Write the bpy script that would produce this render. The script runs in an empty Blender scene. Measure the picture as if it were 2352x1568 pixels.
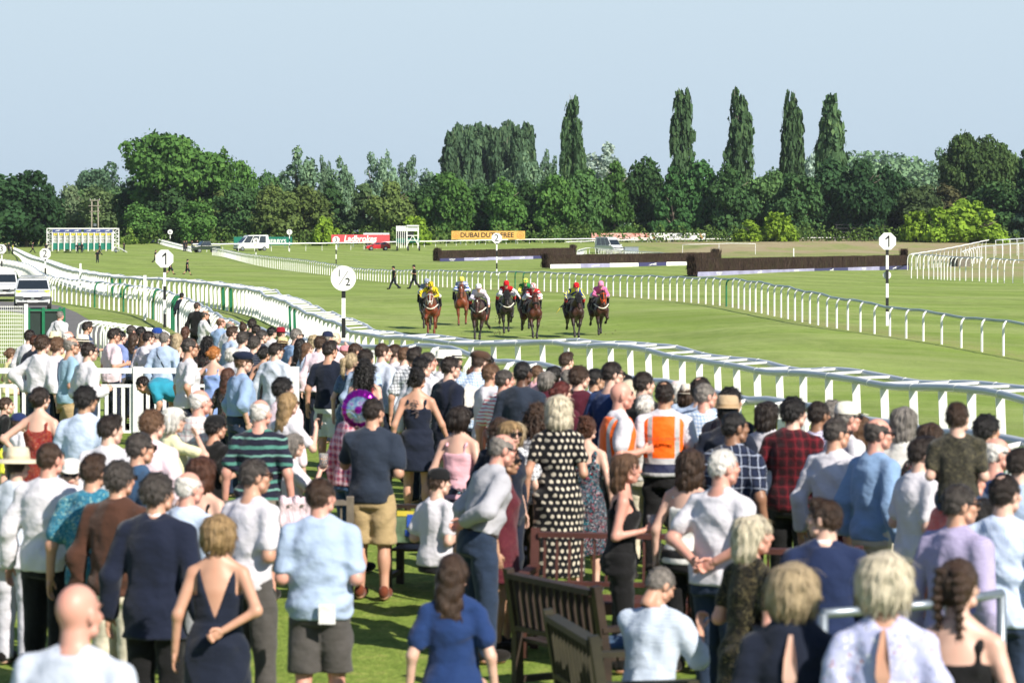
import bpy, math, random
import numpy as np
from mathutils import Vector, Matrix, Euler
R = math.radians
scene = bpy.context.scene
col = scene.collection
# ---------------- camera, world, sun, exposure ----------------
F = 6533.0      # focal length in photo pixels (2352 wide), 100 mm on 36 mm
CX, HZ = 1176.0, 535.0
CZ = 3.2
cam_d = bpy.data.cameras.new('camera'); cam = bpy.data.objects.new('camera', cam_d); col.objects.link(cam)
cam.location = (0, 0, CZ); cam.rotation_euler = (R(90), 0, 0)
cam_d.sensor_width = 36; cam_d.lens = 100; cam_d.shift_y = -(784 - HZ) / 2352
cam_d.clip_start = 0.5; cam_d.clip_end = 20000
cam_d.dof.use_dof = True; cam_d.dof.focus_distance = 112; cam_d.dof.aperture_fstop = 4.2
scene.camera = cam
SUN_EL, SUN_AZ = 37.0, 40.0      # azimuth: degrees to the right of straight behind the camera
w = bpy.data.worlds.new('World'); scene.world = w; w.use_nodes = True
nt = w.node_tree; bg = nt.nodes['Background']
sky = nt.nodes.new('ShaderNodeTexSky'); sky.sky_type = 'NISHITA'; sky.sun_disc = False
sky.sun_elevation = R(SUN_EL); sky.sun_rotation = R(180 - SUN_AZ)
sky.air_density = 1.0; sky.dust_density = 0.35; sky.ozone_density = 3.0; sky.altitude = 100
# hazy summer sky: pale blue-grey band low down, clear Nishita blue higher up
_geo = nt.nodes.new('ShaderNodeTexCoord'); _sep = nt.nodes.new('ShaderNodeSeparateXYZ'); nt.links.new(_geo.outputs['Generated'], _sep.inputs[0])
_mr = nt.nodes.new('ShaderNodeMapRange'); nt.links.new(_sep.outputs[2], _mr.inputs[0])
for _i, _v in enumerate((0.07, 0.26, 1.0, 0.0)): _mr.inputs[_i + 1].default_value = _v
_mr.interpolation_type = 'SMOOTHSTEP'
_mx = nt.nodes.new('ShaderNodeMix'); _mx.data_type = 'RGBA'; nt.links.new(_mr.outputs[0], _mx.inputs[0]); nt.links.new(sky.outputs[0], _mx.inputs[6])
_hz = nt.nodes.new('ShaderNodeValToRGB'); _e0 = _hz.color_ramp.elements; _e0[0].position = 0.0; _e0[0].color = (0.385, 0.48, 0.575, 1); _e0[1].position = 0.10; _e0[1].color = (0.44, 0.535, 0.605, 1)
nt.links.new(_sep.outputs[2], _hz.inputs[0])
_sc = nt.nodes.new('ShaderNodeMix'); _sc.data_type = 'RGBA'; _sc.blend_type = 'MULTIPLY'; _sc.inputs[0].default_value = 1
nt.links.new(_hz.outputs[0], _sc.inputs[6]); _sc.inputs[7].default_value = (13.2, 13.2, 13.2, 1); _sc.clamp_result = False
nt.links.new(_sc.outputs[2], _mx.inputs[7])
nt.links.new(_mx.outputs[2], bg.inputs[0]); bg.inputs[1].default_value = 0.073
sd = bpy.data.lights.new('sun', 'SUN'); sd.energy = 5.0; sd.angle = R(0.5); sd.color = (1, 0.93, 0.82)
so = bpy.data.objects.new('sun', sd); col.objects.link(so)
_e, _a = R(SUN_EL), R(SUN_AZ)
SUNV = Vector((math.sin(_a) * math.cos(_e), -math.cos(_a) * math.cos(_e), math.sin(_e)))
so.rotation_euler = SUNV.to_track_quat('Z', 'Y').to_euler(); so.location = SUNV * 60
scene.view_settings.view_transform = 'Standard'; scene.view_settings.look = 'None'
scene.view_settings.exposure = 0.58; scene.view_settings.gamma = 1
scene.cycles.max_bounces = 6; scene.cycles.transparent_max_bounces = 8

# ---------------- small helpers ----------------
def lin(h):
    h = h.lstrip('#'); o = []
    for i in (0, 2, 4):
        c = int(h[i:i + 2], 16) / 255
        o.append(c / 12.92 if c <= 0.04045 else ((c + 0.055) / 1.055) ** 2.4)
    return (*o, 1)
def tag(o, label=None, cat=None, group=None, kind=None):
    if label: o['label'] = label
    if cat: o['category'] = cat
    if group: o['group'] = group
    if kind: o['kind'] = kind
    return o
def empty(name, loc=(0, 0, 0), rz=0):
    o = bpy.data.objects.new(name, None); col.objects.link(o); o.location = loc; o.rotation_euler = (0, 0, rz)
    o.empty_display_size = 0.1
    return o
def link(name, me, mat=None, parent=None, loc=None, rot=None, scale=None):
    o = bpy.data.objects.new(name, me); col.objects.link(o)
    if mat is not None:
        if len(me.materials) == 0: me.materials.append(mat)
        if me.materials[0] is not mat:
            o.material_slots[0].link = 'OBJECT'; o.material_slots[0].material = mat
    if parent: o.parent = parent
    if loc is not None: o.location = loc
    if rot is not None: o.rotation_euler = rot
    if scale is not None: o.scale = scale if hasattr(scale, '__len__') else (scale,) * 3
    return o
def mesh_np(name, V, Fq, mi=None, smooth=True):
    V = np.asarray(V, np.float32); me = bpy.data.meshes.new(name)
    if isinstance(Fq, np.ndarray):
        k = Fq.shape[1]; n = len(Fq)
        me.vertices.add(len(V)); me.vertices.foreach_set('co', V.ravel())
        me.loops.add(n * k); me.loops.foreach_set('vertex_index', Fq.astype(np.int32).ravel())
        me.polygons.add(n); me.polygons.foreach_set('loop_start', np.arange(0, n * k, k, dtype=np.int32))
        me.polygons.foreach_set('loop_total', np.full(n, k, np.int32))
        me.update(calc_edges=True)
    else:
        me.from_pydata([tuple(map(float, v)) for v in V], [], Fq)
    if smooth and len(me.polygons): me.polygons.foreach_set('use_smooth', np.ones(len(me.polygons), bool))
    if mi is not None: me.polygons.foreach_set('material_index', np.asarray(mi, np.int32))
    me.update()
    return me
class MB:
    """collects boxes, tubes and polygons into one mesh"""
    def __init__(s): s.v = []; s.f = []; s.m = []
    def add(s, V, Fs, m=0):
        b = len(s.v); s.v += [tuple(map(float, p)) for p in V]; s.f += [tuple(b + i for i in f) for f in Fs]; s.m += [m] * len(Fs); return s
    def box(s, c, d, rz=0, m=0, taper=1.0):
        x, y, z = d[0] / 2, d[1] / 2, d[2] / 2; ca, sa = math.cos(rz), math.sin(rz); V = []
        for sz in (-1, 1):
            t = taper if sz > 0 else 1
            for sx, sy in ((-1, -1), (1, -1), (1, 1), (-1, 1)):
                px, py = sx * x * t, sy * y * t
                V.append((c[0] + px * ca - py * sa, c[1] + px * sa + py * ca, c[2] + sz * z))
        return s.add(V, [(3, 2, 1, 0), (4, 5, 6, 7), (0, 1, 5, 4), (1, 2, 6, 5), (2, 3, 7, 6), (3, 0, 4, 7)], m)
    def bar(s, a, b, w, t, m=0, up=(0, 0, 1)):
        a = Vector(a); b = Vector(b); d = (b - a).normalized(); u = Vector(up)
        x = d.cross(u)
        if x.length < 1e-4: x = d.cross(Vector((1, 0, 0)))
        x.normalize(); y = x.cross(d); V = []
        for p in (a, b):
            for sx, sy in ((-1, -1), (1, -1), (1, 1), (-1, 1)): V.append(p + x * sx * w / 2 + y * sy * t / 2)
        return s.add(V, [(3, 2, 1, 0), (4, 5, 6, 7), (0, 1, 5, 4), (1, 2, 6, 5), (2, 3, 7, 6), (3, 0, 4, 7)], m)
    def tube(s, pts, r, n=8, m=0, caps=True):
        pts = [Vector(p) for p in pts]; V = []; k = len(pts); rr = r if hasattr(r, '__len__') else [r] * k
        up = Vector((0, 0, 1)); px = None
        for i, p in enumerate(pts):
            d = (pts[min(i + 1, k - 1)] - pts[max(i - 1, 0)]).normalized()
            x = d.cross(up) if px is None else px - d * px.dot(d)
            if x.length < 1e-3: x = d.cross(Vector((1, 0, 0.1)))
            x.normalize(); px = x; y = d.cross(x)
            for j in range(n):
                a = 2 * math.pi * j / n; V.append(p + (x * math.cos(a) + y * math.sin(a)) * rr[i])
        Fs = []
        for i in range(k - 1):
            for j in range(n):
                q = (j + 1) % n; Fs.append((i * n + j, i * n + q, (i + 1) * n + q, (i + 1) * n + j))
        if caps: Fs += [tuple(range(n))[::-1], tuple((k - 1) * n + j for j in range(n))]
        return s.add(V, Fs, m)
    def lathe(s, prof, n=20, m=0, c=(0, 0, 0)):
        V = []; Fs = []; k = len(prof)
        for r, z in prof:
            for j in range(n):
                a = 2 * math.pi * j / n; V.append((c[0] + r * math.cos(a), c[1] + r * math.sin(a), c[2] + z))
        for i in range(k - 1):
            for j in range(n):
                q = (j + 1) % n; Fs.append((i * n + j, i * n + q, (i + 1) * n + q, (i + 1) * n + j))
        return s.add(V, Fs, m)
    def prism(s, poly, y0, y1, m=0):
        """poly in (x,z); extruded along y"""
        n = len(poly); V = [(x, y0, z) for x, z in poly] + [(x, y1, z) for x, z in poly]
        Fs = [tuple(range(n)), tuple(range(2 * n - 1, n - 1, -1))] + [(i, i + n, (i + 1) % n + n, (i + 1) % n) for i in range(n)]
        return s.add(V, Fs, m)
    def build(s, name, mat, parent=None, smooth=False, loc=None, rot=None):
        me = mesh_np(name, s.v, s.f, s.m, smooth); mats = mat if isinstance(mat, (list, tuple)) else [mat]
        for m in mats: me.materials.append(m)
        return link(name, me, None, parent, loc, rot)
def text_obj(txt, size, mat, parent, loc, name='lettering', depth=0.01, rot=(R(90), 0, 0), sx=1.0, shear=0.0, bold=0.0):
    c = bpy.data.curves.new('t', 'FONT'); c.body = txt; c.size = size; c.extrude = depth; c.align_x = 'CENTER'; c.align_y = 'CENTER'
    c.shear = shear; c.offset = bold; c.resolution_u = 3
    t = bpy.data.objects.new('t', c); col.objects.link(t)
    me = bpy.data.meshes.new_from_object(t); bpy.data.objects.remove(t); me.name = name; me.materials.clear()
    return link(name, me, mat, parent, loc, rot, (sx, 1, 1))

# ---------------- materials ----------------
MATS = {}
def nodes_of(name):
    m = bpy.data.materials.new(name); m.use_nodes = True; t = m.node_tree; b = t.nodes['Principled BSDF']
    return m, t, b
def N(t, ty, **kw):
    n = t.nodes.new(ty)
    for k, v in kw.items():
        if k.startswith('i_'): n.inputs[int(k[2:]) if k[2:].isdigit() else k[2:]].default_value = v
        else: setattr(n, k, v)
    return n
def math_(t, op, a, b=None, c=None):
    n = N(t, 'ShaderNodeMath', operation=op)
    for i, v in enumerate((a, b, c)):
        if v is None: continue
        if hasattr(v, 'links') or hasattr(v, 'is_output'): t.links.new(v, n.inputs[i])
        else: n.inputs[i].default_value = v
    return n.outputs[0]
def mix_(t, f, a, b, blend='MIX'):
    n = N(t, 'ShaderNodeMix', data_type='RGBA', blend_type=blend)
    for s, v in ((n.inputs[0], f), (n.inputs[6], a), (n.inputs[7], b)):
        if hasattr(v, 'is_output'): t.links.new(v, s)
        else: s.default_value = v
    return n.outputs[2]
def noise_(t, vec, scale, detail=3, rough=0.55, out=0):
    n = N(t, 'ShaderNodeTexNoise'); n.inputs['Scale'].default_value = scale; n.inputs['Detail'].default_value = detail; n.inputs['Roughness'].default_value = rough
    if vec is not None: t.links.new(vec, n.inputs['Vector'])
    return n.outputs[out]
def ramp_(t, f, stops):
    n = N(t, 'ShaderNodeValToRGB'); e = n.color_ramp.elements
    while len(e) < len(stops): e.new(0.5)
    for el, (p, c) in zip(e, stops): el.position = p; el.color = c if hasattr(c, '__len__') else (c, c, c, 1)
    t.links.new(f, n.inputs[0]); return n.outputs[0]
def mapr(t, v, a, b, c, d):
    n = N(t, 'ShaderNodeMapRange'); t.links.new(v, n.inputs[0])
    for i, x in enumerate((a, b, c, d)): n.inputs[i + 1].default_value = x
    return n.outputs[0]
def scaled(t, vec, s):
    n = N(t, 'ShaderNodeMapping'); n.inputs['Scale'].default_value = s; t.links.new(vec, n.inputs[0]); return n.outputs[0]
def plain(name, c, rough=0.5, metal=0.0, var=0.12, vs=6.0, bump=0.0, bs=60.0, spec=0.5, coat=0.0):
    if name in MATS: return MATS[name]
    m, t, b = nodes_of(name); c = lin(c) if isinstance(c, str) else c
    tc = N(t, 'ShaderNodeTexCoord').outputs['Object']
    f = noise_(t, tc, vs, 4)
    k = mapr(t, f, 0.3, 0.7, 1 - var, 1 + var)
    cc = mix_(t, 1.0, c, k, 'MULTIPLY'); t.links.new(cc, b.inputs['Base Color'])
    b.inputs['Roughness'].default_value = rough; b.inputs['Metallic'].default_value = metal
    b.inputs['Specular IOR Level'].default_value = spec; b.inputs['Coat Weight'].default_value = coat
    if bump:
        bn = N(t, 'ShaderNodeBump'); bn.inputs['Strength'].default_value = bump; bn.inputs['Distance'].default_value = 0.01
        t.links.new(noise_(t, tc, bs, 3), bn.inputs['Height']); t.links.new(bn.outputs[0], b.inputs['Normal'])
    MATS[name] = m; return m
def hsh(*a):
    return int(sum((i + 1) * 7919 * (hash_str(str(x)) % 9973) for i, x in enumerate(a)))
def hash_str(s):
    h = 5381
    for ch in s: h = (h * 33 + ord(ch)) & 0xffffffff
    return h

# ---------------- signed-distance sculpting ----------------
def d_cap(P, a, b, ra, rb):
    a = np.asarray(a, np.float32); b = np.asarray(b, np.float32); ab = b - a; L = float(ab @ ab) + 1e-9
    t = np.clip((P - a) @ ab / L, 0, 1); q = P - a - t[:, None] * ab
    return np.sqrt(np.einsum('ij,ij->i', q, q)) - (ra + (rb - ra) * t)
def d_ell(P, c, r, M=None):
    q = P - np.asarray(c, np.float32)
    if M is not None: q = q @ np.asarray(M, np.float32)
    r = np.asarray(r, np.float32); k = np.sqrt(((q / r) ** 2).sum(1)); k2 = np.sqrt(((q / (r * r)) ** 2).sum(1)) + 1e-6
    return k * (k - 1) / k2
def d_loft(P, prof, M=None, o=None, cap=0.0):
    """prof rows: z, cx, cy, rx, ry"""
    q = P
    if o is not None: q = (P - np.asarray(o, np.float32)) @ np.asarray(M, np.float32)
    A = np.asarray(prof, np.float32); z = q[:, 2]; zc = np.clip(z, A[0, 0], A[-1, 0])
    cx, cy, rx, ry = (np.interp(zc, A[:, 0], A[:, i]) for i in (1, 2, 3, 4))
    dx, dy = q[:, 0] - cx, q[:, 1] - cy
    rr = np.sqrt((dx / rx) ** 2 + (dy / ry) ** 2)
    d = (rr - 1) * np.minimum(rx, ry)
    dz = np.abs(z - zc)
    return np.where(dz > 0, np.sqrt(np.maximum(d, 0) ** 2 + dz ** 2) + np.minimum(d, 0) * 0, d)
def smin(a, b, k):
    h = np.clip(0.5 + 0.5 * (b - a) / k, 0, 1); return b + (a - b) * h - k * h * (1 - h)
def _bb(p):
    if p[0] == 'c': a, b, r = np.asarray(p[1], float), np.asarray(p[2], float), max(p[3], p[4]); return np.minimum(a, b) - r, np.maximum(a, b) + r
    if p[0] == 'e':
        c, r = np.asarray(p[1], float), np.asarray(p[2], float); r = r if len(p) < 4 else np.full(3, r.max()); return c - r, c + r
    A = np.asarray(p[1], float); r = max((np.abs(A[:, 1]) + A[:, 3]).max(), (np.abs(A[:, 2]) + A[:, 4]).max())
    if len(p) > 2 and p[2] is not None:
        e = [np.asarray(p[3]) + np.asarray(p[2])[:, 2] * z for z in (A[0, 0], A[-1, 0])]; return np.minimum(*e) - r, np.maximum(*e) + r
    return np.array((-r, -r, A[0, 0])), np.array((r, r, A[-1, 0]))
def union(P, prims, k=0.03, mar=0.10):
    d = np.full(len(P), 0.4, np.float32)
    for p in prims:
        lo, hi = _bb(p); lo = lo - mar; hi = hi + mar
        m = np.nonzero((P[:, 2] > lo[2]) & (P[:, 2] < hi[2]))[0]
        q = P[m]; s = np.nonzero((q[:, 0] > lo[0]) & (q[:, 0] < hi[0]) & (q[:, 1] > lo[1]) & (q[:, 1] < hi[1]))[0]
        m = m[s]; q = q[s]
        if not len(m): continue
        e = d_cap(q, *p[1:]) if p[0] == 'c' else d_ell(q, *p[1:]) if p[0] == 'e' else d_loft(q, *p[1:])
        d[m] = smin(d[m], e, k)
    return d
def surfnet(fn, lo, hi, h):
    lo = np.asarray(lo, np.float32) - 2 * h; n = np.ceil((np.asarray(hi) + 2 * h - lo) / h).astype(int) + 1
    g = np.stack(np.meshgrid(*[lo[i] + h * np.arange(n[i], dtype=np.float32) for i in range(3)], indexing='ij'), -1)
    v = fn(g.reshape(-1, 3)).reshape(n).astype(np.float32)
    s = v < 0; cnt = np.zeros(n - 1, np.int8); offs = [(i, j, k) for i in (0, 1) for j in (0, 1) for k in (0, 1)]
    for i, j, k in offs: cnt += s[i:n[0] - 1 + i, j:n[1] - 1 + j, k:n[2] - 1 + k]
    act = (cnt > 0) & (cnt < 8); idx = np.full(act.shape, -1, np.int32); ijk = np.argwhere(act); idx[act] = np.arange(len(ijk))
    acc = np.zeros((len(ijk), 3), np.float32); num = np.zeros(len(ijk), np.float32)
    for a in offs:
        for ax in range(3):
            if a[ax]: continue
            b = list(a); b[ax] = 1
            va = v[ijk[:, 0] + a[0], ijk[:, 1] + a[1], ijk[:, 2] + a[2]]; vb = v[ijk[:, 0] + b[0], ijk[:, 1] + b[1], ijk[:, 2] + b[2]]
            m = (va < 0) != (vb < 0); t = np.where(m, va / np.where(va == vb, 1, va - vb), 0)
            p = np.tile(np.asarray(a, np.float32), (len(ijk), 1)); p[:, ax] = t
            acc[m] += p[m]; num[m] += 1
    V = lo + h * (ijk + acc / num[:, None]); Q = []
    def quads(c0, c1, c2, c3, fl):
        q = np.stack([c0, c1, c2, c3], 1); q[fl] = q[fl][:, ::-1]; Q.append(q)
    for ax in range(3):
        o1, o2 = (ax + 1) % 3, (ax + 2) % 3
        sl0 = [slice(None)] * 3; sl1 = [slice(None)] * 3
        sl0[ax] = slice(0, -1); sl1[ax] = slice(1, None)
        for sl in (sl0, sl1): sl[o1] = slice(1, -1); sl[o2] = slice(1, -1)
        A, B = s[tuple(sl0)], s[tuple(sl1)]; m = np.argwhere(A != B)
        if not len(m): continue
        fl = ~A[m[:, 0], m[:, 1], m[:, 2]]
        base = m.copy(); base[:, o1] += 1; base[:, o2] += 1
        def cell(d1, d2):
            c = base.copy(); c[:, o1] -= d1; c[:, o2] -= d2; return idx[c[:, 0], c[:, 1], c[:, 2]]
        quads(cell(1, 1), cell(0, 1), cell(0, 0), cell(1, 0), fl)
    return V, np.concatenate(Q).astype(np.int32)
# ---------------- terrain ----------------
def P3(px, py, D): return Vector(((px - CX) * D / F, D, CZ - (py - HZ) * D / F))
NEAR_RAIL = [(-60, 556, 2.6), (13, 567, 2.7), (33, 574, 2.7), (67, 591, 2.7), (100, 600, 2.7), (147, 617, 2.7), (187, 626, 2.72), (267, 637, 2.72), (360, 642, 2.72), (467, 651, 2.72), (540, 661, 2.74), (593, 669, 2.76), (610, 680, 2.8), (650, 691, 2.86), (700, 717, 2.95), (728, 727, 3.0),
             (780, 746, 3.08), (813, 764, 3.12), (850, 770, 3.1), (938, 778, 3.05), (1013, 785, 3.0), (1100, 791, 2.97), (1176, 791, 2.94), (1276, 786, 2.9), (1316, 792, 2.88), (1388, 794, 2.86), (1461, 801, 2.85), (1551, 818, 2.84),
             (1646, 836, 2.84), (1764, 852, 2.82), (1866, 860, 2.8), (1939, 871, 2.8), (2024, 882, 2.78), (2109, 888, 2.77), (2201, 893, 2.76), (2299, 907, 2.75), (2352, 917, 2.75), (2460, 940, 2.74), (2650, 985, 2.72)]
CROWD_RAIL = [(-40, 590, 2.7), (60, 606, 2.68), (110, 634, 2.66), (200, 646, 2.66), (300, 656, 2.64), (350, 663, 2.63), (400, 676, 2.62), (467, 704, 2.6), (520, 734, 2.58), (600, 756, 2.52), (720, 782, 2.45), (843, 797, 2.4), (913, 795, 2.38), (975, 794, 2.36), (1025, 802, 2.34), (1063, 811, 2.33), (1125, 823, 2.32),
              (1176, 833, 2.31), (1276, 847, 2.29), (1498, 880, 2.25), (1563, 888, 2.24), (1711, 913, 2.22), (1776, 924, 2.21), (2041, 970, 2.18), (2311, 1015, 2.15), (2352, 1022, 2.15), (2500, 1050, 2.14)]
FAR_RAIL = [(490, 566, 590, 420), (517, 571, 590, 400), (568, 581, 602, 350), (692, 594, 621, 297), (774, 606, 633, 270), (820, 614, 644, 254), (904, 618, 648, 232), (1017, 619, 655, 210), (1117, 622, 663, 196), (1217, 622, 667, 187), (1300, 625, 670, 178), (1384, 630, 676, 168), (1480, 631, 684, 158), (1568, 635, 693, 149),
            (1675, 638, 699, 138), (1781, 652, 714, 125), (1928, 682, 745, 111), (2101, 710, 778, 102), (2352, 742, 825, 93), (2600, 775, 870, 86)]
ctrl = []
def cp(px, py, D, wt=1.0): ctrl.append((px, D, CZ - (py - HZ) * D / F, wt))
def cz(px, D, z, wt=1.0): ctrl.append((px, D, z, wt))
for px, py, H in NEAR_RAIL: cp(px, py, F * H / (py - HZ)); ctrl[-1] = (*ctrl[-1][:2], ctrl[-1][2] - 1.25, 0.7)
for px, py, H in CROWD_RAIL: cp(px, py, F * H / (py - HZ)); ctrl[-1] = (*ctrl[-1][:2], ctrl[-1][2] - 1.25, 1.0)
for px, yt, yb, D in FAR_RAIL: cp(px, yb, D)
for px, py, D in ((1230, 779, 113), (1385, 770, 117), (1000, 771, 116), (1060, 748, 129), (905, 665, 211), (430, 632, 301), (170, 582, 452), (270, 580, 454), (100, 584, 440), (300, 550, 610), (330, 551, 590), (383, 563, 500), (443, 578, 440), (260, 553, 610), (40, 556, 600), (2352, 552, 620), (2000, 551, 620), (1700, 551, 620), (1300, 556, 560), (900, 560, 540), (600, 565, 520),
                  (1620, 635, 262), (2080, 619, 310), (1260, 617, 284), (1640, 608, 290), (1010, 601, 396), (1320, 592, 396), (2040, 748, 121), (2250, 640, 250), (2352, 720, 130), (2200, 585, 420), (418, 768, 113), (75, 713, 152), (700, 590, 430), (420, 590, 420)): cp(px, py, D, 1.5)
for px in (-1500, -600, 0, 600, 1176, 1800, 2352, 3000, 4000):
    for D, z in ((5, 0), (9, 0), (13, 0), (16.5, -.22), (19, -.24), (22, -.15), (26, 0), (32, 0)): cz(px, D, z if px < 1700 else z * 0.5, 1.2)
for px in (-1500, -400, 0, 300, 600): cz(px, 40, -0.10, 1.2); cz(px, 47, -0.22, 1.4)
for px in (-1500, -400, 0, 300): cz(px, 60, -0.42); cz(px, 80, -0.65); cz(px, 115, -0.85)
for px in (-1500, -600, 300, 1176, 2000, 3000, 4000):
    for D, z in ((700, 2.2), (900, 2.5), (1500, 3), (3000, 3), (6000, 3)): cz(px, D, z)
for px in (3000, 4000):
    for D, z in ((50, -0.9), (80, -1.0), (120, -0.9), (250, -0.6), (420, 0)): cz(px, D, z)
for px in (-1500, -600):
    for D, z in ((180, -0.9), (280, -1.0), (450, -0.2)): cz(px, D, z)
_A = np.array(ctrl); _cu = (_A[:, 0] - CX) / 2352 * 6; _cv = np.log(_A[:, 1]) * 5.5; _cz = _A[:, 2]; _cw = _A[:, 3]
def terr(X, D):
    X = np.atleast_1d(np.asarray(X, float)); D = np.atleast_1d(np.asarray(D, float))
    u = X / D * F / 2352 * 6; v = np.log(D) * 5.5
    out = np.empty(len(X))
    for i in range(0, len(X), 20000):
        d2 = (u[i:i + 20000, None] - _cu) ** 2 + (v[i:i + 20000, None] - _cv) ** 2
        wt = _cw * (np.exp(-d2 / 0.5) + 0.02 * np.exp(-np.sqrt(d2) / 0.8) + 1e-9)
        out[i:i + 20000] = (wt * _cz).sum(1) / wt.sum(1)
    return out
_D = np.exp(np.linspace(math.log(6), math.log(4000), 1500))
def at(px, py, h=0.0, dmin=6):
    """where the sight line through photo pixel (px,py) is h metres above the ground"""
    z = CZ - (py - HZ) * _D / F - h - terr((px - CX) * _D / F, _D)
    k = np.where((z <= 0) & (_D > dmin))[0]
    if not len(k): k = [len(_D) - 1]
    i = int(k[0])
    D = _D[i] if i == 0 or z[i - 1] <= 0 else _D[i - 1] + (_D[i] - _D[i - 1]) * z[i - 1] / (z[i - 1] - z[i])
    X = (px - CX) * D / F
    return Vector((X, D, float(terr(X, D)[0])))
def gz(x, y): return float(terr(x, y)[0])
def on(px, D):
    X = (px - CX) * D / F; return Vector((X, D, gz(X, D)))

# ground sheet: finer where the camera is
us = np.concatenate([np.linspace(-14, -3.6, 14)[:-1], np.linspace(-3.6, 3.6, 150), np.linspace(3.6, 14, 14)[1:]])
vs = np.concatenate([np.log(np.linspace(3.5, 60, 90))[:-1], np.linspace(math.log(60), math.log(700), 150)[:-1], np.linspace(math.log(700), math.log(9000), 16)])
U, Vv = np.meshgrid(us, vs, indexing='ij'); Dg = np.exp(Vv).ravel(); Xg = (U.ravel() / 6 * 2352 / F) * Dg
Zg = terr(Xg, Dg)
nu, nv = len(us), len(vs); ii = np.arange(nu * nv).reshape(nu, nv)
Fq = np.stack([ii[:-1, :-1], ii[1:, :-1], ii[1:, 1:], ii[:-1, 1:]], -1).reshape(-1, 4)
g_me = mesh_np('ground', np.stack([Xg, Dg, Zg], 1), Fq)
def soft(x, a, b): return np.clip((x - a) / (b - a), 0, 1)
PXg = CX + Xg / Dg * F
rough = soft(PXg, 1350, 1600) * soft(Dg, 380, 430) * (1 - 0.6 * soft(Dg, 900, 1200))
rough = np.maximum(rough, soft(PXg, 2050, 2150) * soft(Dg, 240, 262) * 0.8)
frx = np.interp(Dg, [p[3] for p in FAR_RAIL][::-1], [(p[0] - CX) * p[3] / F for p in FAR_RAIL][::-1])
nr = [(P3(px, py, F * H / (py - HZ))) for px, py, H in NEAR_RAIL][::-1]
nrx = np.interp(Dg, [p.y for p in nr], [p.x for p in nr])
worn = np.exp(-((Xg - frx - 0.4) / 1.0) ** 2) * soft(Dg, 80, 90) * (1 - soft(Dg, 200, 260)) * 0.7
worn = np.maximum(worn, np.exp(-((Xg - nrx + 3.5) / 2.2) ** 2) * soft(Dg, 90, 110) * 0.55)
lawn = 1 - soft(Dg, 48, 58)
for nm, arr in (('rough', rough), ('worn', worn), ('lawn', lawn)):
    a = g_me.attributes.new(nm, 'FLOAT', 'POINT'); a.data.foreach_set('value', arr.astype(np.float32))
def ground_mat():
    m, t, b = nodes_of('grass_ground'); geo = N(t, 'ShaderNodeNewGeometry').outputs['Position']
    def at_(n): return N(t, 'ShaderNodeAttribute', attribute_name=n).outputs['Fac']
    fine = noise_(t, scaled(t, geo, (1, 0.45, 1)), 28, 4, 0.7); mid = noise_(t, scaled(t, geo, (1, 0.35, 1)), 1.6, 4, 0.6); big = noise_(t, scaled(t, geo, (0.35, 0.12, 1)), 0.35, 3)
    patch = noise_(t, scaled(t, geo, (0.12, 0.5, 1)), 0.5, 4, 0.65)
    track = ramp_(t, mid, [(0.3, (0.155, 0.225, 0.045, 1)), (0.5, (0.22, 0.295, 0.07, 1)), (0.72, (0.29, 0.355, 0.105, 1))])
    track = mix_(t, mapr(t, big, 0.38, 0.62, 0.0, 0.8), track, (0.195, 0.28, 0.05, 1))
    track = mix_(t, mapr(t, patch, 0.42, 0.66, 0.0, 0.75), track, (0.31, 0.36, 0.13, 1))
    lw = ramp_(t, noise_(t, geo, 5, 4, 0.65), [(0.3, (0.125, 0.19, 0.03, 1)), (0.55, (0.195, 0.265, 0.05, 1)), (0.75, (0.31, 0.32, 0.09, 1))])
    rg = ramp_(t, noise_(t, scaled(t, geo, (0.3, 0.09, 1)), 0.3, 5, 0.65), [(0.32, (0.15, 0.18, 0.06, 1)), (0.45, (0.27, 0.285, 0.11, 1)), (0.55, (0.33, 0.27, 0.16, 1)), (0.7, (0.37, 0.335, 0.19, 1))])
    sx = N(t, 'ShaderNodeSeparateXYZ'); t.links.new(geo, sx.inputs[0]); nn = math_(t, 'ADD', math_(t, 'MULTIPLY', sx.outputs[0], 0.93), math_(t, 'MULTIPLY', sx.outputs[1], 0.36))
    nn = math_(t, 'ADD', nn, math_(t, 'MULTIPLY', noise_(t, scaled(t, geo, (1, 0.3, 1)), 0.12, 2), 9.0))
    band = math_(t, 'SINE', math_(t, 'MULTIPLY', nn, 0.85)); track = mix_(t, 1.0, track, mapr(t, band, -0.5, 0.5, 0.93, 1.05), 'MULTIPLY')
    div = mapr(t, noise_(t, geo, 2.2, 2, 0.5), 0.70, 0.76, 0, 0.55); track = mix_(t, div, track, (0.11, 0.12, 0.035, 1))
    c = mix_(t, at_('lawn'), track, lw)
    c = mix_(t, at_('rough'), c, rg)
    c = mix_(t, math_(t, 'MULTIPLY', at_('worn'), mapr(t, noise_(t, geo, 2.5, 4, 0.7), 0.35, 0.6, 0, 1)), c, (0.29, 0.25, 0.12, 1))
    c = mix_(t, 1.0, c, mapr(t, fine, 0.25, 0.75, 0.62, 1.38), 'MULTIPLY')
    t.links.new(c, b.inputs['Base Color']); b.inputs['Roughness'].default_value = 0.85; b.inputs['Specular IOR Level'].default_value = 0.12
    bn = N(t, 'ShaderNodeBump'); bn.inputs['Strength'].default_value = 0.55; bn.inputs['Distance'].default_value = 0.05
    t.links.new(fine, bn.inputs['Height']); t.links.new(bn.outputs[0], b.inputs['Normal'])
    return m
tag(link('ground', g_me, ground_mat()), kind='structure')

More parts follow.
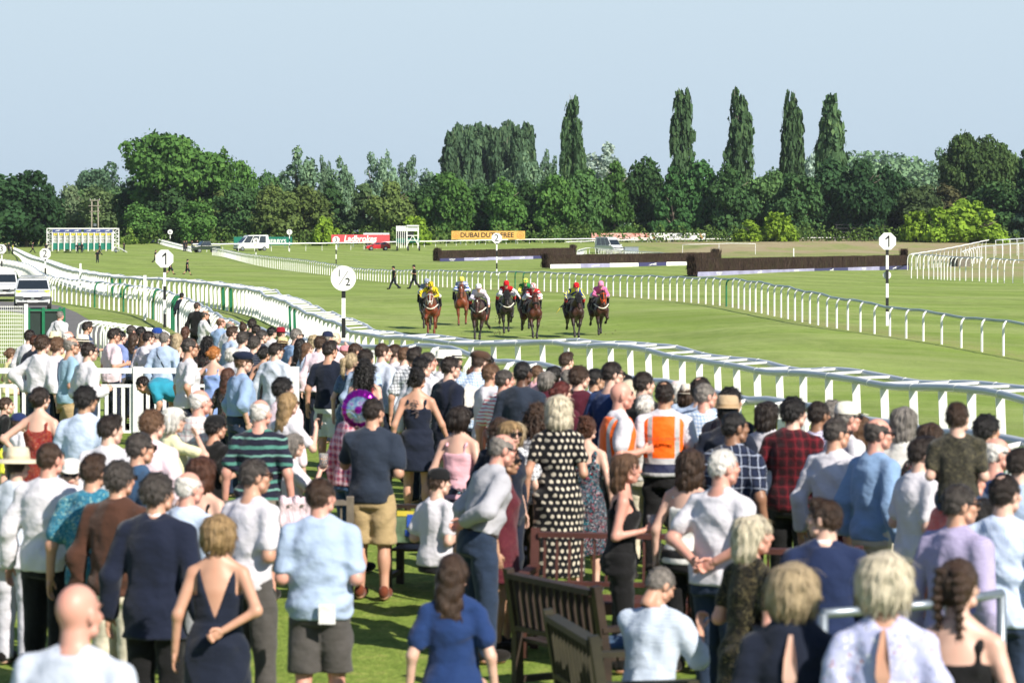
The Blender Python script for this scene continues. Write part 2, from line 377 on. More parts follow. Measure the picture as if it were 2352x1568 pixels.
# shared paints
WHITE = plain('white_paint', (0.80, 0.80, 0.79, 1), 0.4, var=0.06, vs=2)
TUBE = plain('grey_white_plastic', (0.50, 0.54, 0.58, 1), 0.32, var=0.08, vs=1.2)
TUBE_G = plain('green_grey_rail_plastic', (0.36, 0.44, 0.41, 1), 0.4, var=0.15, vs=0.8)  # far rail tube: green-grey base colour varied by noise
GREEN = plain('green_plastic', (0.015, 0.16, 0.075, 1), 0.4)
BLACK = plain('black_paint', (0.012, 0.012, 0.014, 1), 0.45)
DARKMETAL = plain('dark_metal', (0.03, 0.03, 0.032, 1), 0.5, 0.3)
GALV = plain('galvanised_steel', (0.30, 0.34, 0.38, 1), 0.42, 0.7, var=0.2)
def resample(pts, step):
    pts = [Vector(p) for p in pts]; out = [pts[0]]; acc = 0
    for a, b in zip(pts, pts[1:]):
        L = (b - a).length; t = step - acc
        while t <= L: out.append(a + (b - a) * (t / L)); t += step
        acc = L - (t - step)
    return out
def smooth_path(ks, n=8):
    out = []
    for i in range(len(ks) - 1):
        p0, p1, p2, p3 = ks[max(i - 1, 0)], ks[i], ks[i + 1], ks[min(i + 2, len(ks) - 1)]
        for j in range(n):
            t = j / n; out.append(0.5 * ((2 * p1) + (p2 - p0) * t + (2 * p0 - 5 * p1 + 4 * p2 - p3) * t * t + (3 * p1 - p0 - 3 * p2 + p3) * t ** 3))
    return out + [ks[-1]]
def normal_of(pts, i):
    d = pts[min(i + 1, len(pts) - 1)] - pts[max(i - 1, 0)]; d.z = 0; d.normalize(); return Vector((d.y, -d.x, 0))
def parts_capped(name, specs, mat, root, fn, cap=100, seen=None):
    """first `cap` (those seen largest) as parts, the rest as one part of kind stuff"""
    specs = sorted(specs, key=lambda s: s[0].y if seen is None else (not seen(s[0]), s[0].y))
    rest = MB()
    for i, s in enumerate(specs):
        mt = s[-1] if isinstance(s[-1], bpy.types.Material) else mat
        if i < cap:
            mb = MB(); fn(mb, s); mb.build(name, mt, root)
        else: fn(rest, s)
    if rest.v: tag(rest.build(name, mat, root), kind='stuff')
def inframe(p): return abs(p.x / p.y * F) < 1210
def even_path(tab, step, sig):
    """rail line through the surveyed points: gentle in plan, its height follows the survey"""
    ks = [P3(px, py, F * H / (py - HZ)) for px, py, H in tab][::-1]
    p = resample(smooth_path(ks, 6), 0.5); A = np.array([[q.x, q.y] for q in p]); n = int(sig * 3 / 0.5)
    ker = np.exp(-0.5 * (np.arange(-n, n + 1) * 0.5 / sig) ** 2); ker /= ker.sum()
    ext = np.concatenate([2 * A[0] - A[n:0:-1], A, 2 * A[-1] - A[-2:-n - 2:-1]]); B = np.stack([np.convolve(ext[:, i], ker, 'valid') for i in (0, 1)], 1)
    xs = np.array([t[0] for t in tab]); ys = np.array([t[1] for t in tab], float)
    kx = smooth_path([Vector((x, y, 0)) for x, y in zip(xs, ys)], 8); px = CX + B[:, 0] / B[:, 1] * F
    py = np.interp(px, [v.x for v in kx], [v.y for v in kx])
    return resample([Vector((b[0], b[1], CZ - (y - HZ) * b[1] / F)) for b, y in zip(B, py)], step)
# --- near running rail: two tubes joined by cross bars on plank posts
def near_rail():
    root = empty('running_rail', on(1176, 80)); tag(root, 'double white running rail with cross bars between the crowd and the horses', 'rail')
    inv = Matrix.Translation(-Vector(root.location))
    path = even_path(NEAR_RAIL, 0.7, 5.0); random.seed(3)
    for i, p in enumerate(path): p.z += 0.022 * math.sin(i * 0.62) + 0.008 * math.sin(i * 1.27)
    nrm = [normal_of(path, i) for i in range(len(path))]
    side = [-n if n.x < 0 else n for n in nrm]
    far = [p + s * 0.72 + Vector((0, 0, 0.04 + 0.018 * math.sin(i * 0.8 + 1))) for i, (p, s) in enumerate(zip(path, side))]
    for pts in (path, far):
        mb = MB(); mb.tube([inv @ p for p in pts], 0.068, 8)
        for i in range(2, len(pts) - 1, 3):
            d = (pts[i + 1] - pts[i]).normalized(); mb.tube([inv @ (pts[i] - d * 0.02), inv @ (pts[i] + d * 0.02)], 0.074, 8, 1)
        mb.build('rail_tube', [TUBE, WHITE], root, True)
    posts = []; bars = []
    step = 2
    for i in range(1, len(path) - 1, step):
        d = (path[i + 1] - path[i - 1]); d.z = 0; d.normalize()
        mt = GREEN if path[i].y > 95 and (i // step) % 23 in (7, 9) else WHITE
        posts.append((path[i] - Vector((0, 0, 0.06)), d, side[i], mt)); bars.append((path[i], far[i]))
    def mkpost(mb, s):
        p = s[0]; lean = Vector((0.05, 0, 0)) * (1 if (int(p.y * 7) % 3) else 0.3)
        b = Vector((p.x, p.y, gz(p.x, p.y) - 0.08)) + lean; w = s[2] * 0.07
        mb.bar(inv @ b, inv @ p, 0.15, 0.05, up=s[1] if abs(s[1].x) > 2 else (0, -1, 0))
    def mkbar(mb, s): mb.bar(inv @ (s[0] + Vector((0, 0, 0.045))), inv @ (s[1] + Vector((0, 0, 0.03))), 0.11, 0.04)
    parts_capped('post', posts, WHITE, root, mkpost, 100, inframe); parts_capped('cross_bar', bars, WHITE, root, mkbar, 100, inframe)
near_rail()
def swan_rail(name, label, top, step, h, over, r, tubemat, pr=0.035, sgn=1, green=(), dstep=0.8, cat='rail', group=None, cap=100, wob=0.03):
    """tube carried by posts that curve over at the top"""
    path = resample(smooth_path(top, 6), dstep); root = empty(name, (path[0].x, path[0].y, gz(path[0].x, path[0].y))); tag(root, label, cat, group)
    inv = Matrix.Translation(-Vector(root.location))
    for i, p in enumerate(path): p.z += wob * math.sin(i * 0.9 * dstep) + wob * 0.5 * math.sin(i * 2.1)
    side = [normal_of(path, i) * sgn for i in range(len(path))]
    mb = MB(); mb.tube([inv @ p for p in path], r, 8); mb.build('rail_tube', tubemat, root, True)
    k = max(1, round(step / dstep)); posts = []
    for n, i in enumerate(range(0, len(path), k)): posts.append((path[i], side[i], GREEN if n in green else WHITE))
    def mk(mb, s):
        p, n = s[0], s[1]; b = p - n * over; g = gz(b.x, b.y) - 0.05; hh = max(p.z - g, 0.4)
        pts = [Vector((b.x, b.y, g)), Vector((b.x, b.y, g + hh * (0.62 if over > 0.2 else 0.8))), b + Vector((0, 0, -hh * (0.16 if over > 0.2 else .09))) + n * over * 0.12, b + Vector((0, 0, -hh * 0.03)) + n * over * 0.45, p + Vector((0, 0, -0.01))]
        mb.tube([inv @ q for q in pts], pr, 6)
    parts_capped('post', posts, WHITE, root, mk, cap, inframe)
    return root
ks = even_path(CROWD_RAIL, 1.0, 3.0)
swan_rail('crowd_rail', 'grey tube rail on curved white posts between crowd and running rail', ks, 1.6, 1.25, 0.3, 0.06, TUBE, 0.05, 1, green=(57, 58, 66, 74, 80), dstep=0.8)
ks = [P3(px, yt + 3, D) for px, yt, yb, D in FAR_RAIL][::-1]
swan_rail('running_rail', 'single running rail on curved posts along the far side of the track', ks, 1.7, 1.2, 0.17, 0.055, TUBE_G, 0.045, 1, green=(31, 61, 62), dstep=0.85, cap=100)
# ---------------- cloth, skin and hair ----------------
def cloth(spec):
    if spec in MATS: return MATS[spec]
    p = spec.split(':'); kind = p[0]; m, t, b = nodes_of('cloth_' + spec.replace('#', '')[:40])
    C = [lin(x) for x in p[1:] if x.startswith('#')]; nums = [float(x) for x in p[1:] if not x.startswith('#')]
    tc = N(t, 'ShaderNodeTexCoord').outputs['Object']; sp = N(t, 'ShaderNodeSeparateXYZ'); t.links.new(tc, sp.inputs[0])
    X, Y, Z = sp.outputs; wob = math_(t, 'MULTIPLY', math_(t, 'SUBTRACT', noise_(t, tc, 7, 3), 0.5), 0.05)
    u = math_(t, 'ADD', math_(t, 'ADD', X, math_(t, 'MULTIPLY', Y, 0.8)), wob); v = math_(t, 'ADD', Z, wob)
    def band(x, period, duty, ph=0.0): return math_(t, 'LESS_THAN', math_(t, 'FRACT', math_(t, 'ADD', math_(t, 'DIVIDE', x, period), ph)), duty)
    c = C[0]; rg = 0.85
    if kind == 'plaid':
        s = nums[0] if nums else 0.09
        a = band(u, s, 0.42); d = band(v, s, 0.42)
        c = mix_(t, math_(t, 'MULTIPLY', a, 0.55), C[0], C[1]); c = mix_(t, math_(t, 'MULTIPLY', d, 0.55), c, C[1])
        c = mix_(t, math_(t, 'MULTIPLY', band(u, s, 0.09, 0.3), 0.8), c, C[2]); c = mix_(t, math_(t, 'MULTIPLY', band(v, s, 0.09, 0.3), 0.8), c, C[2])
    elif kind == 'check':
        s = nums[0] if nums else 0.03; w_ = nums[1] if len(nums) > 1 else 0.25
        c = mix_(t, math_(t, 'MULTIPLY', band(u, s, w_), 0.6), C[0], C[1]); c = mix_(t, math_(t, 'MULTIPLY', band(v, s, w_), 0.6), c, C[1])
    elif kind == 'hstripe':
        s = nums[0]; c = mix_(t, band(v, s, nums[1] if len(nums) > 1 else 0.5), C[0], C[1])
        if len(C) > 2: c = mix_(t, band(v, s, 0.12, 0.45), c, C[2])
    elif kind == 'vstripe': c = mix_(t, band(u, nums[0], nums[1] if len(nums) > 1 else 0.5), C[0], C[1])
    elif kind == 'dots':
        U, V2 = math_(t, 'MULTIPLY', u, nums[0]), math_(t, 'MULTIPLY', v, nums[0]); row = math_(t, 'FLOOR', V2); U = math_(t, 'ADD', U, math_(t, 'MULTIPLY', math_(t, 'MODULO', row, 2.0), 0.5))
        fu, fv = math_(t, 'SUBTRACT', math_(t, 'FRACT', U), 0.5), math_(t, 'SUBTRACT', math_(t, 'FRACT', V2), 0.5)
        c = mix_(t, math_(t, 'LESS_THAN', math_(t, 'ADD', math_(t, 'MULTIPLY', fu, fu), math_(t, 'MULTIPLY', fv, fv)), nums[1] ** 2), C[0], C[1])
    elif kind == 'floral':
        vo = N(t, 'ShaderNodeTexVoronoi'); vo.inputs['Scale'].default_value = nums[0]; vo.inputs['Randomness'].default_value = 0.15 if kind == 'dots' else 1.0
        if kind == 'floral':
            dd = N(t, 'ShaderNodeVectorMath', operation='ADD'); t.links.new(tc, dd.inputs[0]); t.links.new(noise_(t, tc, nums[0] * 1.6, 2, out=1), dd.inputs[1]); t.links.new(dd.outputs[0], vo.inputs['Vector'])
        else: t.links.new(tc, vo.inputs['Vector'])
        r_ = nums[1] if len(nums) > 1 else 0.3
        f = math_(t, 'LESS_THAN', vo.outputs['Distance'], r_)
        if kind == 'dots': c = mix_(t, f, C[0], C[1])
        else:
            sc_ = N(t, 'ShaderNodeSeparateColor'); t.links.new(vo.outputs['Color'], sc_.inputs[0])
            fl = ramp_(t, sc_.outputs[0], [(i / (len(C) - 1), cc) for i, cc in enumerate(C[1:])]); fl.node.color_ramp.interpolation = 'CONSTANT'
            c = mix_(t, f, C[0], fl)
    elif kind == 'tweed':
        c = mix_(t, mapr(t, noise_(t, tc, 110, 2, 0.8), 0.42, 0.58, 0, 1), C[0], C[1])
    elif kind == 'hivis':
        ax = math_(t, 'ABSOLUTE', X)
        vs_ = math_(t, 'MULTIPLY', math_(t, 'GREATER_THAN', ax, 0.105), math_(t, 'LESS_THAN', ax, 0.15))
        hs = math_(t, 'MULTIPLY', math_(t, 'GREATER_THAN', Z, 1.06), math_(t, 'LESS_THAN', Z, 1.115))
        hs2 = math_(t, 'MULTIPLY', math_(t, 'GREATER_THAN', Z, 0.93), math_(t, 'LESS_THAN', Z, 0.98))
        vs_ = math_(t, 'MULTIPLY', vs_, math_(t, 'GREATER_THAN', Z, 1.06))
        c = mix_(t, math_(t, 'LESS_THAN', Z, 1.06), C[0], C[1]); c = mix_(t, math_(t, 'MAXIMUM', vs_, math_(t, 'MAXIMUM', hs, hs2)), c, (0.42, 0.43, 0.44, 1)); rg = 0.6
    var = mapr(t, noise_(t, tc, 5, 4, 0.6), 0.3, 0.7, 0.93, 1.05)
    t.links.new(mix_(t, 1.0, c, var, 'MULTIPLY'), b.inputs['Base Color']); b.inputs['Roughness'].default_value = rg
    b.inputs['Specular IOR Level'].default_value = 0.2; b.inputs['Sheen Weight'].default_value = 0.15
    bn = N(t, 'ShaderNodeBump'); bn.inputs['Strength'].default_value = 0.8; bn.inputs['Distance'].default_value = 0.03
    hgt = math_(t, 'ADD', noise_(t, scaled(t, tc, (1, 1, 1.25)), 8, 2, 0.45), math_(t, 'MULTIPLY', noise_(t, tc, 260, 2), 0.05))
    t.links.new(hgt, bn.inputs['Height']); t.links.new(bn.outputs[0], b.inputs['Normal'])
    MATS[spec] = m; return m
def skin(c):
    k = 'skin' + c
    if k in MATS: return MATS[k]
    tone = {'fair': (0.62, 0.40, 0.315, 1), 'pink': (0.60, 0.315, 0.245, 1), 'tan': (0.52, 0.295, 0.205, 1), 'olive': (0.40, 0.235, 0.15, 1), 'brown': (0.12, 0.06, 0.038, 1), 'mid': (0.26, 0.14, 0.085, 1)}[c]
    m, t, b = nodes_of(k); tc = N(t, 'ShaderNodeTexCoord').outputs['Object']
    c1 = mix_(t, mapr(t, noise_(t, tc, 9, 4), 0.35, 0.7, 0, 0.55), tone, (tone[0] * 0.95, tone[1] * 0.78, tone[2] * 0.74, 1))
    t.links.new(c1, b.inputs['Base Color']); b.inputs['Roughness'].default_value = 0.46; b.inputs['Specular IOR Level'].default_value = 0.4
    bn = N(t, 'ShaderNodeBump'); bn.inputs['Strength'].default_value = 0.15; t.links.new(noise_(t, tc, 90, 3), bn.inputs['Height']); t.links.new(bn.outputs[0], b.inputs['Normal'])
    MATS[k] = m; return m
HAIRC = {'dark': '#241a14', 'black': '#14100f', 'brown': '#3a281b', 'lbrown': '#5f4531', 'red': '#54201a', 'ginger': '#a0642f', 'blond': '#a89576', 'plat': '#cdc2aa', 'gold': '#957a55', 'grey': '#77716b', 'dgrey': '#3f3935', 'white': '#d0ccc6', 'auburn': '#4a2b1c'}
def hairm(c):
    k = 'hair' + c
    if k in MATS: return MATS[k]
    m, t, b = nodes_of(k); tc = N(t, 'ShaderNodeTexCoord').outputs['Object']; base = lin(HAIRC[c])
    st = noise_(t, scaled(t, tc, (1, 1, 0.10)), 110, 5, 0.75); cl = noise_(t, scaled(t, tc, (1, 1, 0.5)), 16, 3)
    f = mapr(t, math_(t, 'ADD', math_(t, 'MULTIPLY', st, 0.6), math_(t, 'MULTIPLY', cl, 0.4)), 0.32, 0.68, 0.35, 1.7)
    t.links.new(mix_(t, 1.0, base, f, 'MULTIPLY'), b.inputs['Base Color']); b.inputs['Roughness'].default_value = 0.4; b.inputs['Specular IOR Level'].default_value = 0.45
    bn = N(t, 'ShaderNodeBump'); bn.inputs['Strength'].default_value = 0.9; bn.inputs['Distance'].default_value = 0.012; t.links.new(st, bn.inputs['Height']); t.links.new(bn.outputs[0], b.inputs['Normal'])
    MATS[k] = m; return m
LIPS = plain('lips', (0.36, 0.13, 0.11, 1), 0.4); EYED = plain('eye_dark', (0.03, 0.022, 0.02, 1), 0.2); LENS = plain('dark_lens', (0.012, 0.012, 0.014, 1), 0.08, coat=0.5)
EYEW = plain('eye_white', (0.7, 0.68, 0.65, 1), 0.25)

# ---------------- head, hand, hair and hat templates ----------------
def head_fn(fem):
    j = 0.92 if fem else 1.0
    pr = [('e', (0, -0.012, 0.022), (0.074, 0.096, 0.093)), ('e', (0, 0.028, -0.035), (0.060 * j, 0.066, 0.080)), ('e', (0, 0.062, -0.088), (0.030 * j, 0.026, 0.024)),
          ('c', (0, 0.092, 0.022), (0, 0.107, -0.014), 0.010, 0.015), ('e', (0, 0.082, 0.032), (0.055, 0.016, 0.011)), ('c', (-0.052, 0.03, -0.07), (0.052, 0.03, -0.07), 0.022, 0.022),
          ('e', (0, 0.09, -0.052), (0.026, 0.012, 0.012)), ('e', (0.045, 0.062, -0.02), (0.024, 0.022, 0.022)), ('e', (-0.045, 0.062, -0.02), (0.024, 0.022, 0.022)),
          ('c', (0, -0.022, -0.03), (0, -0.03, -0.15), 0.052 * j, 0.054 * j)]
    ears = [('e', (sx * 0.077, -0.008, -0.008), (0.012, 0.022, 0.034)) for sx in (1, -1)]
    eyes = [('e', (sx * 0.031, 0.098, 0.012), (0.017, 0.017, 0.011)) for sx in (1, -1)]
    def f(P):
        d = union(P, pr, 0.018); d = smin(d, union(P, ears, 0.002), 0.008)
        e = union(P, eyes, 0.002); return np.maximum(d, -e + 0.0)
    return f
TPL = {}
def head_tpl(fem, lod):
    k = ('head', fem, lod)
    if k not in TPL:
        V, Q = surfnet(head_fn(fem), (-0.10, -0.12, -0.17), (0.10, 0.14, 0.125), 0.0075 if lod == 0 else 0.015)
        c = V[Q].mean(1); mi = np.zeros(len(Q), np.int32)
        mi[(c[:, 1] > 0.088) & (abs(c[:, 2] + 0.052) < 0.009) & (abs(c[:, 0]) < 0.024)] = 1
        mi[(c[:, 1] > 0.068) & (abs(c[:, 2] - 0.012) < 0.0085) & (abs(abs(c[:, 0]) - 0.031) < 0.014)] = 2
        mi[(c[:, 1] > 0.07) & (abs(c[:, 2] - 0.036) < 0.006) & (abs(abs(c[:, 0]) - 0.034) < 0.02)] = 2
        TPL[k] = (V, Q, mi)
    return TPL[k]
def hand_tpl(grip, lod):
    """right hand hanging: wrist at the origin, fingers down -z, thumb forward +y, palm to -x"""
    k = ('hand', grip, lod)
    if k not in TPL:
        pr = [('e', (0, 0.0, -0.05), (0.019, 0.042, 0.052)), ('c', (0, 0, 0.02), (0, 0, -0.02), 0.027, 0.026)]
        for y, L in ((0.031, 0.072), (0.011, 0.082), (-0.010, 0.076), (-0.030, 0.060)):
            a = np.array((0, y, -0.088)); c1 = 0.35 if not grip else 1.15
            b = a + L * 0.45 * np.array((-math.sin(c1 * 0.5), 0, -math.cos(c1 * 0.5))); c_ = b + L * 0.32 * np.array((-math.sin(c1 * 1.3), 0, -math.cos(c1 * 1.3))); d_ = c_ + L * 0.25 * np.array((-math.sin(c1 * 2), 0, -math.cos(c1 * 2)))
            pr += [('c', a, b, 0.0095, 0.009), ('c', b, c_, 0.009, 0.0082), ('c', c_, d_, 0.0082, 0.007)]
        pr += [('c', (-0.005, 0.03, -0.025), (-0.016, 0.052, -0.06), 0.015, 0.011), ('c', (-0.016, 0.052, -0.06), (-0.03 if not grip else -0.045, 0.05, -0.088), 0.011, 0.008)]
        TPL[k] = surfnet(lambda P: union(P, pr, 0.006), (-0.09, -0.06, -0.19), (0.04, 0.08, 0.05), 0.006 if lod == 0 else 0.011)
    return TPL[k]
def hair_tpl(st):
    k = ('hair', st)
    if k in TPL: return TPL[k]
    rs = np.random.RandomState(hash_str(st) % 9999)
    def shell(g): return lambda P: union(P, [('e', (0, -0.014, 0.024), (0.075 + g, 0.097 + g, 0.094 + g)), ('e', (0, -0.03, -0.03), (0.06 + g, 0.062 + g, 0.07 + g * 0.6))], 0.03)
    def hairline(P, back=-0.085, front=0.066, side=0.0):
        zc = np.interp(P[:, 1], [-0.09, -0.045, -0.025, 0.02, 0.045, 0.075, 0.10], [back, back + 0.01, -0.03, -0.012 + side, 0.03, front, front + 0.01]).astype(np.float32)
        return (zc - P[:, 2]) * 0.75
    lum = lambda P, a, s: a * (np.sin(s * P[:, 0] + 1.3 * np.sin(s * P[:, 2])) * np.sin(s * P[:, 1] + 0.7) + 0.6 * np.sin(s * 1.7 * P[:, 2] + 2 * np.sin(s * P[:, 0])))
    lo, hi, h = [-0.13, -0.15, -0.14], [0.13, 0.13, 0.165], 0.009
    if st in ('short', 'crop', 'thick', 'quiff', 'reced', 'crown', 'fringe'):
        g = {'short': 0.008, 'crop': 0.005, 'thick': 0.016, 'quiff': 0.009, 'reced': 0.007, 'crown': 0.008, 'fringe': 0.006}[st]; s0 = shell(g)
        def fn(P):
            d = s0(P)
            if st == 'quiff': d = smin(d, d_ell(P, (0, 0.045, 0.105), (0.055, 0.05, 0.032)), 0.03)
            d = np.maximum(d + lum(P, 0.003 if st != 'thick' else 0.0045, 85), hairline(P, -0.055 if st != 'thick' else -0.07, 0.095 if st == 'reced' else 0.066))
            if st == 'reced': d = np.maximum(d, -d_ell(P, (0, 0.085, 0.11), (0.055, 0.085, 0.06)))
            if st == 'crown': d = np.maximum(d, -d_ell(P, (0, -0.06, 0.12), (0.036, 0.04, 0.04)))
            if st == 'fringe': d = np.maximum(d, -d_ell(P, (0, 0.015, 0.13), (0.085, 0.125, 0.105)))
            return d
        if st == 'crop' or st == 'fringe': h = 0.0075
    else:
        s0 = shell(0.014); lo[2] = {'bob': -0.16, 'lbob': -0.21, 'long': -0.40, 'wavy': -0.34, 'curly': -0.33, 'mid': -0.24}.get(st, -0.2 if st in ('bun', 'upd') else -0.3); lo[1] = -0.22; lo[0] = -0.17; hi[0] = 0.17
        if st in ('long', 'wavy', 'curly'): h = 0.0105
        def fn(P):
            d = s0(P)
            front = np.interp(P[:, 2], [-0.4, -0.06, 0.02, 0.06, 0.09], [-0.01, 0.0, 0.035, 0.07, 0.11]).astype(np.float32)
            fr = (P[:, 1] - front) * 0.8
            if st in ('bob', 'lbob', 'mid'):
                zb = {'bob': -0.115, 'lbob': -0.165, 'mid': -0.2}[st]; gw = 0.014
                d = smin(d, d_loft(P, [(zb, 0, -0.035, 0.084, 0.075), (zb + 0.05, 0, -0.04, 0.112, 0.10), (-0.01, 0, -0.025, 0.116, 0.118), (0.06, 0, -0.02, 0.108, 0.116), (0.105, 0, -0.018, 0.078, 0.09)]), 0.02)
                d = np.maximum(d + lum(P, 0.0035, 42) + 0.0025 * np.sin(np.arctan2(P[:, 0], -P[:, 1] - 0.02) * 17 + 8 * P[:, 2]), fr)
            elif st in ('long', 'wavy', 'curly'):
                zb = {'long': -0.37, 'wavy': -0.30, 'curly': -0.28}[st]; w_ = 0.13 if st == 'curly' else 0.10
                d = smin(d, d_loft(P, [(zb, 0, -0.085, w_ * 0.72, 0.035), (zb + 0.1, 0, -0.088, w_, 0.05), (-0.08, 0, -0.055, w_, 0.075), (0.03, 0, -0.02, 0.094 + (w_ - 0.1), 0.10)]), 0.03)
                a, f_ = {'long': (0.003, 40), 'wavy': (0.007, 55), 'curly': (0.012, 95)}[st]
                d = np.maximum(d + lum(P, a, f_), fr)
            else:
                d = np.maximum(d + lum(P, 0.0025, 70), hairline(P, -0.095, 0.066, -0.01))
                if st == 'bun': d = smin(d, d_ell(P, (0, -0.125, 0.01), (0.042, 0.036, 0.042)) + lum(P, 0.003, 120), 0.01)
                if st == 'topbun': d = smin(d, d_ell(P, (0, -0.07, 0.135), (0.042, 0.042, 0.035)) + lum(P, 0.003, 120), 0.01)
                if st == 'upd': d = smin(d, union(P, [('e', (0.02, -0.11, 0.04), (0.06, 0.05, 0.055)), ('e', (-0.02, -0.10, -0.03), (0.055, 0.05, 0.05)), ('e', (0.0, -0.05, 0.10), (0.06, 0.07, 0.04))], 0.02) + lum(P, 0.009, 110), 0.02)
                if st == 'pony': d = smin(d, union(P, [('c', (0, -0.105, 0.05), (0, -0.15, 0.02), 0.022, 0.032), ('c', (0, -0.15, 0.02), (0.0, -0.145, -0.13), 0.032, 0.028), ('c', (0, -0.145, -0.13), (0.01, -0.13, -0.24), 0.028, 0.008)], 0.02) + lum(P, 0.003, 60), 0.015)
                if st == 'braids':
                    zz = P[:, 2]; bl = 0.006 * np.sin(zz * 150)
                    d = smin(d, union(P, [('c', (sx * 0.04, -0.10, 0.07), (sx * 0.055, -0.105, -0.06), 0.026, 0.024) for sx in (1, -1)] + [('c', (sx * 0.055, -0.105, -0.06), (sx * 0.05, -0.085, -0.22), 0.024, 0.014) for sx in (1, -1)], 0.006) + bl, 0.008)
            return d
    V, Q = surfnet(fn, lo, hi, h)
    # loose strands lying over the surface break up the outline
    e = 0.004; g0 = np.stack([fn((V + np.eye(3)[i] * e).astype(np.float32)) - fn((V - np.eye(3)[i] * e).astype(np.float32)) for i in range(3)], 1); g0 /= np.linalg.norm(g0, axis=1)[:, None] + 1e-6
    ok = np.nonzero((g0[:, 2] > -0.5) & (V[:, 1] < 0.085))[0]; n = 400 if st in ('crop', 'fringe', 'braids') else 1000
    ix = rs.choice(ok, n); p = V[ix]; nn = g0[ix]; longs = st in ('bob', 'lbob', 'long', 'mid', 'wavy', 'curly', 'pony', 'braids')
    d = (p - np.array((0, -0.045, 0.125))) * 8 + np.array((0, -0.1, -1.0 if longs else -0.35)); d += rs.normal(size=(n, 3)) * (1.2 if st == 'curly' else 0.6 if st in ('thick', 'wavy', 'upd') else 0.25)
    d -= nn * (d * nn).sum(1)[:, None]; d /= np.linalg.norm(d, axis=1)[:, None] + 1e-6; sd_ = np.cross(nn, d)
    L = (0.020 + 0.022 * rs.rand(n)) * (2.2 if longs and st != 'braids' else 1.0 if st in ('thick', 'upd', 'bun') else 0.7); wv = 0.0028; nl = np.where(p[:, 2] < -0.02, 0.35, 1.0) if not longs else np.ones(n); VS, QS = [V], [Q]; rows = []
    for f, lift, w_ in ((0, 0.0005, 0.7), (0.4, 0.0032, 1.0), (0.75, 0.0036, 0.7), (1.0, 0.002 if longs else 0.0055, 0.12)):
        c_ = p + d * (L * f)[:, None] + nn * (lift * nl * (0.5 + rs.rand(n)))[:, None] - nn * ((L * f) ** 2 * 3.5)[:, None]; rows += [c_ - sd_ * wv * w_, c_ + sd_ * wv * w_]
    SV = np.stack(rows, 1).reshape(-1, 3); b8 = np.arange(n)[:, None] * 8 + len(V); SQ = np.concatenate([b8 + np.array(((0, 1, 3, 2), (2, 3, 5, 4), (4, 5, 7, 6))[i]) for i in range(3)])
    me = mesh_np('hair', np.concatenate([V, SV]), np.concatenate([Q, SQ])); TPL[k] = me; return me
def hat_tpl(kind):
    k = ('hat', kind)
    if k in TPL: return TPL[k]
    mb = MB()
    def sy(f=1.16): mb.v = [(x, y * f - 0.012, z) for x, y, z in mb.v]
    if kind in ('panama', 'trilby', 'straw'):
        br = {'panama': 0.152, 'trilby': 0.125, 'straw': 0.20}[kind]; dr = 0.03 if kind == 'straw' else 0.008
        mb.lathe([(0.096, 0.045), (br * 0.8, 0.040), (br, 0.05 - dr), (br, 0.056 - dr), (br * 0.8, 0.048), (0.097, 0.055)], 24, 0)
        mb.lathe([(0.0985, 0.052), (0.0985, 0.078)], 24, 1)
        mb.lathe([(0.096, 0.05), (0.094, 0.1), (0.084, 0.142), (0.066, 0.156), (0.03, 0.146), (0.0, 0.142)], 24, 0); sy()
    elif kind in ('cap', 'flatcap'):
        r = 0.094; top = 0.135 if kind == 'cap' else 0.125
        mb.lathe([(r, 0.035), (r * 1.01, 0.06), (r * 0.93, 0.1), (r * 0.7, top - 0.008), (r * 0.3, top + 0.002), (0, top + 0.005)] if kind == 'cap' else [(r, 0.04), (r * 1.2, 0.068), (r * 1.18, 0.098), (r * 0.85, top + .004), (0.0, top + 0.014)], 22, 0); sy()
        L = 0.075 if kind == 'cap' else 0.045; top_ = []; bot = []
        for i in range(9):
            a = math.pi * (i / 8 * 0.8 + 0.1); x = -math.cos(a) * 0.085; y = 0.06 + math.sin(a) * (0.045 + L); z = 0.045 - math.sin(a) * 0.018
            top_.append((x, y, z + 0.006)); bot.append((x, y, z))
        n = 9; V = top_ + bot + [(x, 0.05, 0.05) for x, y, z in top_] + [(x, 0.05, 0.044) for x, y, z in bot]; Fs = []
        for i in range(n - 1): Fs += [(i, i + 1, 2 * n + i + 1, 2 * n + i), (n + i + 1, n + i, 3 * n + i, 3 * n + i + 1), (i + 1, i, n + i, n + i + 1)]
        mb.add(V, Fs)
    elif kind == 'helmet':
        mb.lathe([(0.098, -0.02), (0.108, 0.03), (0.106, 0.08), (0.088, 0.125), (0.05, 0.15), (0.0, 0.157)], 22, 0); mb.lathe([(0.104, -0.02), (0.114, -0.005), (0.111, 0.015)], 22, 1); sy(1.14)
        pk = [(-math.cos(math.pi * i / 8) * 0.09, 0.06 + math.sin(math.pi * i / 8) * 0.1, 0.012) for i in range(9)]
        mb.add(pk + [(x, y, z + 0.008) for x, y, z in pk], [tuple(range(9))[::-1], tuple(range(9, 18))] + [(i, i + 1, i + 10, i + 9) for i in range(8)])
    me = mesh_np('hat', mb.v, mb.f, mb.m, True); TPL[k] = me; return me
def glasses_tpl():
    if 'gl' not in TPL:
        mb = MB()
        for s in (1, -1):
            mb.box((s * 0.034, 0.108, 0.012), (0.052, 0.008, 0.036), -s * 0.2, 0, 1.05); mb.bar((s * 0.06, 0.102, 0.02), (s * 0.082, -0.005, 0.016), 0.005, 0.009, 0)
        mb.bar((-0.012, 0.113, 0.02), (0.012, 0.113, 0.02), 0.006, 0.006)
        TPL['gl'] = mesh_np('sunglasses', mb.v, mb.f, mb.m, False); TPL['gl'].materials.append(LENS)
    return TPL['gl']

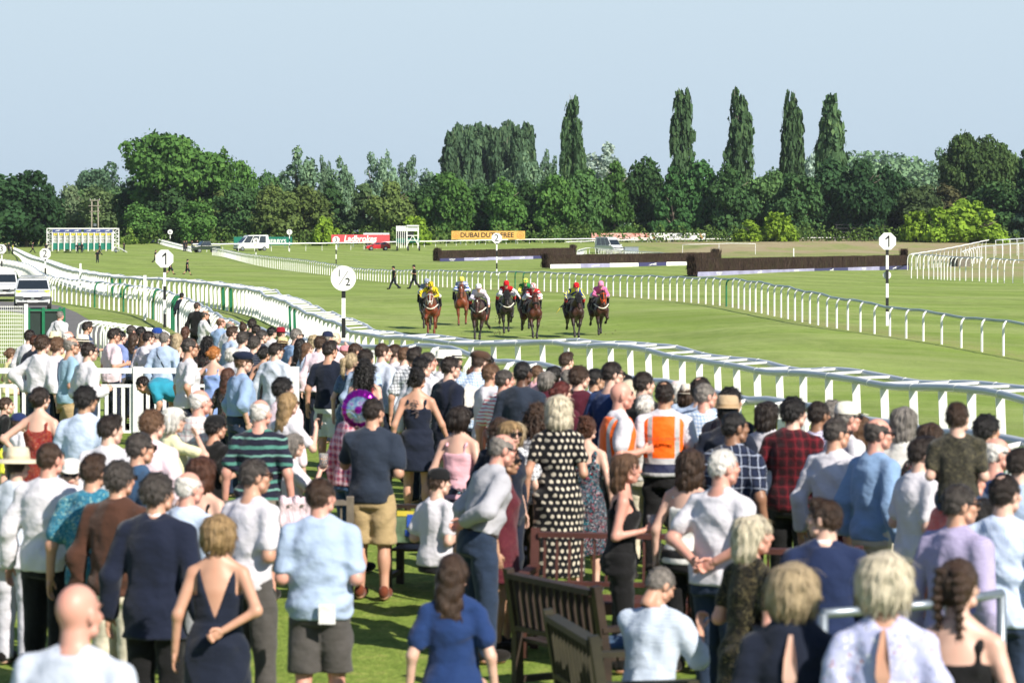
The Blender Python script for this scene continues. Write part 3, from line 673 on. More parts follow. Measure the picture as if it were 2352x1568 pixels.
# ---------------- the person builder ----------------
BODY = {'m': dict(tor=[(0.84, 0, -0.01, 0.165, 0.115), (0.95, 0, -0.01, 0.170, 0.125), (1.06, 0, 0, 0.155, 0.112), (1.18, 0, 0, 0.168, 0.120), (1.30, 0, -0.005, 0.185, 0.125), (1.37, 0, -0.012, 0.172, 0.110), (1.45, 0, -0.015, 0.100, 0.080), (1.495, 0, -0.012, 0.066, 0.062)], sh=0.188, hip=0.092, ar=(0.054, 0.045, 0.041, 0.030), lr=(0.088, 0.06, 0.052, 0.039)),
        'f': dict(tor=[(0.84, 0, -0.015, 0.178, 0.130), (0.93, 0, -0.015, 0.180, 0.130), (1.07, 0, 0, 0.134, 0.100), (1.18, 0, 0.005, 0.146, 0.112), (1.28, 0, 0.01, 0.156, 0.125), (1.355, 0, -0.008, 0.142, 0.095), (1.44, 0, -0.014, 0.085, 0.070), (1.495, 0, -0.01, 0.056, 0.054)], sh=0.160, hip=0.095, ar=(0.045, 0.037, 0.034, 0.025), lr=(0.090, 0.056, 0.050, 0.034))}
ARMS = {'d': ((0.10, -0.06, -0.29), (0.03, 0.06, -0.27)), 'h': ((0.22, -0.10, -0.18), (-0.17, 0.06, -0.19)), 'f': ((0.06, -0.05, -0.28), (-0.06, 0.24, 0.06)), 'c': ((0.08, 0.06, -0.27), (-0.25, 0.12, 0.04)),
        'u': ((0.09, 0.16, -0.20), (-0.08, 0.10, 0.22)), 'r': ((0.20, 0.16, -0.06), (-0.20, 0.02, 0.17)), 'b': ((0.12, -0.13, -0.24), (-0.22, -0.06, -0.13)), 'p': ((0.13, -0.09, -0.26), (-0.07, 0.10, -0.22)), 'o': ((0.06, 0.22, -0.17), (0.0, 0.25, 0.02)), 'w': ((0.13, 0.02, -0.27), (0.08, 0.10, -0.24)), 'k': ((0.10, -0.16, -0.25), (-0.14, 0.02, 0.20))}
CLOTHNAME = {'S': 'shirt', 's': 'shirt', 't': 't_shirt', 'J': 'jacket', 'v': 'vest_top', 'D': 'dress', 'd': 'dress', 'B': 'dress', 'H': 'shirt'}
PEOPLE = []
def rot3(ax, a):
    return np.array(Matrix.Rotation(a, 3, ax))
def person(loc, h, sex, yaw, hyaw, hair, hc, sk, top, bottom, arms, label, s=200.0, legs='stand', bend=3.0, nod=0.0, fat=1.0, extra=(), group='crowd on the lawn', z0=None):
    B = BODY[sex]; k = h / 1.78; rs = random.Random(hash_str(label)); ph = rs.uniform(0, 6)
    root = empty('person', loc, -R(yaw)); tag(root, label, 'person', group)
    vox = min(max(1.15 / (s * 0.4354), 0.02 if s < 330 else 0.0155), 0.046); lod = 0 if s > 120 else 1
    dz = -0.34 if legs == 'sit' else -0.05 if legs == 'walk' else 0.0
    piv = np.array((0, 0, 0.92 + dz)); Rb = rot3('X', -R(bend))
    def T(p): return piv + Rb @ (np.asarray(p, float) + np.array((0, 0, dz)) - piv)
    fw = fat
    def torso(g, zlo=0.0, zhi=9.0, flare=0.0):
        rows = []
        for z, cx, cy, rx, ry in B['tor']:
            f2 = 1 + (fw - 1) * max(0, 1 - abs(z - 1.08) / 0.36)
            rows.append((z + dz - piv[2], cx, cy + (f2 - 1) * 0.05, rx * f2 + g, ry * f2 + g))
        A = np.array(rows); zs = A[:, 0]; a, b_ = zlo + dz - piv[2], zhi + dz - piv[2]
        keep = [r for r in rows if a <= r[0] <= b_]
        def itp(z): return tuple([z] + [float(np.interp(z, zs, A[:, i])) for i in (1, 2, 3, 4)])
        if a > zs[0] - 0.2: keep = [itp(a)] + keep
        if b_ < zs[-1]: keep = keep + [itp(b_)]
        if flare: keep[0] = (keep[0][0], keep[0][1], keep[0][2], keep[0][3] + flare, keep[0][4] + flare)
        return ('l', keep, Rb, piv)
    hip = [np.array((sx * B['hip'], 0, 0.90 + dz)) for sx in (1, -1)]
    if legs == 'sit': kn = [np.array((sx * 0.13, 0.42, 0.52)) for sx in (1, -1)]; an = [np.array((sx * 0.13, 0.40, 0.08)) for sx in (1, -1)]
    elif legs == 'walk': kn = [np.array((0.10, 0.20, 0.46)), np.array((-0.10, -0.10, 0.44))]; an = [np.array((0.09, 0.34, 0.09)), np.array((-0.09, -0.42, 0.16))]
    elif legs == 'crouch': kn = [np.array((sx * 0.30, 0.30, 0.62)) for sx in (1, -1)]; an = [np.array((sx * 0.32, -0.06, 0.30)) for sx in (1, -1)]
    else:
        o = rs.uniform(-0.05, 0.06); kn = [np.array((0.105, 0.02 + o * 0.5, 0.49)), np.array((-0.105, 0.02 - o * 0.5, 0.49))]; an = [np.array((0.115, o, 0.08)), np.array((-0.115, -o, 0.08))]
    # arms
    L1, L2 = 0.285, 0.25; J = []
    for side, code in zip((1, -1), (arms[1], arms[0])):
        a, b_ = [np.array(v) * (side, 1, 1) for v in ARMS[code]] if isinstance(code, str) else [np.array(v) for v in code]
        shp = np.array((side * B['sh'], -0.012, 1.385)); el = shp + a / np.linalg.norm(a) * L1; hd = el + b_ / np.linalg.norm(b_) * L2
        J.append((T(shp), T(el), T(hd)))
    nk = T((0, -0.012, 1.46)); hc0 = T((0, 0.014, 1.640)); hs = 1.015 if sex == 'm' else 0.99
    if h < 1.4: hs = min(1.25, 0.98 * 1.6 / h)
    hR = Rb @ rot3('Z', -R(hyaw)) @ rot3('X', -R(nod))
    if bend > 20: hR = rot3('X', -R(bend * 0.45)) @ rot3('Z', -R(hyaw)) @ rot3('X', -R(nod))
    ar, lr = B['ar'], B['lr']
    pr = [torso(0)]
    for S, E, H in J: pr += [('c', T((np.sign(S[0]) * 0.045, -0.014, 1.462)), S, 0.046, ar[0] - 0.004), ('c', S, E, ar[0], ar[1]), ('c', E, H, ar[2], ar[3])]
    for i in (0, 1): pr += [('c', hip[i], kn[i], lr[0], lr[1]), ('c', kn[i], an[i], lr[2], lr[3]), ('e', kn[i] * 0.68 + an[i] * 0.32 + np.array((0, -0.015, 0)), (lr[2] * 1.08, lr[2] * 1.15, 0.12)), ('c', an[i] + np.array((0, -0.03, -0.035)), an[i] + np.array((0, 0.13, -0.05)), 0.038, 0.03)]
    pr.append(('c', nk, hc0 - hR @ np.array((0, 0.02, 0.05)), 0.061 if sex == 'm' else 0.050, 0.056 if sex == 'm' else 0.048))
    allp = [J[0][0], J[1][0], *[j for t_ in J for j in t_], *hip, *kn, *an, nk, hc0, T((0, 0.0, 1.5)), T((0, 0, 0.85))]
    lo = np.min(allp, 0) - 0.21; hi = np.max(allp, 0) + (0.21, 0.21, 0.02); lo[2] = max(lo[2], -0.03)
    lo[2] = -0.02
    if lod: pr += [('c', H, H + (H - E) / np.linalg.norm(H - E) * 0.13, 0.032, 0.03) for S, E, H in J]
    V, Q = surfnet(lambda P: union(P, pr, 0.028), lo, hi, vox)
    VS, QS, MS = [V], [Q], [np.zeros(len(Q), np.int32)]; nv_ = len(V)
    hv, hq, hm = head_tpl(sex == 'f', lod); VS.append((hv * hs) @ hR.T + hc0); QS.append(hq + nv_); MS.append(hm); nv_ += len(hv)
    hands = []
    for side, code, (S, E, H) in zip((1, -1), (arms[1], arms[0]), J):
        d = (H - E) / np.linalg.norm(H - E); zx = -d
        fwd = np.array((0, 0, 1.0)) if abs(d[2]) < 0.75 else np.array((0, 1.0, 0))
        fwd = fwd - zx * (fwd @ zx); fwd /= np.linalg.norm(fwd); xx = np.cross(fwd, zx)
        M = np.stack([xx, fwd, zx], 1)
        hands.append((H + d * 0.075 - xx * side * 0.035, d, xx * side))
        if lod == 0:
            grip = code in 'fuowhcbk' if isinstance(code, str) else True
            tv, tq = hand_tpl(grip, 0 if s > 230 else 1); tv = tv * (side, 1, 1) * (0.95 if sex == 'm' else 0.85); tq = tq if side > 0 else tq[:, ::-1]
            VS.append(tv @ M.T + H); QS.append(tq + nv_); MS.append(np.zeros(len(tq), np.int32)); nv_ += len(tv)
    me = mesh_np('body', np.concatenate(VS) * k, np.concatenate(QS), np.concatenate(MS))
    for mt in (skin(sk), LIPS, EYED): me.materials.append(mt)
    link('body', me, None, root)
    # clothes
    def fold(P, a):
        x, y, z = P[:, 0], P[:, 1], P[:, 2]; q = 3.2 * np.sin(4.3 * x + ph) + 2.6 * np.sin(5.1 * z + 2 * ph) + 2 * np.sin(6 * y - ph)
        low = 0.45 + 0.55 * np.clip((1.32 - np.abs(z - 0.98) * 2.2), 0, 1)
        return -a * 1.3 * low * (1 - np.abs(np.sin(8.5 * z + 6 * x + 0.8 * q))) ** 3 + a * low * (0.8 * np.sin(19 * z + 9 * x + q) + 0.6 * np.sin(27 * z - 21 * x + 1.6 * q + ph) + 0.35 * np.sin(33 * y + 14 * z - q))
    def garment(name, prims, mat, a=0.006, cuts=(), kk=0.03, vx=None):
        def fn(P):
            d = union(P, prims, kk) + fold(P, a)
            for c in cuts: d = np.maximum(d, c(P))
            return d
        V, Q = surfnet(fn, lo - 0.06, hi + 0.06, vx or vox)
        me = mesh_np(name, V * k, Q); return link(name, me, cloth(mat), root)
    tk, tm = top[0], top[1]; long_ = tk in 'SJ'; g = {'J': 0.034, 'S': 0.026, 's': 0.028, 't': 0.018, 'H': 0.018}.get(tk, 0.012)
    tuck = 'tuck' in extra
    zl = 0.99 if tuck else {'J': 0.74, 'S': 0.84, 's': 0.84, 't': 0.86, 'H': 0.9, 'v': 0.86}.get(tk, 0.84)
    zh = 1.475 if tk in 'SsHJ' else 1.45
    bare = tk in 'vDB'
    if bare: zh = 1.30
    tp = [torso(g, zl, zh, 0.012 if not tuck else 0.0)]
    if not bare:
        for S, E, H in J:
            tp.append(('c', T((np.sign(S[0]) * 0.045, -0.014, 1.462)), S + (S - E) * 0.02, 0.046 + g * 0.6, ar[0] + g * 0.45))
            if long_: tp += [('c', S, E, ar[0] + g * 0.5 + 0.008, ar[1] + g * 0.5 + 0.011), ('c', E, E + (H - E) * (0.93 if 'rolled' not in extra else 0.25), ar[2] + g * 0.6 + 0.012, ar[3] + g * 0.6 + 0.010)]
            else: tp += [('c', S, S + (E - S) * (0.68 if tk != 'd' else 0.55), ar[0] + g * 0.5 + 0.008, ar[1] + g * 0.7 + 0.012)]
        if tk in 'SsH': tp.append(('l', [(1.45 + dz - piv[2], 0, -0.012, 0.078, 0.072), (1.50 + dz - piv[2], 0, -0.008, 0.07, 0.068)], Rb, piv))
    else:
        for sx in (1, -1):
            pth = [(sx * 0.095, -0.10, 1.27), (sx * 0.10, -0.075, 1.38), (sx * 0.105, -0.01, 1.445), (sx * 0.10, 0.06, 1.38), (sx * 0.09, 0.115, 1.27)]
            wst = 0.011 if tk != 'D' else 0.02
            tp += [('c', T(a), T(b_), wst, wst) for a, b_ in zip(pth, pth[1:])]
    cuts = []
    if tk in 'DdB':    # dress: skirt part down to the hem
        zhem = next((float(e[3:]) for e in extra if e.startswith('hem')), 0.52)
        tp.append(('l', [(zhem, 0, -0.01, 0.235 if zhem > 0.3 else 0.22, 0.19), (0.75 + dz, 0, -0.012, 0.215, 0.165), (0.93 + dz, 0, -0.012, 0.19, 0.142), (1.06 + dz, 0, 0, 0.15, 0.115)]))
    else: cuts.append(lambda P: (np.float32(zl + dz) - (((P - piv) @ Rb)[:, 2] + piv[2])))
    nm = CLOTHNAME[tk]
    if 'vback' in extra:
        tp[0] = torso(g, zl, 1.45); cuts.append(lambda P: -np.maximum(np.abs(P[:, 0]) - np.clip((P[:, 2] - 1.10) * 0.36, 0, 0.105), P[:, 1] - 0.02)); cuts.append(lambda P: np.minimum(np.abs(P[:, 0]) - 0.125, P[:, 2] - 1.25))
    garment(nm, tp, tm, 0.0095 if tk in 'Ss' else 0.0075 if tk != 'J' else 0.006, cuts, 0.03, 0.011 if 'vback' in extra else None)
    if tk == 'J': garment('shirt_collar', [('l', [(1.44 + dz - piv[2], 0, -0.012, 0.074, 0.072), (1.515 + dz - piv[2], 0, -0.008, 0.066, 0.064)], Rb, piv)], 'plain:#e6e8ec', 0.001)
    if tk == 'H':
        garment('hi_vis_vest', [torso(0.036, 0.90, 1.45, 0.01)] + [('e', J[i][0] * (0.72, 1, 1), (0.09, 0.085, 0.062)) for i in (0, 1)], 'hivis:#ff6a13:#232946', 0.004)
    if bottom and tk not in 'DdB':
        bk, bm = bottom[0], bottom[1]; bp = [torso(0.015, 0.80, 1.0 if tuck else 0.92 if tk in 'SsJt' else 0.98)]
        if bk == 'k': bp.append(('l', [(0.50, 0, -0.01, 0.21, 0.17), (0.8 + dz, 0, -0.012, 0.20, 0.155), (0.98 + dz, 0, -0.01, 0.165, 0.125)]))
        for i in (0, 1):
            if bk == 'k': break
            w_ = 0.030 if bk == 'h' else 0.025
            bp.append(('c', hip[i], kn[i], lr[0] + w_ * 0.7, lr[1] + w_ + (0.022 if bk == 'h' else 0)))
            if bk == 'T': bp.append(('c', kn[i], an[i] + np.array((0, -0.005, -0.02)), lr[2] + w_ + 0.006, lr[3] + 0.03))
        cut = [(lambda P: np.float32(0.49) - P[:, 2])] if bk == 'h' and legs == 'stand' else [(lambda P: np.float32(0.05) - P[:, 2])]
        garment({'T': 'trousers', 'h': 'shorts', 'k': 'skirt'}[bk], bp, bm, 0.008, cut, 0.02)
        if tuck: garment('belt', [torso(0.022, 0.975, 1.005)], 'plain:#20160f', 0.0)
    if 'noshoe' not in extra:
        sc_ = next((e[5:] for e in extra if e.startswith('shoe:')), '#1a1614')
        key = ('shoe', lod)
        if key not in TPL:
            V, Q = surfnet(lambda P: np.maximum(union(P, [('e', (0, -0.03, 0.0), (0.047, 0.055, 0.06)), ('e', (0, 0.09, -0.02), (0.052, 0.11, 0.05))], 0.03), -0.068 - P[:, 2]), (-0.07, -0.1, -0.09), (0.07, 0.22, 0.07), 0.013); TPL[key] = mesh_np('shoe', V, Q)
        for i in (0, 1): link('shoe', TPL[key], cloth('plain:' + sc_), root, tuple(an[i] * k), None, k)
    # hair, hat, glasses
    E3 = Matrix(hR.tolist()).to_euler(); hl = tuple(hc0 * k); sc = hs * k
    if hair != 'bald':
        link('hair', hair_tpl(hair), hairm(hc), root, hl, E3, sc)
    for e in extra:
        if e.startswith('hat:'):
            _, kind, c1, c2 = (e.split(':') + ['', ''])[:4]
            me = hat_tpl(kind); o = bpy.data.objects.new('hat' if kind != 'helmet' else 'helmet', me); col.objects.link(o); o.parent = root
            while len(me.materials) < 2: me.materials.append(WHITE)
            for i, c in ((0, c1), (1, c2 or c1)):
                o.material_slots[i].link = 'OBJECT'; o.material_slots[i].material = cloth(c if ':' in c else 'plain:' + c.replace('~', ':')) if not c.startswith('@') else MATS[c[1:]]
            o.location = hl; o.rotation_euler = E3; o.scale = (sc,) * 3
        elif e == 'shades': link('sunglasses', glasses_tpl(), None, root, hl, E3, sc)
    info = dict(root=root, k=k, hands=[(np.array(p) * k, d, x) for p, d, x in hands], head=np.array(hl), T=T, hR=hR, yaw=yaw, an=an)
    PEOPLE.append(info); return info
def hand_world(info, side):
    """grip point (world) of the right (0) or left (1) hand"""
    p = info['hands'][side][0]; return info['root'].matrix_basis @ Vector(p)
# ---------------- the crowd ----------------
CL = {'W': 'plain:#d2cfd6', 'W2': 'plain:#c6c5ce', 'PB': 'plain:#a3b5d0', 'PB2': 'check:#c3d1e6:#a3b7d8:0.02', 'BL': 'plain:#8ba3c6', 'PK': 'plain:#e3cdd6', 'NV': 'plain:#161d2e', 'BK': 'plain:#121214', 'GY': 'plain:#a9a9b0', 'LG': 'plain:#bcc4d2',
      'POLO': 'plain:#90b0c4', 'TEAL': 'plain:#2b8aa3', 'KH': 'plain:#a8926c', 'DG': 'plain:#4d4a48', 'DN': 'plain:#26344a', 'JN': 'plain:#33506f', 'CR': 'plain:#cfc6b2', 'ST': 'plain:#c3beb5', 'MR': 'plain:#4a1526', 'LW': 'plain:#d0d4d4', 'PER': 'plain:#7a8bbb',
      'TQ': 'plain:#3fb0c4', 'BG': 'plain:#c9b48c', 'CW': 'plain:#d9d7d2', 'CO': 'plain:#4a2f24', 'RB': 'plain:#1c3462', 'DSH': 'plain:#27303f', 'DENB': 'plain:#83a0c4',
      'NCH': 'plaid:#141a2c:#202a44:#b9c2d6:0.085', 'RCH': 'plaid:#4e0f1a:#1c0c12:#7a1c28:0.08', 'RBC': 'plaid:#c85560:#e6d3dc:#3d4a86:0.07', 'PLD': 'check:#dcdad8:#b06a70:0.06:0.14', 'SHB': 'plaid:#23304c:#3c4d70:#7d8bad:0.07',
      'BWC': 'check:#dfe0e4:#2a3144:0.045:0.3', 'LBC': 'check:#dfe8f2:#6f9acb:0.035:0.35', 'PUR': 'check:#b7aecb:#8d84ae:0.016:0.4', 'BST': 'vstripe:#a9bee2:#d5dff0:0.018', 'CHK': 'check:#ccd6e4:#8fa0ba:0.018:0.3', 'PCK': 'check:#e2e7ee:#a9bbd6:0.03:0.2',
      'STR': 'hstripe:#1b1d2f:#4b7f74:0.15:0.2:#6b968c', 'NST': 'hstripe:#1d2230:#5a6070:0.035:0.3', 'RST': 'hstripe:#e6e2e4:#d2606c:0.04:0.35', 'DOT': 'dots:#131318:#c9bfae:17:0.27', 'PDT': 'dots:#d8d3e6:#5d5590:40:0.3', 'GDT': 'dots:#e2e8e4:#2f8a5c:22:0.36',
      'FRD': 'floral:#7d1d1a:#c28a4a:#e2c9a2:#30406a:#a8452a:16:0.33', 'FWH': 'floral:#e6e2e0:#d6488a:#3c9a56:#e08a3a:#5060b8:18:0.36', 'FBK': 'floral:#15151a:#c23a44:#e8dcd8:#5b7a4a:16:0.27', 'FTQ': 'floral:#10141f:#3fb2c4:#e04a5e:#e8d8dc:#2d7f96:14:0.36', 'FYL': 'floral:#e8dca6:#e8c85a:#f0efe4:#b9c08a:18:0.3', 'FLI': 'floral:#b4b8dc:#f0eff4:#e6e6f0:#a9654a:#6a7090:9:0.3',
      'FBL': 'floral:#1a2d4a:#6f9cd6:#b9cfe8:#2c4c7a:20:0.42', 'FCO': 'floral:#e2515a:#f2c2c4:#e87078:#f0d8d4:34:0.3', 'FCO2': 'floral:#e06a62:#f2e2dc:#b8505a:#f4c4b4:20:0.36', 'PAI': 'floral:#2a6f8a:#7ab2c0:#1a3f58:#a9bfa2:#347f9a:11:0.4', 'LAC': 'floral:#4e1426:#7d4a3c:#3c0c1c:#8a5a46:22:0.33', 'GLD': 'floral:#14120f:#8f7d4e:#2a251a:#b9a878:15:0.3', 'CAM': 'floral:#3d3a30:#57523f:#24231f:#2e2d26:11:0.5',
      'TW': 'tweed:#1c1c20:#77777c', 'YEL': 'plain:#dfe04a', 'LBD': 'plain:#8199cc', 'CAMI': 'plain:#101012', 'SUIT': 'plain:#151c30', 'SUIT2': 'plain:#1a2748', 'CORAL': 'plain:#d65a60', 'PLY': 'plain:#e4dfb4', 'PINK': 'plain:#d9a9b4', 'ORG': 'plain:#c86a4a'}
def cl(s): return CL.get(s, s)
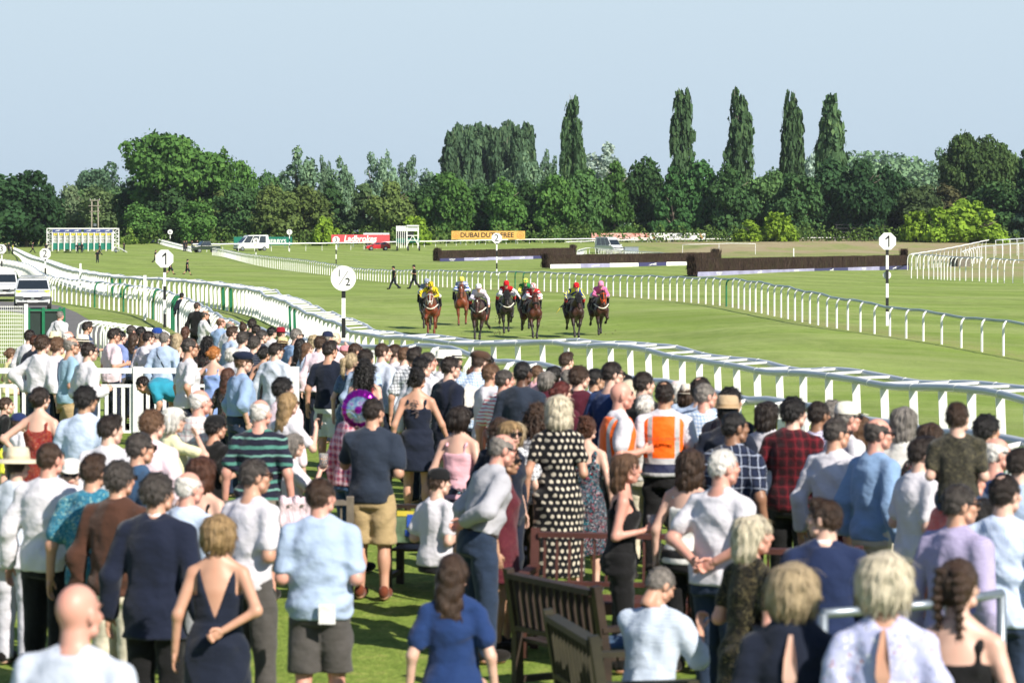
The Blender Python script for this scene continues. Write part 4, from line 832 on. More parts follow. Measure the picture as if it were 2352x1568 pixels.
# x y sex height yaw headturn hair:colour skin top bottom arms(left,right) extras | label
CROWD = '''
136 713 m 1.78 35 10 short:grey pink S=W T=NV df strap | person in white shirt with thin dark strap across the back beside the green gate
65 755 m 1.76 40 10 short:dark fair S=W T=NV dd | dark haired person in white shirt against the white mesh fence
78 767 f 1.70 35 20 short:auburn fair t=NV T=NV dd | auburn haired person mostly hidden behind the tall white shirted man at the left
93 767 m 1.89 42 10 thick:brown fair S=W T=DN hd tuck | brown haired person in billowing white shirt with hand on hip at the far left
122 763 m 1.72 50 0 short:grey fair J=BG T=KH dd hat:panama:#e2d3ae:#e2d3ae | person in beige jacket and plain straw panama hat at the left
152 758 m 1.74 60 20 fringe:white pink S=W T=NV df shades | bald person with white side hair behind the panama hats
127 772 m 1.85 48 12 thick:lbrown fair S=W T=NV df tuck | light brown haired person in white shirt between panama hat and pale blue polo
157 771 m 1.87 72 5 fringe:grey tan t=POLO T=KH ff shades fat:1.12 | balding person in pale blue polo shirt and khaki trousers holding a glass
184 770 m 1.74 55 20 short:grey fair S=W T=NV df hat:panama:#e8e0cc:#17171a | person in white shirt and cream panama hat with black band
198 783 m 1.86 62 12 reced:dark fair S=W T=DN ff tuck shades | balding bearded person in white shirt and navy trousers by the white fence
196 737 m 1.78 70 5 quiff:dark tan S=SHB T=NV ff shades | person in dark checked shirt and glasses beside the hooped white fence
256 752 m 1.80 68 6 quiff:dark tan s=PK T=NV ff shades fat:1.08 | person in pale pink shirt with sunglasses behind the white fence
272 757 m 1.74 60 0 short:black fair S=PER T=DG ff | person in periwinkle blue shirt close behind the pale pink shirt
298 745 m 1.76 58 0 reced:dgrey pink t=NV T=NV ff | balding person in navy t shirt on the grass edge behind the floral dress
321 748 m 1.76 40 20 short:black fair t=BK T=NV dd | black haired person seen as a small dark head behind the blonde woman in floral dress
305 763 f 1.64 30 20 long:brown fair t=DN T=NV dd | person with long brown hair and dark teal top left of the floral dress
331 762 f 1.66 8 22 long:lbrown fair B=FWH - cf | person with long light brown hair in bright floral sundress with bare shoulders
337 758 m 1.74 50 20 short:dark fair S=W T=NV dd shades | dark haired person with glasses just right of the floral sundress
360 752 m 1.74 15 15 short:grey fair S=W T=NV dd hat:cap:#1c3c86 backpack | person in royal blue cap carrying a small black backpack
376 760 m 1.74 22 10 short:grey fair S=PB T=NV dd strap | grey haired person in pale blue shirt with camera strap round the neck
391 768 f 1.62 25 20 bob:brown fair t=TQ k=NV dd | person with brown bob and turquoise cardigan
406 763 f 1.66 15 25 long:blond fair v=BK T=BK dd | blonde person in black sleeveless top beside the turquoise cardigan
425 748 f 1.68 20 20 long:auburn fair S=BK T=BK dd | person with long reddish hair dressed in black behind the blonde
451 693 m 1.84 35 20 crop:brown fair S=BK T=BK du | tall person in black top with hand raised to the mouth near the official
467 711 m 1.82 74 8 fringe:dgrey tan S=W T=NV ou shades | tall balding person in white shirt and dark glasses holding up binoculars
505 728 m 1.76 40 30 fringe:lbrown pink S=BL T=NV ou | bald person in blue shirt reaching a hand forward
526 736 m 1.74 45 20 fringe:grey pink S=W T=NV ff | bald grey person beside the running rail behind the blue shirt
557 740 f 1.66 30 10 topbun:brown fair t=W T=NV dd | person with brown hair twisted in a high bun
577 731 m 1.76 35 10 thick:dark fair t=BK T=NV dd | person with dark curly hair nearest the striped posts of the running rail
586 744 m 1.74 40 15 short:dark fair S=DSH T=NV dd | dark haired person below the dark curly head by the rail
528 748 m 1.78 70 5 quiff:brown fair S=PB T=NV df shades | brown haired person with sunglasses and pale blue shirt in the middle of the left crowd
554 760 m 1.76 40 10 thick:dgrey fair S=W T=NV dd | grey haired person in white shirt left of the striped top
581 770 m 1.76 35 10 thick:dgrey fair t=NST T=NV dd | grey curly haired person in dark striped top
530 795 f 1.58 40 10 bob:white pink S=W2 k=GY dd | white haired elderly person behind the navy flat cap
551 806 m 1.80 68 12 short:lbrown fair S=BL T=DN dp rolled tuck fat:1.15 hat:flatcap:#141c33 shades | large bearded person in blue shirt and navy flat cap
490 793 f 1.68 25 35 bun:ginger fair B=LBD - hd | person with ginger hair in a bun and light blue sundress with hand on hip
475 770 f 1.66 30 20 curly:black fair d=FBK - dd | person with curly black hair in black floral dress
429 773 m 1.90 74 10 reced:dgrey tan t=W T=NV dp fat:1.1 shades | tall grey haired person in white t shirt in profile behind the white fence
520 842 f 1.56 40 15 long:auburn fair t=FBK T=NV dd | person with long brown hair tucked beside the navy flat cap man
90 886 f 1.68 20 30 bun:dark fair B=FRD - hd | dark haired person with low bun in red floral sundress with hand on hip
192 884 m 1.80 30 22 thick:black olive S=PB2 T=NV dd shades | black haired person in pale blue shirt before the white fence
247 950 m 1.78 30 30 quiff:dark fair S=W T=NV dd | person with dark quiff and white shirt lower left of the fence post
344 938 m 1.80 32 22 thick:lbrown fair S=PK T=NV dd | brown haired person in pale pinkish shirt below the bending man
390 934 f 1.64 60 20 bob:white fair t=PLY T=CR dr hat:cap:#dedad0 | person in white cap and pale yellow top shading the eyes
452 890 m 1.80 45 18 fringe:white pink s=PLD T=ST dd fat:1.15 | white haired heavy person in pale checked shirt
488 952 m 1.55 50 20 thick:black tan t=BK T=BK df hat:cap:#141416 | short person in black cap beside the pale checked shirt
8 913 m 1.25 80 10 crop:brown fair t=BK h=YEL ff | child in black t shirt and bright yellow shorts at the left edge
38 952 m 1.20 60 0 short:brown fair t=W h=DN dd hat:cap:#1c2a54 | child in navy cap behind the red floral sundress
20 797 f 1.36 70 0 bun:lbrown fair d=FYL - ff legs:sit | seated person in yellow floral top in front of the mesh fence
36 1030 f 1.68 25 10 short:brown fair S=LG T=W2 dd tuck hat:straw:#cbc1a8:#bdb196 | person in very wide straw hat and pale shirt at the left edge
108 1011 m 1.84 30 14 crop:brown pink S=W T=BK dd | shaven headed person in loose white shirt and black trousers at the left
155 1050 f 1.62 150 30 short:brown fair t=BK T=BK du hat:cap:#d8d6d0 shades | person in white cap and sunglasses facing back through the left crowd
210 1040 m 1.80 20 15 quiff:brown tan s=PAI T=DN df | person in teal paisley shirt with tidy brown hair
267 1055 m 1.78 32 16 thick:dgrey tan S=CO T=CR dd shades | grey curly haired person in brown corduroy shirt and cream trousers
310 988 m 1.82 58 10 short:dgrey tan S=JN T=NV dd shades | grey haired person in slate blue shirt and dark glasses in profile
425 1077 m 1.74 40 15 fringe:white pink S=PB2 T=GY dd | bald pink headed person in pale blue check beside the navy suit
357 1083 m 1.86 22 30 thick:dgrey tan J=SUIT T=BK dd | person in dark navy suit with swept grey hair in the left foreground
458 1044 f 1.70 25 10 lbob:auburn fair B=BK - dd | person with straight brown hair to the shoulders and bare neck
574 1048 m 1.82 48 22 short:dgrey tan t=W T=DG df shades | person in white t shirt holding a pint of beer
500 1176 f 1.70 10 8 bob:gold tan B=NV - db hem0.35 vback | tanned person with blonde bob in navy V back dress and hand behind the back
735 1093 m 1.80 8 30 short:brown pink s=PB h=DG ff fat:1.16 | person in pale blue shirt and grey shorts with a white card in the back pocket
168 1330 m 1.80 25 15 bald:white pink S=LG T=GY dd fat:1.1 | bald sunburnt person in pale grey top in the bottom left corner
595 912 m 1.80 18 18 fringe:white pink t=STR h=DG dd fat:1.15 | white haired person in navy polo with green stripes
655 897 f 1.66 50 5 long:gold fair t=W T=JN ou shades | person with long blonde hair in white top holding up a black phone
644 864 m 1.74 40 25 thick:black fair S=PK T=NV dd | dark haired person in pale pink shirt behind the phone holder
755 781 m 1.84 25 25 quiff:dark tan t=NV h=LW df shoe:#223f94 | tall person in navy t shirt and white shorts with blue shoes
630 784 m 1.78 35 28 short:dark fair S=LG T=DG dd shades | person in loose light grey shirt beside the white gatepost
605 793 f 1.66 25 25 bun:black tan v=BK T=BK dd | person with black bun and bare shoulders left of the grey shirt
676 752 m 1.82 55 15 short:grey fair S=DENB T=NV df shades | tall grey haired person in light blue shirt in the upper crowd
688 775 f 1.66 25 25 long:black fair v=BK T=BK dd | person with long straight black hair in black vest top
642 752 f 1.66 40 15 short:brown fair S=W T=NV du hat:trilby:#8c1a2a:#8c1a2a | person in deep red hat with hand at the face
645 776 f 1.60 50 15 bob:brown fair t=PK T=NV dd hat:panama:#d6bd8e:#b99a68 | person in natural straw sun hat under the red hat
621 749 m 1.74 40 10 short:black fair S=W T=NV dd | dark haired person left of the red hat
597 755 m 1.76 60 10 short:dgrey fair S=DSH T=NV dd | person with greying temples behind the black bun
700 785 f 1.62 60 30 long:lbrown fair S=PB2 T=NV dd | person with light brown hair right of the long black hair
735 770 m 1.76 20 30 thick:brown fair S=PK T=NV dr | person in pale pinkish shirt raising an arm beside the navy t shirt
750 760 m 1.74 35 20 short:grey fair S=NV T=NV dd hat:cap:#1b2240 | person in navy cap with grey stripe behind the raised arm
719 767 f 1.64 35 20 lbob:blond fair t=W T=NV dd | blonde person behind the pale pinkish raised arm
768 763 f 1.66 50 20 long:plat fair S=PINK T=NV dr | person with pale blond hair and raised hand near the half furlong post
811 785 m 1.80 62 12 reced:brown tan S=MR T=NV ff shades | balding brown haired person with sunglasses and maroon shirt
790 792 f 1.62 40 20 short:pink fair S=PINK T=NV dd hat:cap:#c9848c | person in dusty pink cap by the base of the half furlong post
804 808 f 1.70 35 25 pony:blond fair d=FBL - dd | person with blonde ponytail and blue patterned top
838 822 f 1.72 8 12 curly:black fair B=FCO - ff | person with big curly black hair in coral dress with bare shoulders
836 800 m 1.76 40 10 thick:dark fair S=PB T=NV dd | dark haired person above the curly black hair
874 785 m 1.84 48 26 reced:brown fair S=LG T=NV dd | person with thinning brown hair and grey blue shirt left of centre
903 788 m 1.80 45 25 short:brown fair S=W T=NV ff | brown haired person in white shirt right of the grey blue shirt
926 794 m 1.78 45 25 short:lbrown fair S=W T=NV dd | light brown haired person in white shirt and blue collar near the rail
950 795 m 1.80 18 30 quiff:dark tan s=BWC T=NV dd | person with dark quiff in white shirt with black window checks
965 817 m 1.76 40 40 thick:black fair S=W T=NV dd | black curly haired person behind the navy dress updo
976 806 m 1.76 60 20 short:dgrey pink S=W T=NV dd | grey cropped person in profile above the black curls
1016 806 m 1.74 30 30 short:grey fair S=W T=NV dd hat:panama:#e9e5da:#e9e5da | person in plain white panama hat at the crowd rail
1040 806 m 1.74 45 30 short:grey fair S=PB T=NV dd hat:panama:#ece7da:#3a3a40 | person in white panama hat with dark band at the crowd rail
1027 815 m 1.84 58 12 short:dark fair J=SUIT T=CR ff shades | person in navy blazer and cream trousers reading a newspaper
958 843 f 1.70 8 22 upd:black tan B=NV - dw hem0.62 noshoe | person in navy strap dress with black curled updo and tattooed back
1088 808 m 1.80 25 20 short:brown fair s=LBC T=NV ff bend:14 hat:flatcap:#4a352a | person in brown flat cap and light blue checked shirt leaning forward
1114 812 m 1.76 35 20 short:black fair S=DSH T=NV dd | dark haired person behind the brown flat cap
1120 831 m 1.78 62 5 short:lbrown tan s=W T=DN cc fat:1.08 | brown haired person in white short sleeved shirt with folded arms
1093 833 f 1.64 20 25 pony:auburn fair v=BL T=NV dd | person with auburn ponytail beside the folded arms
1153 845 m 1.76 40 25 crop:dgrey pink t=RST T=NV dd | cropped grey person in red and white striped top
1170 853 f 1.62 45 10 lbob:blond fair t=TQ T=NV dd | blonde person between striped top and dark blue shirt
855 910 m 1.80 12 22 reced:dark tan s=DSH h=KH uf shoe:#6a3420 | person in dark navy shirt and khaki shorts standing on the lawn
805 897 m 1.72 60 15 short:brown fair S=RBC T=JN dd hat:cap:#1a2340 bend:6 | person in navy cap and red and blue checked shirt
1053 927 f 1.68 25 18 bob:dark fair v=PINK T=FTQ dd | person with dark glossy bob and bare shoulder left of the bald man
1098 996 m 1.78 66 8 fringe:grey pink S=GY T=DN db bend:16 tuck shades | bald person in grey shirt leaning forward with hand behind
1146 955 f 1.64 30 25 wavy:brown fair S=NV T=NV dd | person with wavy brown hair in dark top behind the bald man
1164 962 f 1.62 130 20 bob:gold fair t=NV T=NV dd shades | blonde person in sunglasses turned towards the right
1153 1020 f 1.68 95 20 long:black olive d=LAC - hd hem0.6 shades | person with long black hair in burgundy lace dress with hand on hip
1197 826 m 1.84 25 14 crop:black brown S=DSH T=NV ff rolled | tall person with shaved head in dark blue grey shirt
1230 836 f 1.62 40 20 short:lbrown fair t=PINK T=NV dd shades | small light haired person with glasses right of the shaved head
1253 850 f 1.60 30 20 bob:grey pink S=MR T=NV dd | grey haired person in maroon top at the crowd rail
1270 838 f 1.64 30 20 bob:black fair S=BK T=NV dd | black haired person half hidden by the white t shirt at the rail
1298 807 m 1.82 25 25 quiff:brown fair t=W T=JN dd | brown haired person in white t shirt before the running rail
1326 838 m 1.80 32 28 thick:brown fair S=MR T=NV dd | curly brown haired person in maroon shirt
1303 845 f 1.66 20 20 short:grey fair t=NV T=NV dd | short grey haired person left of the maroon shirt
1363 843 m 1.76 35 32 short:black olive S=PB T=NV dd | black haired person in pale blue shirt with red glasses arms
1400 827 m 1.86 42 30 short:dark fair t=RB T=NV dd shades | tall dark haired person in royal navy polo shirt and glasses
1430 856 m 1.74 40 30 short:black brown t=BK T=NV dd | dark haired person behind the tall navy polo
1416 872 m 1.86 72 8 bald:brown pink H=W T=BK df | shaven steward in orange high visibility vest smiling to the right
1443 869 f 1.72 10 10 long:plat fair v=ORG T=NV dd | person with very long platinum hair behind the shaven steward
1472 850 m 1.84 40 16 short:dark fair S=BK T=NV dd | person with short dark hair between the two stewards
1480 903 f 1.66 15 15 bun:white tan v=CW T=CR dd | person with white hair in a round bun between the orange vests
1526 872 m 1.84 4 8 crown:dark olive H=W T=BK fd | steward seen from behind in orange high visibility vest with bald crown
1555 873 f 1.64 30 20 bob:white fair S=PB2 T=NV dd hat:cap:#d8c4c4 | person in pale pink cap beyond the right steward
1578 884 f 1.64 30 20 bob:brown fair S=W T=NV dd hat:trilby:#ddd2c2:#ddd2c2 | person in cream hat beyond the right steward
1606 862 m 1.84 25 20 crown:dark fair S=PB T=NV dd | tall dark haired person with small bald patch at the rail
1616 876 m 1.80 25 35 reced:grey pink s=LBC T=NV dd | grey haired person in blue and white checked shirt
1626 894 f 1.70 30 0 long:gold fair J=TW T=BK hd | person with long golden hair in grey tweed jacket with hand on hip
1672 887 m 1.80 35 15 thick:black olive S=NV T=NV dd | black haired person behind the tan trilby
1668 912 m 1.78 20 12 short:black mid S=NV T=NV dd hat:trilby:#b39b7c:#a58c6c | person in tan trilby and navy top
1681 941 m 1.86 30 30 crop:black mid s=NCH T=DG pd fat:1.2 | heavy shaven person in navy and white checked shirt
1283 903 f 1.85 8 6 lbob:plat tan d=DOT - df hem0.25 | tall person with platinum bob in black polka dot dress holding a cup
1287 873 f 1.68 25 40 bun:red fair S=MR T=NV dd shades | person with dark red bun and glasses above the polka dot dress
1234 922 f 1.66 10 20 curly:brown fair S=BWC T=NV dd | person with curly brown hair left of the polka dot dress
1346 954 f 1.60 15 12 upd:auburn fair D=FTQ - dd hem0.4 | person in black dress with turquoise and pink flowers
1182 966 f 1.60 20 20 bob:blond fair t=BWC T=NV dd | blonde person low behind the burgundy lace dress
1216 975 m 1.45 25 -20 short:blond fair t=W T=JN df | person in white t shirt with tattooed arm holding a phone
1426 1036 f 1.68 88 8 mid:lbrown pink v=BK T=BK df | laughing person with brown hair in black sleeveless top holding a cup
1578 1026 f 1.70 30 -25 mid:brown fair v=CW T=BK dd shades | person with brown hair and bare shoulder blades left of the white haired man
1653 1026 m 1.84 35 25 crop:white pink t=W T=DN bb fat:1.18 | white haired person in white t shirt with hands behind the back
1819 909 m 1.86 22 28 thick:black fair S=RCH T=BK df | person with dark hair in red and black checked shirt
1760 918 f 1.70 20 20 lbob:dark fair t=W T=NV dd | dark haired person in white top left of the red checked shirt
1874 917 m 1.78 35 10 reced:dark mid S=PDT T=NV dd | person in purple spotted shirt right of the red checked shirt
1907 917 m 1.76 40 10 thick:grey fair J=NV T=NV dd | grey haired person in navy jacket left of the white cap
1936 921 m 1.78 60 5 short:grey pink S=W T=CR dd hat:cap:#e0dccf shades | person in off white cap at the right crowd
1914 955 m 1.80 35 25 reced:dgrey tan S=W T=MR dd shades | greying person in white shirt and dark red trousers
1971 950 f 1.68 20 20 mid:lbrown fair S=GLD T=BK dd | person with streaked blonde hair and dark patterned scarf
2006 954 m 1.82 52 18 fringe:dgrey pink S=DENB T=CR dd shades | pink bald person in light denim shirt
2074 930 f 1.78 15 10 mid:grey fair S=CW T=ST dd | person with long grey hair in loose off white shirt and stone trousers
2134 967 f 1.70 20 15 mid:brown fair S=FBK T=BK dd | person with highlighted brown hair in dark floral top
2106 1000 m 1.78 60 8 quiff:dark fair s=W T=DN ff | dark haired person in white shirt looking up to the child
2262 949 m 1.80 25 25 thick:black tan S=GDT T=NV dd | dark curly haired person in green and white spotted shirt
2222 1058 m 1.80 22 25 crop:brown pink s=FCO2 T=DN dd | bearded person with cropped hair carrying the child
2281 999 m 1.80 42 28 fringe:white pink t=RB T=NV dd shades | bald person in navy polo and glasses near the right edge
2337 1024 m 1.78 35 20 short:dark fair S=PB T=NV dd | short haired person in pale blue shirt at the right edge
2194 1107 m 1.80 40 28 short:dgrey tan S=PUR T=DN dd shades | grey haired person in lilac gingham shirt with silver sunglasses
2303 1084 m 1.82 20 20 crown:dark fair S=BST T=DN dd | person in blue striped shirt in front of the barrier at the right
2250 1140 f 1.62 30 20 bob:black fair d=FCO2 - dd | person in coral and white floral dress behind the striped shirt
1893 1142 m 1.73 -2 -62 quiff:brown fair J=SUIT2 T=SUIT2 dd | brown haired person in navy suit with face turned to the left
1720 1178 f 1.68 45 35 lbob:plat pink d=GLD - ff hem0.4 | blonde person in black and gold palm print dress with black handbag
1820 1285 f 1.78 5 4 bob:blond fair S=NV k=NV dd keyhole | person with ash blonde bob in navy top with a keyhole back
2033 1260 f 1.83 4 14 bob:plat tan d=FLI - dd keyhole | person with short blonde hair in lilac blouse printed with white flowers
2200 1276 f 1.77 6 22 braids:brown fair B=CAMI - dd | person with two golden brown braids in black strappy top
1039 1267 f 1.42 6 18 long:brown fair t=RB k=FLI dd legs:sit | seated person with very long brown hair in royal blue top
1488 1302 m 1.30 30 25 reced:grey tan S=CHK T=DG ou legs:sit rolled bend:13 nod:22 | grey haired person in checked shirt sitting on a bench resting head on hand
1000 1074 m 1.30 50 15 short:brown fair t=W T=BK ff legs:sit hat:cap:#121214 | seated person in black cap and white shirt beyond the dark bench
664 992 f 1.32 70 10 bob:grey fair t=W k=PINK fu legs:sit | seated grey haired person in loose white top raising a fist
'''
placed = []
def put(px, py, h, tries=24):
    """stand a person of height h so that the head top meets the pixel; step back or forth until nobody stands on the same spot"""
    best = None
    for i in range(tries):
        dh = (0, 0.03, -0.03, 0.06, -0.06, 0.09, -0.09, 0.12, -0.12, 0.15, -0.15, 0.18, -0.18, 0.21, -0.21)[min(i, 14)]
        p = at(px, py, h + dh); m = min([math.hypot((p.x - q.x) / 0.42, (p.y - q.y) / 0.34) for q in placed] or [9])
        if m >= 1: return p, h + dh
        if best is None or m > best[0]: best = (m, p, h + dh)
    return best[1], best[2]
WHO = {}
for line in CROWD.strip().split('\n'):
    spec, label = line.split(' | '); t_ = spec.split(); ex = t_[12:]
    px, py, sex, h, yaw, hy = float(t_[0]), float(t_[1]), t_[2], float(t_[3]), float(t_[4]), float(t_[5])
    hr, hc = t_[6].split(':'); sk = t_[7]; hc = hc if hc in HAIRC else 'lbrown'
    top = t_[8].split('='); top = (top[0], cl(top[1])); bot = None if t_[9] == '-' else (t_[9][0], cl(t_[9][2:]))
    arms = t_[10]; ex = t_[11:]
    legs = next((e[5:] for e in ex if e.startswith('legs:')), 'stand'); bend = float(next((e[5:] for e in ex if e.startswith('bend:')), 3)); fat = float(next((e[4:] for e in ex if e.startswith('fat:')), 1.0))
    loc, h2 = put(px, py, h); placed.append(loc)
    hh = h2 / (1 - 0.34 / 1.78) if legs == 'sit' else h2
    if bend > 10: hh *= 1 + (bend - 10) * 0.004
    ly = yaw + math.degrees(math.atan2(loc.x, loc.y))
    info = person(loc, hh, sex, ly, hy, hr, hc, sk, top, bot, arms, label, F / loc.y, legs, bend, nod=float(next((e[4:] for e in ex if e.startswith('nod:')), 0)), fat=fat, extra=ex)
    info['label'] = label; WHO[label] = info
    k = info['k']; root = info['root']
    if 'strap' in ex:
        mb = MB(); mb.tube([info['T'](p) * k for p in ((0.10, -0.125, 1.05), (0.02, -0.155, 1.22), (-0.07, -0.145, 1.36), (-0.11, -0.07, 1.465), (-0.10, 0.08, 1.40), (0.0, 0.15, 1.25))], 0.008 * k, 6); mb.build('strap', cloth('plain:#15161c'), root, True)
    if 'keyhole' in ex:
        mb = MB(); V = [(0.0, 1.45)] + [(0.03 * math.sin(a), 1.32 - 0.11 * math.cos(a)) for a in np.linspace(2.6, -2.6 + 0, 9)][::-1]
        pts = [(-0.008, 1.46), (0.008, 1.46), (0.024, 1.36), (0.03, 1.27), (0.0, 1.18), (-0.03, 1.27), (-0.024, 1.36)]
        V = [info['T']((x, np.interp(z, [1.18, 1.36, 1.46], [-0.128, -0.138, -0.105]), z)) * k for x, z in pts] + [info['T']((x, np.interp(z, [1.18, 1.36, 1.46], [-0.148, -0.152, -0.118]), z)) * k for x, z in pts]
        n = 7; mb.add(V, [tuple(range(n, 2 * n))] + [(i, i + n, (i + 1) % n + n, (i + 1) % n) for i in range(n)]); mb.build('keyhole_opening', skin(t_[7]), root, False)
    if 'backpack' in ex:
        V, Q = surfnet(lambda P: union(P, [('l', [(1.02, 0, -0.2, 0.13, 0.07), (1.2, 0, -0.21, 0.135, 0.08), (1.36, 0, -0.18, 0.11, 0.05)])], 0.03), (-0.16, -0.32, 0.95), (0.16, -0.08, 1.42), 0.025)
        pk = link('backpack', mesh_np('backpack', V * k, Q), cloth('plain:#17171b'), None); pk.location = root.location; pk.rotation_euler = root.rotation_euler; tag(pk, 'small black backpack on the person in the royal blue cap', 'backpack')
def who(s): return next(v for kk, v in WHO.items() if s in kk)
# ---------------- horses and jockeys ----------------
LEGS = [  # per pose: knee, fetlock, hoof for left fore, right fore, left hind, right hind  (x right, y ahead)
    [((-.17, .78, .55), (-.15, .86, .20), (-.15, .90, .06)), ((.20, .98, .74), (.18, .78, .50), (.17, .66, .46)), ((-.17, -1.12, .55), (-.16, -1.35, .30), (-.16, -1.46, .24)), ((.17, -.80, .50), (.15, -.72, .16), (.15, -.66, .05))],
    [((-.20, .95, .72), (-.17, .70, .52), (-.17, .58, .50)), ((.15, .72, .54), (.13, .76, .18), (.13, .80, .05)), ((-.18, -.85, .50), (-.17, -.85, .18), (-.17, -.80, .06)), ((.18, -1.15, .62), (.17, -1.42, .42), (.17, -1.52, .36))],
    [((-.12, .76, .54), (-.06, .80, .18), (-.06, .84, .05)), ((.15, .80, .55), (.12, .92, .22), (.12, .98, .08)), ((-.20, -1.15, .62), (-.30, -1.38, .45), (-.32, -1.48, .40)), ((.17, -1.0, .58), (.16, -1.2, .36), (.16, -1.3, .3))]]
def coat(c, pts):
    k = 'coat' + c + pts
    if k in MATS: return MATS[k]
    m, t, b = nodes_of(k); tc = N(t, 'ShaderNodeTexCoord').outputs['Object']; sp = N(t, 'ShaderNodeSeparateXYZ'); t.links.new(tc, sp.inputs[0]); base = lin(c)
    cc = mix_(t, mapr(t, noise_(t, tc, 3, 3), 0.35, 0.65, 0, 0.6), base, tuple(x * 0.55 for x in base[:3]) + (1,))
    if pts == 'bay': cc = mix_(t, mapr(t, sp.outputs[2], 0.45, 0.85, 1, 0), cc, (0.012, 0.010, 0.009, 1))
    else: cc = mix_(t, mapr(t, sp.outputs[2], 0.05, 0.13, 1, 0), cc, (0.03, 0.025, 0.02, 1))
    t.links.new(cc, b.inputs['Base Color']); b.inputs['Roughness'].default_value = 0.48; b.inputs['Specular IOR Level'].default_value = 0.35; b.inputs['Sheen Weight'].default_value = 0.1
    bn = N(t, 'ShaderNodeBump'); bn.inputs['Strength'].default_value = 0.35; bn.inputs['Distance'].default_value = 0.03; t.links.new(noise_(t, tc, 9, 3), bn.inputs['Height']); t.links.new(bn.outputs[0], b.inputs['Normal'])
    MATS[k] = m; return m
LEATHER = plain('dark_leather', (0.02, 0.014, 0.011, 1), 0.4)
HOOF = plain('hoof', (0.045, 0.035, 0.028, 1), 0.6)
def horse_mesh(pose, hx, hz):
    key = ('horse', pose, hx, hz)
    if key in TPL: return TPL[key]
    pr = [('e', (0, -.12, 1.17), (.285, .78, .335)), ('e', (0, .58, 1.14), (.245, .36, .36)), ('e', (0, -.85, 1.22), (.275, .45, .36)), ('e', (.13, .78, 1.02), (.14, .16, .2)), ('e', (-.13, .78, 1.02), (.14, .16, .2)),
          ('c', (0, .55, 1.32), (hx * .6, 1.18, 1.50 + hz), .24, .135), ('c', (0, .4, 1.42), (hx * .5, 1.1, 1.62 + hz), .13, .07),
          ('c', (hx, 1.22, 1.60 + hz), (hx * 1.1, 1.52, 1.22 + hz), .125, .072), ('e', (hx * 1.1, 1.54, 1.16 + hz), (.066, .085, .085)), ('e', (hx, 1.22, 1.46 + hz), (.075, .13, .12)), ('e', (hx, 1.32, 1.53 + hz), (.112, .07, .06))]
    for sx in (1, -1): pr.append(('c', (hx + sx * .065, 1.14, 1.70 + hz), (hx + sx * .085, 1.12, 1.85 + hz), .035, .008))
    for i, (kn, fe, ho) in enumerate(LEGS[pose]):
        sx = -1 if i % 2 == 0 else 1
        if i < 2: pr += [('c', (sx * .17, .62, 1.02), (sx * .175, .66, .86), .15, .115), ('c', (sx * .175, .66, .88), kn, .105, .06), ('e', kn, (.062, .062, .075)), ('c', kn, fe, .048, .040), ('e', fe, (.046, .05, .05)), ('c', fe, ho, .04, .058)]
        else:
            st = (sx * .2, -.62, .84); pr += [('c', (sx * .18, -.86, 1.15), st, .22, .15), ('c', st, kn, .125, .062), ('e', kn, (.06, .075, .08)), ('c', kn, fe, .05, .04), ('e', fe, (.046, .05, .05)), ('c', fe, ho, .04, .058)]
    V, Q = surfnet(lambda P: union(P, pr, 0.045), (-.6, -1.75, -.08), (.6, 1.75, 2.05), 0.036)
    TPL[key] = mesh_np('body', V, Q); return TPL[key]
def ring(c, rx, rz, ry, a0, a1, n=14):
    return [(c[0] + rx * math.sin(a), c[1] + ry * math.cos(a), c[2] + rz * math.cos(a)) for a in np.linspace(a0, a1, n)]
